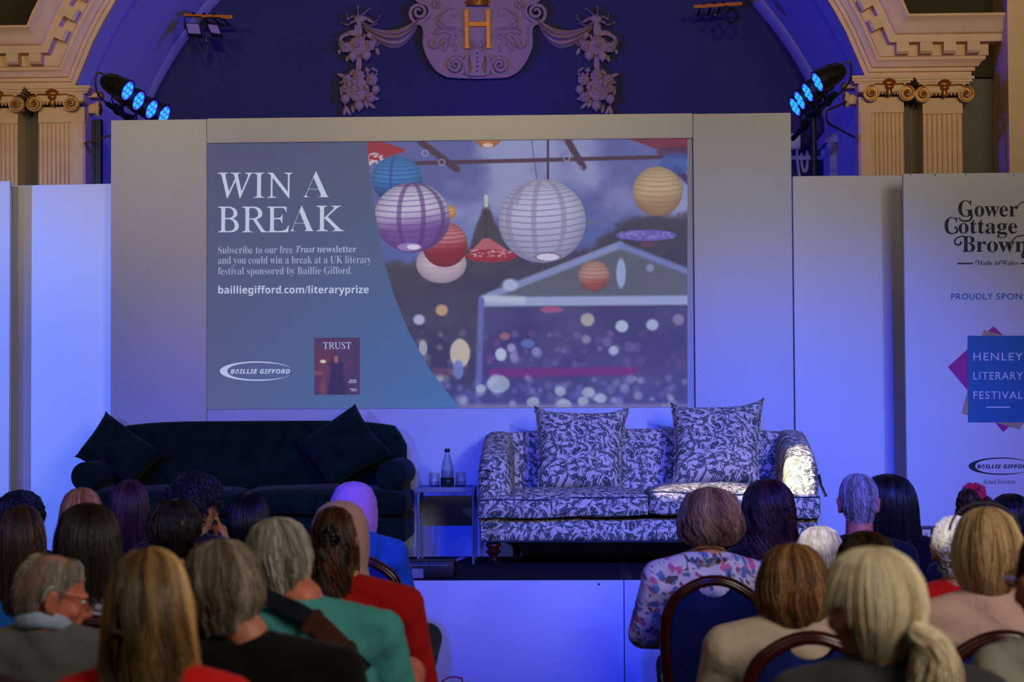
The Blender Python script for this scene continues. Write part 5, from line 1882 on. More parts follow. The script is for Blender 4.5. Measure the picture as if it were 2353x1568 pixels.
z_ = zc
t1, wd, h1 = book('lower of the two dark books on the low table, cream page edges', 2103, 2128, 1271.5, 1244, 9.9, 0)
t1.location.z = z_
t2, wd, h2 = book('upper of the two dark books on the low table, turned askew', 2120, 2138, 1242, 1213, 9.9, -0.12)
t2.location.z = z_ + h1
b = MB()
for i in range(3):
    b.box(0.012 + 0.006 * i, 0.0145 + 0.006 * i, -0.0008, 0.0002, h2 * 0.3, h2 * (0.6 + 0.08 * (i % 2)))
b.obj('page_marks', M['ink'], t2)
b = MB(); b.tube(spline([P(1012, 1570, 8.6), P(1028, 1559, 8.6), P(1045, 1556, 8.6), P(1058, 1560, 8.6), P(1063, 1572, 8.6), Vector((P(1063, 1572, 8.6).x + 0.02, 8.6, 0.02)), Vector((P(1063, 1572, 8.6).x + 0.3, 8.7, 0.01))], 40), 0.004, 6)
M['redcable'] = mat('red_cable_sheath', S(170, 30, 80), 0.5, var=0.05)
tag(b.obj('cable', M['redcable']), 'thin red cable arching up in front of the stage fascia', 'cable')

# ================================================================ BANQUET CHAIRS
M['mahogany'] = mat('polished_mahogany', S(58, 18, 12), 0.22, bump=(40, 0.03, 0.003), var=0.35, vscale=18)
M['bluepad'] = mat('royal_blue_upholstery', S(12, 26, 96), 0.85, bump=(220, 0.2, 0.002), var=0.12, vscale=30, spec=0.2)


def chair_outline(k=1.0):
    pts = [(-0.165, 0.44), (-0.182, 0.58), (-0.19, 0.70), (-0.184, 0.79), (-0.155, 0.862), (-0.095, 0.908), (-0.045, 0.93), (0, 0.936)]
    pts = pts + [(-x, z) for x, z in pts[-2::-1]]
    return [(p.x, p.y) for p in spline([(x * k, z, 0) for x, z in pts], 61)]


def yback(z):
    return -0.19 - 0.10 * (z - 0.44)


def make_chair(label):
    t = thing('banquet_chair', label, 'chair', (0, 0, 0), 0, 'blue banquet chairs of the audience')
    ol = chair_outline()
    b = MB(); b.tube([(x, yback(z), z) for x, z in ol], 0.021, 10, True, 1.0)
    b.tube([(x * 0.965, yback(z) - 0.012, z - 0.006) for x, z in ol], 0.014, 8)
    b.obj('back_frame', M['mahogany'], t, 60)
    # pad with the hand hole left open at its top
    inner = [(x * 0.93, min(z, 0.936) - 0.014) for x, z in ol]
    n = len(inner)
    top = []
    for x, z in inner:
        if abs(x) < 0.062:
            z = min(z, 0.918 - 0.05 * math.sqrt(max(0, 1 - (x / 0.064) ** 2)))
        top.append((x, z))
    vs, fs = [], []
    lev = [(1.0, 0.018), (1.0, -0.012), (0.985, -0.02), (0.93, -0.026), (0.5, -0.03)]
    cz = 0.66
    for s, d in lev:
        vs += [(x * s, yback(z) + (0.018 if d > 0 else 0) + (d if d < 0 else 0.012), cz + (z - cz) * s) for x, z in top]
    m = len(lev)
    for j in range(m - 1):
        fs += [(j * n + i, j * n + (i + 1) % n, (j + 1) * n + (i + 1) % n, (j + 1) * n + i) for i in range(n)]
    vs += [(0, yback(cz) + 0.035, cz), (0, yback(cz) - 0.03, cz)]
    fs += [(i, (i + 1) % n, m * n) for i in range(n)] + [((m - 1) * n + i, (m - 1) * n + (i + 1) % n, m * n + 1) for i in range(n)]
    b = MB(); b.add(vs, fs); b.obj('back_pad', M['bluepad'], t, 60)
    b = seat_block(0, 0.42, -0.17, 0.23, 0.415, 0.455, 0.012, 0.02, wob=0.0)
    b.obj('seat', M['bluepad'], t, 60)
    b = MB(); b.rbox((0, 0.03, 0.40), (0.40, 0.38, 0.03), 0.01); b.obj('seat_frame', M['mahogany'], t)
    for s in (-1, 1):
        b = MB(); b.tube([(s * 0.175, 0.19, 0.4), (s * 0.18, 0.2, 0.0)], [0.019, 0.013], 8); b.obj('leg', M['mahogany'], t, 60)
        b = MB(); b.tube([(s * 0.165, -0.18, 0.46), (s * 0.168, -0.19, 0.3), (s * 0.175, -0.25, 0.0)], [0.019, 0.018, 0.014], 8); b.obj('leg', M['mahogany'], t, 60)
    return t


# ================================================================ PEOPLE
def sock(nm, col, rough=0.5, sub=0.08):
    k = NT(nm)
    tc = k.n('ShaderNodeTexCoord')
    nz = k.n('ShaderNodeTexNoise', {'Vector': tc.outputs['Object'], 'Scale': 30.0, 'Detail': 3.0})
    lo = (col[0] * 0.82, col[1] * 0.74, col[2] * 0.72, 1)
    k.set(k.b.inputs['Base Color'], k.ramp(nz.outputs['Fac'], [(0.3, lo), (0.7, col)]))
    k.b.inputs['Roughness'].default_value = rough
    k.b.inputs['Subsurface Weight'].default_value = sub
    k.b.inputs['Subsurface Radius'].default_value = (0.01, 0.004, 0.002)
    k.bump(nz.outputs['Fac'], 0.08, 0.003)
    return k.m


SKIN = {'pink': sock('pink_skin', S(214, 150, 122)), 'tan': sock('tan_skin', S(190, 126, 92)), 'brown': sock('brown_skin', S(120, 78, 56)), 'red': sock('ruddy_skin', S(214, 122, 96))}


def hair_mat(nm, dark, mid, light, rough=0.42, spec=0.45):
    k = NT(nm)
    at = k.n('ShaderNodeAttribute', attribute_name='tint')
    s = k.n('ShaderNodeSeparateColor', {'Color': at.outputs['Color']})
    k.set(k.b.inputs['Base Color'], k.ramp(s.outputs[0], [(0.08, dark), (0.5, mid), (0.95, light)]))
    k.b.inputs['Roughness'].default_value = rough
    k.b.inputs['Specular IOR Level'].default_value = spec
    return k.m


HM = {
    'black': hair_mat('black_hair', S(10, 8, 8), S(18, 14, 14), S(34, 26, 24), 0.38),
    'curlblack': hair_mat('black_curly_hair', S(12, 11, 12), S(26, 24, 26), S(60, 56, 58), 0.5),
    'brown': hair_mat('brown_hair', S(28, 16, 10), S(58, 34, 20), S(110, 66, 36)),
    'darkbrown': hair_mat('dark_brown_hair', S(16, 10, 8), S(34, 22, 16), S(62, 40, 26)),
    'plum': hair_mat('plum_brown_hair', S(34, 14, 20), S(62, 28, 34), S(96, 46, 50)),
    'auburn': hair_mat('auburn_hair', S(22, 9, 10), S(48, 20, 20), S(84, 36, 28)),
    'ginger': hair_mat('ginger_blond_hair', S(110, 62, 28), S(176, 112, 54), S(216, 156, 90)),
    'goldstreak': hair_mat('blond_streaked_hair', S(40, 28, 16), S(120, 88, 48), S(216, 170, 104)),
    'honeybob': hair_mat('honey_blond_hair', S(86, 54, 40), S(150, 108, 76), S(206, 166, 120)),
    'brownlights': hair_mat('brown_hair_with_highlights', S(52, 34, 22), S(132, 90, 56), S(208, 156, 102)),
    'bark': hair_mat('dark_brown_gold_ends_hair', S(20, 13, 9), S(40, 26, 16), S(96, 62, 26)),
    'chestnut': hair_mat('chestnut_hair', S(26, 13, 8), S(66, 36, 18), S(118, 70, 36)),
    'grey': hair_mat('grey_hair', S(104, 96, 88), S(166, 156, 144), S(220, 212, 200), 0.5),
    'greybrown': hair_mat('grey_brown_hair', S(72, 58, 46), S(128, 108, 90), S(186, 168, 150), 0.5),
    'stubble': hair_mat('cropped_grey_hair', S(96, 88, 84), S(158, 148, 142), S(214, 206, 200), 0.55),
    'thin': hair_mat('thin_grey_hair', S(110, 98, 88), S(152, 138, 124), S(190, 176, 160), 0.55),
    'white': hair_mat('white_hair', S(170, 162, 152), S(216, 208, 198), S(240, 236, 228), 0.5),
    'platinum': hair_mat('platinum_blond_hair', S(176, 150, 110), S(232, 214, 172), S(250, 240, 212)),
    'blond': hair_mat('blond_bob_hair', S(120, 88, 54), S(204, 166, 116), S(244, 218, 172)),
}


def cloth(nm, col, rough=0.85, sc_=11.0, st=0.35, weave=260, var=0.06):
    k = NT(nm)
    tc = k.n('ShaderNodeTexCoord')
    nz = k.n('ShaderNodeTexNoise', {'Vector': tc.outputs['Object'], 'Scale': sc_, 'Detail': 3.0, 'Distortion': 1.2})
    lo = tuple(c * (1 - var) for c in col[:3]) + (1,)
    k.set(k.b.inputs['Base Color'], k.ramp(nz.outputs['Fac'], [(0.3, lo), (0.7, col)]))
    k.b.inputs['Roughness'].default_value = rough
    k.b.inputs['Specular IOR Level'].default_value = 0.2
    k.b.inputs['Sheen Weight'].default_value = 0.1
    k.bump(nz.outputs['Fac'], st, 0.02)
    return k.m


def floral_blouse(nm):
    k = NT(nm)
    tc = k.n('ShaderNodeTexCoord')
    sp = k.n('ShaderNodeSeparateXYZ', {'Vector': tc.outputs['Object']})
    uv = k.n('ShaderNodeCombineXYZ', {'X': k.math('ADD', sp.outputs[0], k.math('MULTIPLY', sp.outputs[1], 0.4)), 'Y': k.math('SUBTRACT', sp.outputs[2], k.math('MULTIPLY', sp.outputs[1], 0.7))}).outputs[0]
    col = S(214, 204, 214)
    nzv = k.n('ShaderNodeTexNoise', {'Vector': uv, 'Scale': 70.0, 'Detail': 2.0})
    for sc_, sh, c, size, sel, asp in ((15.0, 0.0, S(74, 52, 48), 0.30, 0.55, 0.012), (17.0, 4.1, S(92, 74, 66), 0.28, 0.5, 0.008), (14.0, 9.3, S(206, 86, 140), 0.3, 0.45, 0.1),
                                       (11.0, 13.7, S(52, 112, 176), 0.27, 0.45, 0.1), (16.0, 17.7, S(170, 30, 84), 0.2, 0.3, 0.05), (7.0, 23.0, S(58, 48, 56), 0.34, 0.22, 0.02), (19.0, 29.0, S(64, 110, 160), 0.24, 0.4, 0.06), (24.0, 33.0, S(120, 90, 90), 0.3, 0.5, 0.006)):
        mv = k.n('ShaderNodeVectorMath', {0: uv, 1: (sh, sh * 0.6, 0)}, operation='ADD').outputs[0]
        vo = k.n('ShaderNodeTexVoronoi', {'Vector': mv, 'Scale': sc_ * 1.45, 'Randomness': 0.9}, voronoi_dimensions='2D')
        d = k.n('ShaderNodeVectorMath', {0: mv, 1: vo.outputs['Position']}, operation='SUBTRACT').outputs[0]
        d = k.n('ShaderNodeVectorMath', {0: d, 'Scale': sc_ * 1.45}, operation='SCALE').outputs[0]
        cs = k.n('ShaderNodeSeparateColor', {'Color': vo.outputs['Color']})
        r = k.n('ShaderNodeVectorRotate', {'Vector': d, 'Angle': k.math('MULTIPLY', cs.outputs[0], 6.283)}, rotation_type='Z_AXIS').outputs[0]
        s = k.n('ShaderNodeSeparateXYZ', {'Vector': r})
        q = k.math('ADD', k.math('DIVIDE', k.math('MULTIPLY', s.outputs[0], s.outputs[0]), size * size), k.math('DIVIDE', k.math('MULTIPLY', s.outputs[1], s.outputs[1]), asp))
        q = k.math('ADD', q, k.math('MULTIPLY', k.math('SUBTRACT', nzv.outputs['Fac'], 0.5), 2.4))
        mk = k.math('MULTIPLY', k.step(q, 0.75, 0.1), k.step(cs.outputs[1], sel, 0.01))
        col = k.mix(k.math('MULTIPLY', mk, 0.9), col, c)
    k.set(k.b.inputs['Base Color'], col)
    k.b.inputs['Roughness'].default_value = 0.8
    nz = k.n('ShaderNodeTexNoise', {'Vector': tc.outputs['Object'], 'Scale': 12.0, 'Detail': 3.0, 'Distortion': 1.5})
    k.bump(nz.outputs['Fac'], 0.4, 0.02)
    return k.m


def striped(nm):
    k = NT(nm)
    tc = k.n('ShaderNodeTexCoord')
    sp = k.n('ShaderNodeSeparateXYZ', {'Vector': tc.outputs['Object']})
    f = k.math('FRACT', k.math('MULTIPLY', k.math('ADD', sp.outputs[2], k.math('MULTIPLY', k.math('ABSOLUTE', sp.outputs[0]), 0.25)), 16.0))
    k.set(k.b.inputs['Base Color'], k.ramp(f, [(0.0, S(92, 92, 108)), (0.30, S(100, 100, 114)), (0.34, S(190, 188, 192)), (0.5, S(70, 70, 92)), (0.56, S(70, 70, 92)), (0.6, S(150, 150, 156)), (0.8, S(160, 160, 166)), (0.85, S(60, 60, 82))]))
    k.b.inputs['Roughness'].default_value = 0.85
    nz = k.n('ShaderNodeTexNoise', {'Vector': tc.outputs['Object'], 'Scale': 11.0, 'Detail': 3.0})
    k.bump(nz.outputs['Fac'], 0.3, 0.02)
    return k.m


CL = {
    'black': cloth('black_jersey', S(7, 7, 9), 0.95), 'charcoal': cloth('charcoal_wool', S(52, 50, 54)), 'red': cloth('red_cotton', S(170, 12, 16)), 'bright_red': cloth('bright_red_jersey', S(206, 18, 16)),
    'teal': cloth('teal_pique', S(70, 150, 148)), 'grey': cloth('grey_wool', S(104, 104, 98)), 'beige': cloth('beige_linen', S(196, 176, 156)), 'pink': cloth('pale_pink_wool', S(208, 168, 160)),
    'blue': cloth('blue_fleece', S(30, 84, 150)), 'navy': cloth('navy_cotton', S(12, 14, 26)), 'white': cloth('white_cotton', S(214, 208, 212)), 'cyan': cloth('bright_blue_cotton', S(22, 120, 176)),
    'maroon': cloth('dark_maroon_wool', S(44, 16, 22)), 'olive': cloth('grey_green_wool', S(134, 134, 118)), 'denim': cloth('dark_denim', S(34, 44, 70)), 'lilac': cloth('lilac_scarf', S(204, 136, 190), 0.8, 7.0, 0.5),
    'rose': cloth('dusty_pink_scarf', S(196, 150, 142), 0.8, 7.0, 0.5), 'stripe': striped('grey_striped_cotton'), 'floral': floral_blouse('floral_blouse_cotton'), 'paleblue': cloth('pale_blue_collar', S(170, 186, 214)),
    'shorts': cloth('pale_cotton', S(206, 200, 190)),
}


def chain(mb, a, c, ra, rc, n=None):
    a, c = Vector(a), Vector(c)
    L = (c - a).length
    n = n or max(2, int(L / (min(ra, rc) * 0.6)) + 1)
    for i in range(n):
        f = i / (n - 1)
        mb.ball(a.lerp(c, f), lerp(ra, rc, f), 10, 7)


def fuse(mb, name, voxel, it=3, fac=0.5):
    """melt overlapping shapes into one continuous skin"""
    me = bpy.data.meshes.new('raw')
    me.from_pydata(mb.v, [], mb.f)
    o = bpy.data.objects.new('raw', me)
    COL.objects.link(o)
    r = o.modifiers.new('r', 'REMESH')
    r.mode = 'VOXEL'
    r.voxel_size = voxel
    s = o.modifiers.new('s', 'SMOOTH')
    s.factor = fac
    s.iterations = it
    dg = bpy.context.evaluated_depsgraph_get()
    out = bpy.data.meshes.new_from_object(o.evaluated_get(dg))
    out.name = name
    bpy.data.objects.remove(o)
    bpy.data.meshes.remove(me)
    out.shade_smooth()
    return out


def head_matrix(zt, yaw, pitch, roll):
    piv = Vector((0, -0.02, zt - 0.19))
    R = Matrix.Rotation(yaw, 4, 'Z') @ Matrix.Rotation(-pitch, 4, 'X') @ Matrix.Rotation(roll, 4, 'Y')
    return Matrix.Translation(piv) @ R @ Matrix.Translation(Vector((0, 0.02, 0.19)))  # head-top space -> person space


def joints(zt, dx, sw, lean, sh, arms):
    zs = zt - sh
    j = {}
    j['hip'] = Vector((dx * 1.0, -0.03, 0.53))
    j['chest'] = Vector((dx, -0.02 + lean, zs))
    j['neck'] = Vector((dx * 0.55, -0.025 + lean * 0.6, zs + 0.055))
    for s, k in ((-1, 'l'), (1, 'r')):
        j['sh' + k] = Vector((dx + s * sw, -0.025 + lean, zs - 0.03))
        j['el' + k] = Vector((dx + s * (sw + 0.055), 0.03 + lean, max(0.62, zs - 0.31)))
        j['wr' + k] = Vector((dx + s * 0.13, 0.27, 0.655))
        j['th' + k] = Vector((dx + s * 0.095, 0.02, 0.535))
        j['kn' + k] = Vector((dx + s * 0.12, 0.40, 0.52))
        j['an' + k] = Vector((dx + s * 0.11, 0.37, 0.09))
        j['to' + k] = Vector((dx + s * 0.12, 0.48, 0.04))
    for k, v in (arms or {}).items():
        j[k] = Vector(v)
    return j


def torso(mb, j, e, fem):
    n = 9
    for i in range(n):
        f = i / (n - 1)
        c = j['hip'].lerp(j['chest'] - Vector((0, 0, 0.05)), f)
        rx = np.interp(f, [0, 0.35, 0.7, 1.0], [0.165, 0.142 if fem else 0.158, 0.158, 0.14])
        ry = np.interp(f, [0, 0.35, 0.7, 1.0], [0.125, 0.105, 0.112, 0.085])
        mb.ball(c, (rx + e, ry + e, 0.085 + e), 14, 9)
    for k in 'lr':
        chain(mb, j['neck'] - Vector((0, 0, 0.035)), j['sh' + k], 0.056 + e, 0.058 + e, 6)
        chain(mb, j['chest'] - Vector((0, 0, 0.08)), j['sh' + k] - Vector((0, 0, 0.02)), 0.075 + e, 0.058 + e, 5)


def hand(mb, w, d, s):
    """palm, five separate curled fingers and a thumb, resting on what is below"""
    d = Vector(d).normalized()
    side = d.cross(Vector((0, 0, 1))).normalized()
    for i in range(4):
        mb.ball(w + d * (0.02 + 0.022 * i), (0.036, 0.036, 0.015), 10, 7)
    for i, ln in enumerate((0.062, 0.075, 0.08, 0.07)):
        o = w + d * 0.085 + side * (-0.03 + 0.02 * i) * s
        m1 = o + d * ln * 0.55 + Vector((0, 0, 0.006))
        m2 = o + d * ln * 0.95 + Vector((0, 0, -0.02))
        chain(mb, o, m1, 0.009, 0.0085, 5)
        chain(mb, m1, m2, 0.0085, 0.0075, 5)
    o = w + d * 0.03 - side * 0.036 * s
    m1 = o + d * 0.03 - side * 0.022 * s
    chain(mb, o, m1, 0.011, 0.01, 4)
    chain(mb, m1, m1 + d * 0.03 + Vector((0, 0, -0.008)), 0.01, 0.008, 4)


def body_mesh(zt, hm, j, fem, hk=1.0, ear=1.0):
    b = MB()
    b.M = hm
    zz = -0.012
    # skull and face (head-top space, y forward)
    b.ball((0, -0.008, zz - 0.098), (0.076 * hk, 0.094 * hk, 0.098), 18, 14)
    b.ball((0, 0.028, zz - 0.125), (0.067 * hk, 0.066 * hk, 0.085), 16, 12)
    b.ball((0, 0.04, zz - 0.178), (0.047, 0.05, 0.042), 14, 10)      # jaw
    b.ball((0, 0.078, zz - 0.206), (0.022, 0.018, 0.016), 10, 8)     # chin
    for s in (-1, 1):
        b.ball((s * 0.045, 0.062, zz - 0.145), (0.022, 0.02, 0.024), 10, 8)   # cheek
        b.ball((s * 0.03, 0.087, zz - 0.098), (0.024, 0.012, 0.009), 10, 8)   # brow
        # ear: rim, bowl and lobe
        for a in range(7):
            an = math.radians(-70 + a * 40)
            b.ball((s * ((0.083 if ear else 0.07) + 0.006 * math.sin(an * 0.5 + 1)), -0.008 - 0.017 * math.cos(an), zz - 0.125 + 0.029 * math.sin(an)), (0.0085, 0.009, 0.009), 8, 6)
        b.ball((s * (0.079 if ear else 0.068), -0.003, zz - 0.125), (0.010, 0.017, 0.027), 10, 8)
        b.ball((s * (0.081 if ear else 0.066), 0.003, zz - 0.158), (0.008, 0.009, 0.011), 8, 6)
    chain(b, (0, 0.09, zz - 0.105), (0, 0.112, zz - 0.148), 0.009, 0.0135, 6)  # nose
    for s in (-1, 1):
        b.ball((s * 0.011, 0.102, zz - 0.152), (0.009, 0.011, 0.008), 8, 6)
    b.ball((0, 0.088, zz - 0.174), (0.022, 0.012, 0.006), 10, 6)
    b.ball((0, 0.086, zz - 0.184), (0.02, 0.012, 0.007), 10, 6)
    b.M = Matrix.Identity(4)
    r = 0.05 if fem else 0.058
    hb = hm @ Vector((0, -0.025, zz - 0.165))
    chain(b, hb, j['neck'], r, r + 0.006, 8)
    chain(b, hm @ Vector((0, 0.015, zz - 0.18)), j['neck'] + Vector((0, 0.03, -0.02)), r * 0.85, r, 6)
    torso(b, j, -0.016, fem)
    for k, s in (('l', -1), ('r', 1)):
        chain(b, j['sh' + k], j['el' + k], 0.046, 0.038)
        chain(b, j['el' + k], j['wr' + k], 0.037, 0.026)
        dv = j.get('hd' + k, (j['wr' + k] - j['el' + k]).normalized() * 0.5 + Vector((0, 0.5, -0.12)))
        hand(b, j['wr' + k], dv, s)
        chain(b, j['th' + k], j['kn' + k], 0.078, 0.056)
        chain(b, j['kn' + k], j['an' + k], 0.054, 0.036)
        chain(b, j['an' + k] + Vector((0, -0.02, -0.045)), j['to' + k], 0.04, 0.034)
    return fuse(b, 'body', 0.0095, 3, 0.5)


def top_mesh(j, e, fem, sleeve='long', hood=False, collar=None):
    b = MB()
    torso(b, j, e, fem)
    for k in 'lr':
        if sleeve == 'long':
            chain(b, j['sh' + k], j['el' + k], 0.056 + e, 0.047 + e)
            chain(b, j['el' + k], j['wr' + k].lerp(j['el' + k], 0.08), 0.046 + e, 0.034 + e)
        else:
            chain(b, j['sh' + k], j['sh' + k].lerp(j['el' + k], 0.68), 0.058 + e, 0.056 + e)
    if hood:
        c = j['neck'] + Vector((0, -0.075, -0.02))
        for i in range(9):
            a = lerp(-1.3, 1.3, i / 8)
            b.ball(c + Vector((0.10 * math.sin(a), 0.055 * (1 - math.cos(a)), 0.03 * math.cos(a) - 0.02)), (0.042, 0.04, 0.045), 10, 8)
        for i in range(6):
            a = lerp(-0.8, 0.8, i / 5)
            b.ball(c + Vector((0.09 * math.sin(a), -0.012, -0.10 * math.cos(a) + 0.015)), (0.05, 0.03, 0.05), 10, 8)
    if collar:
        for i in range(18):
            a = 2 * PI * i / 18
            b.ball(j['neck'] + Vector((0.072 * math.sin(a), -0.078 * math.cos(a), 0.01 * math.cos(a) - 0.022)), (0.016, 0.016, 0.03), 8, 6)
    me = fuse(b, 'top', 0.012, 3, 0.5)
    co = np.empty(len(me.vertices) * 3, np.float32)
    me.vertices.foreach_get('co', co)
    co = co.reshape(-1, 3)
    # soft drapery
    w = 0.0035 * np.sin(co[:, 2] * 55 + 6 * np.sin(co[:, 0] * 9)) + 0.003 * np.sin(co[:, 0] * 38 + co[:, 2] * 30)
    co[:, 1] += w
    me.vertices.foreach_set('co', co.ravel())
    me.update()
    return me


def trouser_mesh(j, e, short=False):
    b = MB()
    b.ball(j['hip'], (0.178 + e, 0.13 + e, 0.09), 14, 9)
    for k in 'lr':
        if short:
            chain(b, j['th' + k], j['th' + k].lerp(j['kn' + k], 0.7), 0.09 + e, 0.082 + e)
        else:
            chain(b, j['th' + k], j['kn' + k], 0.085 + e, 0.064 + e)
            chain(b, j['kn' + k], j['an' + k], 0.063 + e, 0.05 + e)
    return fuse(b, 'trousers', 0.014, 2, 0.5)


# ---------------------------------------------------------------- hair
PF = {
    'long': [(0, 0, 0, 0), (.008, .040, .045, .04), (.03, .07, .08, .07), (.075, .09, .106, .085), (.13, .098, .116, .085), (.19, .1, .116, .078), (.25, .104, .112, .07), (.32, .110, .108, .062), (.42, .114, .108, .055)],
    'bob': [(0, 0, 0, 0), (.008, .042, .048, .042), (.03, .078, .088, .075), (.075, .1, .116, .086), (.125, .113, .13, .086), (.175, .114, .128, .076), (.215, .1, .112, .06), (.245, .075, .086, .04)],
    'short': [(0, 0, 0, 0), (.006, .038, .042, .038), (.025, .065, .075, .065), (.065, .083, .1, .078), (.105, .088, .108, .072), (.145, .084, .104, .05), (.18, .072, .09, .03), (.215, .058, .074, .02)],
    'wedge': [(0, 0, 0, 0), (.006, .04, .045, .04), (.025, .07, .08, .07), (.065, .09, .108, .082), (.11, .098, .12, .076), (.155, .094, .115, .055), (.195, .078, .094, .035), (.225, .06, .076, .02)],
    'curl': [(0, 0, 0, 0), (.01, .05, .055, .05), (.035, .085, .095, .085), (.08, .106, .124, .095), (.13, .11, .128, .09), (.175, .1, .112, .07), (.21, .08, .09, .04)],
    'scarf': [(0, 0, 0, 0), (.008, .042, .048, .042), (.03, .074, .085, .075), (.08, .096, .112, .09), (.14, .102, .118, .09), (.2, .1, .112, .08), (.25, .092, .1, .08), (.3, .105, .105, .09), (.335, .125, .115, .1)],
}
CUT = {  # how far down the hair comes (below the head top) by angle from the back of the head
    'long': [(0, 9), (1.9, 9), (2.15, 0.16), (2.5, 0.075), (PI, 0.06)],
    'bob': [(0, 9), (1.9, 9), (2.15, 0.16), (2.5, 0.075), (PI, 0.06)],
    'short': [(0, 9), (0.95, 9), (1.15, 0.165), (1.35, 0.115), (1.75, 0.12), (1.95, 0.15), (2.05, 0.09), (2.4, 0.06), (PI, 0.045)],
    'fringe': [(0, 9), (0.95, 9), (1.15, 0.165), (1.35, 0.115), (1.75, 0.12), (1.9, 0.13), (2.0, 0.09), (2.3, 0.07), (PI, 0.06)],
}


def hair(seed, prof, cut, N, L, wave, wf, rad, sx=1.0, lenk=1.0, shell=True, t0r=(0.0, 0.55), tip=0.12, jit=0.05, curl=0.0, clump=9, K=12, extra=None, base=0.35, part=0.0, flare=0.0, tmin=0.0, azcol=0.0, lay=0.035):
    rs = np.random.RandomState(seed)
    pr = np.array(PF[prof], float).copy()
    tail = pr[:, 0] > 0.2
    pr[tail, 0] = 0.2 + (pr[tail, 0] - 0.2) * lenk
    pr[:, 1] *= sx
    seg = np.hypot(np.diff(pr[:, 0]), np.diff(pr[:, 2]))
    T = np.concatenate([[0], np.cumsum(seg)])
    T /= T[-1]
    ts = np.linspace(0, 1, 60)
    # smooth the profile a little
    zc, rxc, rbc, rfc = [np.interp(ts, T, pr[:, i]) for i in range(4)]
    for _ in range(2):
        for a_ in (rxc, rbc, rfc):
            a_[1:-1] = (a_[:-2] + 2 * a_[1:-1] + a_[2:]) / 4
    ca = np.array(CUT[cut], float)

    def tmax(az):
        z = np.interp(np.abs(az), ca[:, 0], ca[:, 1])
        return np.interp(z, zc, ts)

    def env(az, t, k=1.0):
        rx, rb, rf, z = [np.interp(t, ts, q) for q in (rxc, rbc, rfc, zc)]
        c = np.cos(az)
        ry = np.where(c >= 0, rb, rf)
        return np.stack([rx * np.sin(az) * k, -ry * c * k - 0.004, -z * 1.0 + 0 * az], -1)
    V, Fq, A = [], [], []
    n0 = 0

    def strands(P3, R0, rnd):
        nonlocal n0
        n_, k_, _ = P3.shape
        tg = np.gradient(P3, axis=1)
        tg /= np.linalg.norm(tg, axis=2, keepdims=True) + 1e-9
        ref = np.array([0.3, -1.0, 0.25])
        b1 = np.cross(tg, ref)
        b1 /= np.linalg.norm(b1, axis=2, keepdims=True) + 1e-9
        b2 = np.cross(tg, b1)
        tp = np.interp(np.linspace(0, 1, k_), [0, 0.15, 0.75, 1], [0.7, 1, 0.9, 0.25])[None, :, None]
        rr = R0[:, None, None] * tp
        vs = np.stack([P3 + rr * (math.cos(a) * b1 + math.sin(a) * b2) for a in (0, 2.094, 4.189)], 2)  # n,k,3,3
        idx = np.arange(n_ * k_ * 3).reshape(n_, k_, 3) + n0
        q = []
        for a in range(3):
            c = (a + 1) % 3
            q.append(np.stack([idx[:, :-1, a], idx[:, :-1, c], idx[:, 1:, c], idx[:, 1:, a]], -1).reshape(-1, 4))
        V.append(vs.reshape(-1, 3)); Fq.append(np.concatenate(q))
        at = np.zeros((n_, k_, 3, 4)); at[..., 0] = rnd[:, None, None]; at[..., 1] = np.linspace(0, 1, k_)[None, :, None]; at[..., 3] = 1
        A.append(at.reshape(-1, 4))
        n0 += n_ * k_ * 3

    nc = max(6, N // clump)
    caz = rs.uniform(-PI, PI, nc); cph = rs.uniform(0, 6.28, nc); crn = rs.rand(nc); cw = rs.uniform(0.5, 1.3, nc)
    ci = rs.randint(0, nc, N)
    az0 = caz[ci] + rs.normal(0, 0.13, N)
    az0 = (az0 + PI) % (2 * PI) - PI
    tm = tmax(az0)
    ta = rs.uniform(t0r[0], t0r[1], N) * tm
    if L:
        ta = tmin + rs.uniform(0.0, 1.0, N) ** 0.8 * np.maximum(tm - 0.03 - tmin, 0.01)
        tb = np.minimum(ta + L * rs.uniform(0.7, 1.3, N), tm * (1 + 0.06 * rs.rand(N)))
    else:
        tb = tm * (1 - tip * rs.rand(N) ** 2)
    f = np.linspace(0, 1, K)[None, :]
    tt = ta[:, None] + (tb - ta)[:, None] * f
    az = az0[:, None] + wave * cw[ci][:, None] * np.sin(wf * 6.283 * tt + cph[ci][:, None]) * tt + rs.normal(0, 0.03, N)[:, None]
    az = az + part * (1 - tt) ** 2
    kk = 1 + (rs.rand(N)[:, None] - 0.55) * jit + 0.5 * wave * 0.35 * np.sin(wf * 6.283 * tt + cph[ci][:, None] + 1.3) + flare * f ** 2 * rs.rand(N)[:, None]
    kk = kk + lay * (rs.rand(nc)[ci][:, None] - 0.6) * np.minimum(1, tt * 2.2)
    fly = (rs.rand(N) < 0.035)[:, None]
    kk = kk + fly * f * rs.uniform(0.02, 0.10, N)[:, None]
    P3 = env(az, tt, kk)
    if L:   # lift the tips of short locks off the head
        P3 = P3 * (1 + 0.05 * f[..., None] * rs.rand(N)[:, None, None])
    if curl:
        ph = rs.uniform(0, 6.28, N)[:, None]
        P3[..., 0] += curl * np.sin(f * 14 + ph); P3[..., 2] += curl * np.cos(f * 14 + ph); P3[..., 1] -= curl * 1.2 * np.abs(np.sin(f * 9 + ph))
    sp_ = rs.uniform(0, 6.28, 4)
    big = 0.5 + 0.28 * np.sin(az0 * 5 + sp_[0]) + 0.22 * np.sin(az0 * 11 + sp_[1]) + 0.12 * np.sin(az0 * 23 + sp_[2])
    rnd = np.clip(0.55 * big + 0.3 * crn[ci] + 0.25 * rs.rand(N) - 0.04 + azcol * (np.abs(az0) / 1.3 - 0.6), 0, 1)
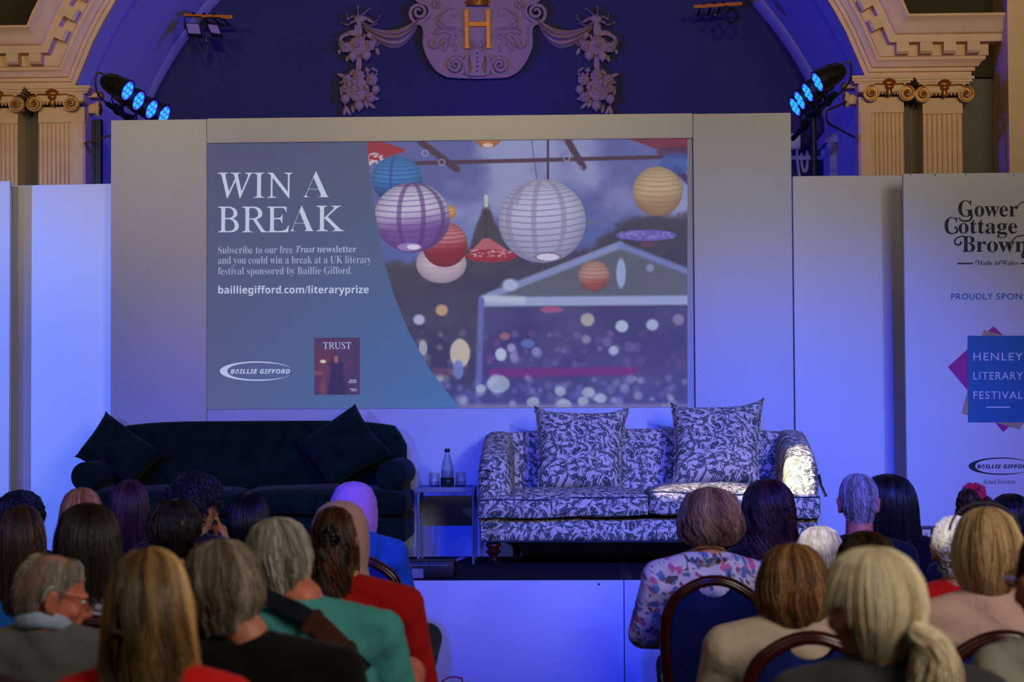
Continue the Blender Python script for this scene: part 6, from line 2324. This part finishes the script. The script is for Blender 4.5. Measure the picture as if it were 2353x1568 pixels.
    strands(P3, rad * rs.uniform(0.7, 1.3, N), rnd)
    for e in (extra or []):
        path, R_, n_, wv, rd = e
        pa = np.array([list(p) for p in spline(path, 26)])
        rr_ = np.interp(np.linspace(0, 1, 26), np.linspace(0, 1, len(R_)), R_)
        d = np.gradient(pa, axis=0); d /= np.linalg.norm(d, axis=1, keepdims=True)
        u = np.cross(d, [0, 1, 0.2]); u /= np.linalg.norm(u, axis=1, keepdims=True); w_ = np.cross(d, u)
        th = rs.uniform(0, 6.28, n_)[:, None]; q = np.sqrt(rs.rand(n_))[:, None]
        cid = rs.randint(0, 14, n_)
        fz = np.linspace(0, 1, 26)[None, :]
        endk = 1 - 0.25 * rs.rand(n_)[:, None]
        gi = fz * endk * 25
        lo = np.clip(gi.astype(int), 0, 24); fr_ = (gi - lo)[..., None]
        pick = lambda a_: a_[lo] * (1 - fr_) + a_[lo + 1] * fr_
        off = q * (1 + 0.15 * np.sin(fz * 9 + cid[:, None]))
        rloc = (rr_[lo] * (1 - fr_[..., 0]) + rr_[lo + 1] * fr_[..., 0]) * off
        PP = pick(pa) + pick(u) * (rloc * np.cos(th + wv * np.sin(fz * 8 + cid[:, None])))[..., None] + pick(w_) * (rloc * np.sin(th + wv * np.sin(fz * 8 + cid[:, None])))[..., None]
        strands(PP, rd * rs.uniform(0.7, 1.3, n_), np.clip(0.5 * (cid / 14) + 0.5 * rs.rand(n_), 0, 1))
    if shell:
        na, nt = 56, 26
        a_ = np.linspace(-PI, PI, na, endpoint=False)[None, :].repeat(nt, 0)
        t_ = np.linspace(0, 1, nt)[:, None] * tmax(a_) * 0.985
        S_ = env(a_, t_, 0.962 + 0.02 * np.sin(a_ * 9 + 5 * t_) + 0.012 * np.sin(a_ * 23))
        V.append(S_.reshape(-1, 3))
        idx = np.arange(na * nt).reshape(nt, na) + n0
        i2 = np.roll(idx, -1, 1)
        Fq.append(np.stack([idx[:-1], i2[:-1], i2[1:], idx[1:]], -1).reshape(-1, 4))
        at = np.zeros((na * nt, 4)); at[:, 0] = base * 0.6 + 0.35 * (0.5 + 0.5 * np.sin(a_ * 17 + 4 * t_)).ravel() * base; at[:, 3] = 1
        A.append(at)
        n0 += na * nt
    return np.concatenate(V), np.concatenate(Fq), np.concatenate(A)


def hair_obj(name, data, hm, mat_, parent):
    V, F_, A = data
    Mx = np.array(hm)
    V = V @ Mx[:3, :3].T + Mx[:3, 3]
    me = fast_mesh(name, V, F_, A)
    me.shade_smooth()
    return link(name, me, mat_, parent)


def scarf_obj(parent, hm, mat_, sx, seed, drape=True):
    rs = np.random.RandomState(seed)
    pr = np.array(PF['scarf'], float)
    pr[:, 1] *= sx
    na, nt = 72, 40
    seg = np.hypot(np.diff(pr[:, 0]), np.diff(pr[:, 2])); T = np.concatenate([[0], np.cumsum(seg)]); T /= T[-1]
    b = MB()
    ph = rs.uniform(0, 6, 4)

    def pt(u, v, k):
        az = -PI + 2 * PI * u
        face = min(1, max(0, (abs(az) - 2.1) / 0.35))
        t = v * (1 - face) + face * min(v, 0.22)
        z, rx, rb, rf = [float(np.interp(t, T, pr[:, i])) for i in range(4)]
        fold = 1 + 0.022 * t * math.sin(az * 7 + ph[0] + 5 * t) + 0.014 * t * math.sin(az * 13 + ph[1] - 8 * t) + 0.02 * max(0, t - 0.55) * math.sin(az * 16 + ph[2])
        r = rb if math.cos(az) >= 0 else rf
        return hm @ Vector((rx * math.sin(az) * fold * k, -r * math.cos(az) * fold * k - 0.004, -z))
    b.grid(lambda u, v: pt(u, v, 1.0), na, nt, True)
    b.grid(lambda u, v: pt(u, v, 0.975), na, nt, True)
    return b.obj('headscarf', mat_, parent, 179)


M['eye'] = mat('eye_white', S(226, 220, 214), 0.2, var=0.02)
M['lens'] = M['glass']
N_PEOPLE = [0]


def person(label, px, py, s, hm_key, style, skin='pink', fem=True, w=None, dx=0.0, yaw=0.0, hyaw=0.0, hpitch=0.0, hroll=0.0, top='black', sleeve='long', hood=False,
           collar=None, sw=None, lean=0.0, sh=0.315, trousers='navy', short=False, arms=None, hk=1.0, extra_top=0.0, chair=None, cdx=0.0, cdz=0.0, hairkw=None, twist=0.0):
    Y = 4200.0 / s
    p = P(px, py, Y)
    zt = p.z
    t = thing('person', label, 'person', (p.x, Y, 0), yaw)
    N_PEOPLE[0] += 1
    sd = 100 + N_PEOPLE[0]
    hm = head_matrix(zt, hyaw, hpitch, hroll)
    sw = sw or (0.165 if fem else 0.19)
    j = joints(zt, dx, sw, lean, sh, arms)
    link('body', body_mesh(zt, hm, j, fem, hk, bool(style) and style != 'scarf' and style[1] in ('short', 'fringe')), SKIN[skin], t)
    link('top', top_mesh(j, 0.006 + extra_top, fem, sleeve, hood, collar is True), CL[top], t)
    link('trousers', trouser_mesh(j, 0.0, short), CL[trousers], t)
    if isinstance(collar, str):
        b = MB()
        for i in range(30):
            a = 2 * PI * i / 30
            b.ball(j['neck'] + Vector((0.068 * math.sin(a), 0.01 - 0.072 * math.cos(a), 0.022 * math.cos(a) + 0.006)), (0.02, 0.016, 0.026), 8, 6)
        link('collar', fuse(b, 'collar', 0.008, 2), CL[collar], t)
    hw_ = None
    if style == 'scarf':
        sx = (w / s) / (2 * 0.102) if w else 1.0
        scarf_obj(t, hm, CL[hm_key], sx, sd)
    elif style:
        prof, cut, N, L, wave, wf, rad = style
        mx = max(r[1] for r in PF[prof])
        sx = (w / s) / (2 * mx) if w else 1.0
        kw = dict(hairkw or {})
        hair_obj('hair', hair(sd, prof, cut, N, L, wave, wf, rad, sx=sx, **kw), hm, HM[hm_key], t)
    if chair:
        cpos = (p.x + dx + cdx, Y - 0.02, cdz)
        if not CHAIRS:
            CHAIRS.append(make_chair(chair))
            CHAIRS[0].location = cpos
        else:
            CHAIRS.append(dup(CHAIRS[0], cpos, 0.0, chair))
    return t, hm, j


CHAIRS = []
# hair styles: profile, cut line, strands, lock length (0 = falls to the ends), wave, wave count, strand radius
LONG = ('long', 'long', 1500, 0, 0.08, 2.0, 0.0018)
WAVY = ('long', 'long', 1700, 0, 0.30, 2.6, 0.0018)
BOB = ('bob', 'bob', 1400, 0, 0.08, 2.0, 0.0019)
WBOB = ('bob', 'bob', 2200, 0, 0.26, 2.0, 0.0017)
SHORT = ('short', 'short', 1900, 0.18, 0.10, 2.0, 0.0015)
CROP = ('short', 'short', 2600, 0.07, 0.05, 2.0, 0.0014)
WEDGE = ('wedge', 'short', 2000, 0.26, 0.12, 1.8, 0.0015)
CURL = ('curl', 'short', 1100, 0.20, 0.3, 3.0, 0.0026)

# ---- left block, from the stage backwards
person('person with short black curly hair at the far left, second row from the stage', 48, 1127, 506, 'curlblack', CURL, 'brown', True, 105, top='navy', hairkw=dict(curl=0.004))
person('person with ginger blond hair, half hidden behind long dark brown hair', 188, 1120, 560, 'ginger', LONG, w=116, top='navy')
person('person with long plum brown hair before the left end of the green sofa', 298, 1102, 506, 'plum', LONG, w=106, top='black', hairkw=dict(lenk=1.1))
_t, hm6, j6 = person('person with dark curly hair resting the face on one hand', 443, 1085, 560, 'curlblack', CURL, 'pink', False, 126, hyaw=-0.55, hpitch=0.15, top='navy', hairkw=dict(curl=0.006),
                     arms={'elr': (0.17, 0.28, 0.80), 'wrr': (0.105, 0.13, 1.02), 'hdr': (-0.25, -0.1, 1.0)})
person('person with dark hair hardly visible against the green sofa', 573, 1130, 506, 'black', BOB, 'brown', True, 100, top='black')
person('person in a lilac headscarf and a blue hooded top', 812, 1105, 508, 'lilac', 'scarf', 'pink', True, 112, dx=0.02, hpitch=0.1, top='blue', hood=True, extra_top=0.008, sw=0.165, sh=0.30,
       chair='blue banquet chair behind the person in the lilac headscarf', cdx=0.03)
person('person with long brown hair and a bright blue top at the left edge', 50, 1160, 627, 'brown', LONG, w=128, top='cyan', dx=-0.03, sh=0.33)
person('person with short dark hair in the left block, in front of the curly haired one', 397, 1145, 632, 'darkbrown', SHORT, 'pink', False, 124, top='black', hroll=0.08, hyaw=0.1)
person('person in a dusty pink headscarf, mostly hidden behind brown clipped hair', 782, 1149, 622, 'rose', 'scarf', 'pink', True, 136, dx=0.055, top='white', sh=0.34, sw=0.155, trousers='denim', arms={'knr': (0.285, 0.42, 0.70), 'anr': (0.20, 0.50, 0.30), 'tor': (0.2, 0.60, 0.24)})
person('person with long dark brown hair and a grey striped top', 203, 1155, 700, 'darkbrown', ('long', 'long', 1800, 0, 0.06, 1.8, 0.0017), w=176, top='stripe', hairkw=dict(lenk=0.9), sh=0.30, dx=0.03,
       chair='blue banquet chair behind the person in the grey striped top', cdx=0.07)
tR, hmR, jR = person('person in a red jacket with brown hair held up in a black claw', 768, 1163, 690, 'chestnut', WAVY, 'pink', True, 124, dx=0.07, top='red', sw=0.165, sh=0.30, extra_top=0.008, hairkw=dict(lenk=0.95, lay=0.12, clump=20),
       chair='blue banquet chair between the red jacket and the teal polo shirt', cdx=-0.09)
tT, hmT, jT = person('person with grey hair in a teal polo shirt with a bag strap across the back', 646, 1188, 820, 'grey', WEDGE, 'red', False, 152, dx=0.115, hyaw=0.22, hroll=-0.06, top='teal', sleeve='short', collar=True, sw=0.175, sh=0.285,
       lean=-0.02, trousers='shorts', short=True, chair='blue banquet chair behind the person in the teal polo shirt', cdx=-0.115,
       arms={'knr': (0.31, 0.50, 0.79), 'anr': (0.28, 0.46, 0.12), 'tor': (0.29, 0.57, 0.06), 'elr': (0.34, 0.04, 0.72), 'wrr': (0.27, 0.26, 0.76)})
person('person with grey brown cropped hair in a black top, facing left', 520, 1237, 940, 'greybrown', WEDGE, 'tan', True, 182, dx=0.10, hyaw=0.5, hpitch=0.12, top='black', sw=0.185, sh=0.29, hairkw=dict(lenk=1.0))
tB, hmB, jB = person('older person with thin grey hair, glasses and a grey jacket, facing right', 97, 1261, 820, 'thin', ('short', 'fringe', 3200, 0.09, 0.03, 1.5, 0.0009), 'red', False, None, dx=0.02, hyaw=-1.2, hpitch=0.22, top='grey', collar='paleblue', sw=0.185, sh=0.275,
                     extra_top=0.008, hairkw=dict(shell=False, jit=0.02, tmin=0.2))
tS, hmS, jS = person('person with blond streaked hair gathered in a small clip, red top', 345, 1257, 1080, 'goldstreak', ('long', 'long', 2200, 0, 0.16, 1.5, 0.0015), 'pink', True, 216, top='bright_red', sh=0.30, dx=0.01, hairkw=dict(lenk=0.55, tip=0.3, clump=30, azcol=0.35, flare=0.16, lay=0.12))
person('person in dark maroon at the lower left corner, head out of view', -185, 1235, 1250, 'darkbrown', SHORT, 'pink', False, None, dx=0.02, top='maroon', sw=0.18, sh=0.29)

# ---- right block
person('person with long dark auburn hair before the patterned sofa', 1764, 1100, 512, 'auburn', WAVY, w=136, top='black', hairkw=dict(lenk=1.0, lay=0.10, clump=20), sh=0.34,
       chair='blue banquet chair behind the long dark auburn hair', cdx=-0.01)
person('person with long black hair behind the cropped grey head', 2040, 1089, 483, 'black', LONG, 'tan', True, 150, dx=0.06, top='black', hairkw=dict(lenk=1.6, flare=0.2), sh=0.34, sw=0.18)
person('person with close cropped grey hair and red ears', 1971, 1088, 528, 'stubble', CROP, 'red', False, 86, hk=1.04, top='navy', sh=0.325, hairkw=dict(jit=0.03))
tF, hmF, jF = person('person in a floral blouse with a honey blond bob', 1632, 1118, 575, 'honeybob', WBOB, 'pink', True, 142, dx=-0.025, hairkw=dict(lenk=0.75, clump=26, lay=0.16, tip=0.3), top='floral', sw=0.18, sh=0.33, extra_top=0.012, trousers='black',
       arms={'ell': (-0.27, 0.02, 0.70), 'wrl': (-0.19, 0.2, 0.66)},
       chair='blue banquet chair behind the floral blouse, its back fully in view', cdx=0.02)
tU, hmU, jU = person('person with brown hair tied up in a red scrunchie', 2244, 1136, 535, 'brown', SHORT, 'pink', True, 96, top='navy')
person('person with black hair and glasses at the right, behind the blond bob', 2318, 1134, 488, 'black', WEDGE, 'tan', True, 92, hyaw=-0.5, top='navy')
person('person with white hair whose sunlit crown shows over the brown bob', 1884, 1207, 590, 'white', SHORT, 'pink', False, 104, top='navy', hpitch=0.2)
person('person with white curly hair and a red top, left of the blond bob', 2192, 1186, 600, 'white', CURL, 'pink', True, 96, top='bright_red', hairkw=dict(curl=0.004), sh=0.30)
person('person with dark brown hair mostly hidden behind the platinum ponytail', 1990, 1219, 656, 'bark', LONG, 'pink', True, 165, top='navy')
person('person with a brown highlighted bob and a beige top', 1822, 1247, 750, 'brownlights', ('bob', 'bob', 2200, 0, 0.14, 1.8, 0.0016), 'pink', True, 166, dx=-0.01, top='beige', sw=0.195, sh=0.29, extra_top=0.015,
       hairkw=dict(lenk=1.15, clump=24, lay=0.12, tip=0.2), chair='blue banquet chair behind the person in the beige top', cdx=0.03)
tK, hmK, jK = person('person with a blond bob, black hairband and pale pink jacket', 2266, 1164, 748, 'blond', ('bob', 'bob', 2200, 0, 0.07, 1.4, 0.0016), 'pink', True, 158, dx=0.02, top='pink', sw=0.19, sh=0.32, extra_top=0.012,
       hairkw=dict(lenk=1.35, clump=16), chair='blue banquet chair behind the person in the pale pink jacket', cdx=-0.03)
tP, hmP, jP = person('person with platinum hair in a low ponytail, dark grey top', 2012, 1256, 1110, 'platinum', ('wedge', 'short', 2400, 0, 0.05, 1.2, 0.0013), 'pink', True, 224, dx=0.02, hyaw=0.5, top='charcoal', sw=0.185, sh=0.285, extra_top=0.006,
       hairkw=dict(clump=30, tip=0.03, extra=[([(0.0, -0.118, -0.155), (0.03, -0.142, -0.19), (0.045, -0.14, -0.25), (0.05, -0.125, -0.33), (0.05, -0.115, -0.41)], [0.016, 0.036, 0.05, 0.048, 0.03], 420, 0.25, 0.002)]))
tG, hmG, jG = person('person with glasses cut off by the right picture edge, grey green jacket', 2428, 1215, 1000, 'auburn', ('bob', 'short', 1000, 0, 0.08, 2, 0.0022), 'red', True, 176, dx=0.04, top='olive', sw=0.185, sh=0.29, hyaw=0.35)

# ---------------------------------------------------------------- worn details


def child(mb, name, mat_, par, smooth=60):
    return mb.obj(name, mat_, par, smooth)


M['accblack'] = mat('black_acetate', S(14, 13, 14), 0.25, var=0.05)
M['hearing'] = mat('pale_green_grey_plastic', S(150, 158, 146), 0.4, var=0.05)
M['wire'] = mat('glasses_wire', S(70, 62, 56), 0.3, 0.8, var=0.05)
M['scrunchie'] = cloth('red_scrunchie', S(196, 18, 60), 0.8, 60.0, 0.8)


def glasses(t, hm, mat_, thick=0.0018):
    b = MB(); b.M = hm
    for s in (-1, 1):
        b.tube([(s * 0.032 + 0.022 * math.cos(a), 0.114 + 0.0 * a, -0.122 + 0.018 * math.sin(a)) for a in np.linspace(0, 2 * PI, 21)[:-1]], thick, 6, False, closed=True)
        b.tube([(s * 0.054, 0.112, -0.117), (s * 0.074, 0.09, -0.116), (s * 0.082, 0.0, -0.112), (s * 0.084, -0.02, -0.13)], thick, 6)
    b.tube([(-0.011, 0.116, -0.118), (0.011, 0.116, -0.118)], thick, 6)
    g = child(b, 'glasses', mat_, t)
    for s in (-1, 1):
        b = MB(); b.M = hm
        b.lathe([(0.0, 0.0), (0.021, 0.0), (0.021, 0.0015), (0.0, 0.002)], 16, (s * 0.032, 0.113, -0.122), (0, 1, 0))
        child(b, 'lens', M['glass'], g)


glasses(tB, hmB, M['wire'])
for s in (-1, 1):
    b = MB(); b.M = hmB; b.ball((s * 0.031, 0.079, -0.124), (0.012, 0.012, 0.009), 12, 8); child(b, 'eye', M['eye'], tB)
b = MB(); b.M = hmB
b.tube(spline([(0.088, -0.004, -0.098), (0.092, -0.018, -0.098), (0.093, -0.031, -0.115), (0.091, -0.034, -0.14)], 14), [0.004, 0.005, 0.006, 0.0065, 0.007, 0.007, 0.007, 0.0065, 0.006, 0.006, 0.005, 0.005, 0.004, 0.003], 8)
child(b, 'hearing_aid', M['hearing'], tB)
glasses(tG, hmG, M['chrome'], 0.0035)

# claw in the red jacket's hair
b = MB(); b.M = hmR
for s in (-1, 1):
    b.tube(spline([(s * 0.008, -0.135, -0.055), (s * 0.03, -0.145, -0.085), (s * 0.026, -0.14, -0.12)], 12), [0.007] * 12, 8)
    for k in range(4):
        b.tube([(s * 0.028, -0.144, -0.075 - 0.014 * k), (s * 0.008, -0.128, -0.08 - 0.014 * k)], 0.0035, 6)
b.tube([(0, -0.136, -0.05), (0, -0.146, -0.075)], 0.006, 8)
child(b, 'hair_claw', M['accblack'], tR)
# clip of the blond streaked hair
b = MB(); b.M = hmS
b.tube([(-0.05, -0.124, -0.162), (-0.036, -0.13, -0.168), (-0.022, -0.132, -0.172)], 0.005, 8)
for k in range(3):
    b.ball((-0.046 + 0.011 * k, -0.132, -0.166), 0.0045, 8, 6)
child(b, 'hair_clip', M['wire'], tS)
# hair tie of the ponytail
b = MB(); b.M = hmP
b.tube([(0.012 + 0.024 * math.cos(a), -0.132 + 0.010 * math.sin(a), -0.172 + 0.018 * math.sin(a)) for a in np.linspace(0, 2 * PI, 24)[:-1]], 0.0055, 8, False, closed=True)
child(b, 'hair_tie', M['accblack'], tP)
# hairband of the blond bob
b = MB(); b.M = hmK
b.tube([(0.108 * math.sin(a), 0.02 + 0.012 * math.cos(a), -0.085 + 0.094 * math.cos(a)) for a in np.linspace(-1.45, 1.45, 28)], 0.008, 6, True, 0.5)
child(b, 'hairband', M['accblack'], tK)
# scrunchie and bun
b = MB(); b.M = hmU
for i in range(26):
    a = 2 * PI * i / 26
    b.ball((-0.02 + 0.034 * math.cos(a), -0.05 + 0.03 * math.sin(a), 0.012 + 0.028 * math.sin(a) * 0.6 + 0.006 * math.sin(a * 7)), (0.017, 0.016, 0.019), 8, 6)
child(b, 'scrunchie', M['scrunchie'], tU)
V, F_, A = hair(77, 'curl', 'short', 260, 0.3, 0.3, 2, 0.0026, sx=0.5)
V = V * np.array([0.85, 0.5, 0.55]) + np.array([-0.055, -0.09, 0.03])
hair_obj('bun', (V, F_, A), hmU, HM['brown'], tU)
# necklace and ruffled collar of the floral blouse
b = MB()
for i in range(40):
    a = 2 * PI * i / 40
    b.ball(jF['neck'] + Vector((0.066 * math.sin(a), 0.005 - 0.07 * math.cos(a), 0.02 + 0.022 * math.cos(a))), 0.0058, 8, 6)
child(b, 'necklace', M['brass'], tF)
b = MB()


def ruff(u, v):
    a = 2 * PI * u
    r = 0.078 + 0.022 * v + 0.006 * math.sin(a * 19) * v
    return jF['neck'] + Vector((r * math.sin(a), 0.0 - r * math.cos(a), -0.03 + 0.028 * v + 0.008 * math.sin(a * 23) * v))


b.grid(ruff, 160, 5, True)
child(b, 'ruffled_collar', CL['floral'], tF)
# pieces of clothing seams on the red jacket
b = MB()
z0 = jR['chest'].z
for x0, zA, zB in ((jR['chest'].x + 0.10, -0.06, -0.34), (jR['chest'].x - 0.10, -0.06, -0.34)):
    b.tube([(x0, -0.02 - 0.118 - 0.012 * math.sin((z0 + z) * 9), z0 + z) for z in np.linspace(zA, zB, 12)], 0.003, 5)
child(b, 'seam', CL['maroon'], tR)

# bag strap across the teal shirt, with its leather pad: it hangs on the person and is a thing of its own
M['webbing'] = cloth('navy_webbing', S(20, 26, 40), 0.8, 80, 0.3)
M['leather'] = mat('brown_leather', S(74, 40, 28), 0.45, bump=(90, 0.2, 0.003), var=0.2, vscale=30)
base = Vector(tT.location)
top_o = [c for c in tT.children if c.name.startswith('top')][0]
from mathutils.bvhtree import BVHTree
bv = BVHTree.FromPolygons([v.co for v in top_o.data.vertices], [tuple(p.vertices) for p in top_o.data.polygons])
t = thing('shoulder_strap', 'navy bag strap with brown leather pad across the teal polo shirt', 'bag strap', base)
line_px = [(600, 1344), (640, 1368), (690, 1405), (730, 1432), (770, 1470), (810, 1510), (842, 1540)]
pts = []
for qx, qy in line_px:
    p = P(qx, qy, base.y)
    d = (p - CAM).normalized()
    h = bv.ray_cast(CAM - base, d)
    q = h[0] if h[0] is not None else (p - base + Vector((0, -0.1, 0)))
    pts.append(q + Vector((0, -0.012, 0)))
c = spline(pts, 40)
b = MB(); b.tube(c, 0.026, 6, True, 0.16, (0, -1, 0)); b.obj('strap', M['webbing'], t, 40)
b = MB(); b.tube([q + Vector((0, -0.004, 0)) for q in c[16:33]], 0.034, 6, True, 0.14, (0, -1, 0)); b.obj('strap_pad', M['leather'], t, 40)
for i in (18, 30):
    q, r = c[i] + Vector((0, -0.011, 0)), (c[i + 1] - c[i]).normalized()
    sd = r.cross(Vector((0, 1, 0))).normalized()
    b = MB(); b.tube([q - sd * 0.036, q + sd * 0.036], 0.012, 6, True, 0.3, (0, -1, 0)); b.obj('buckle', M['leather'], t, 40)
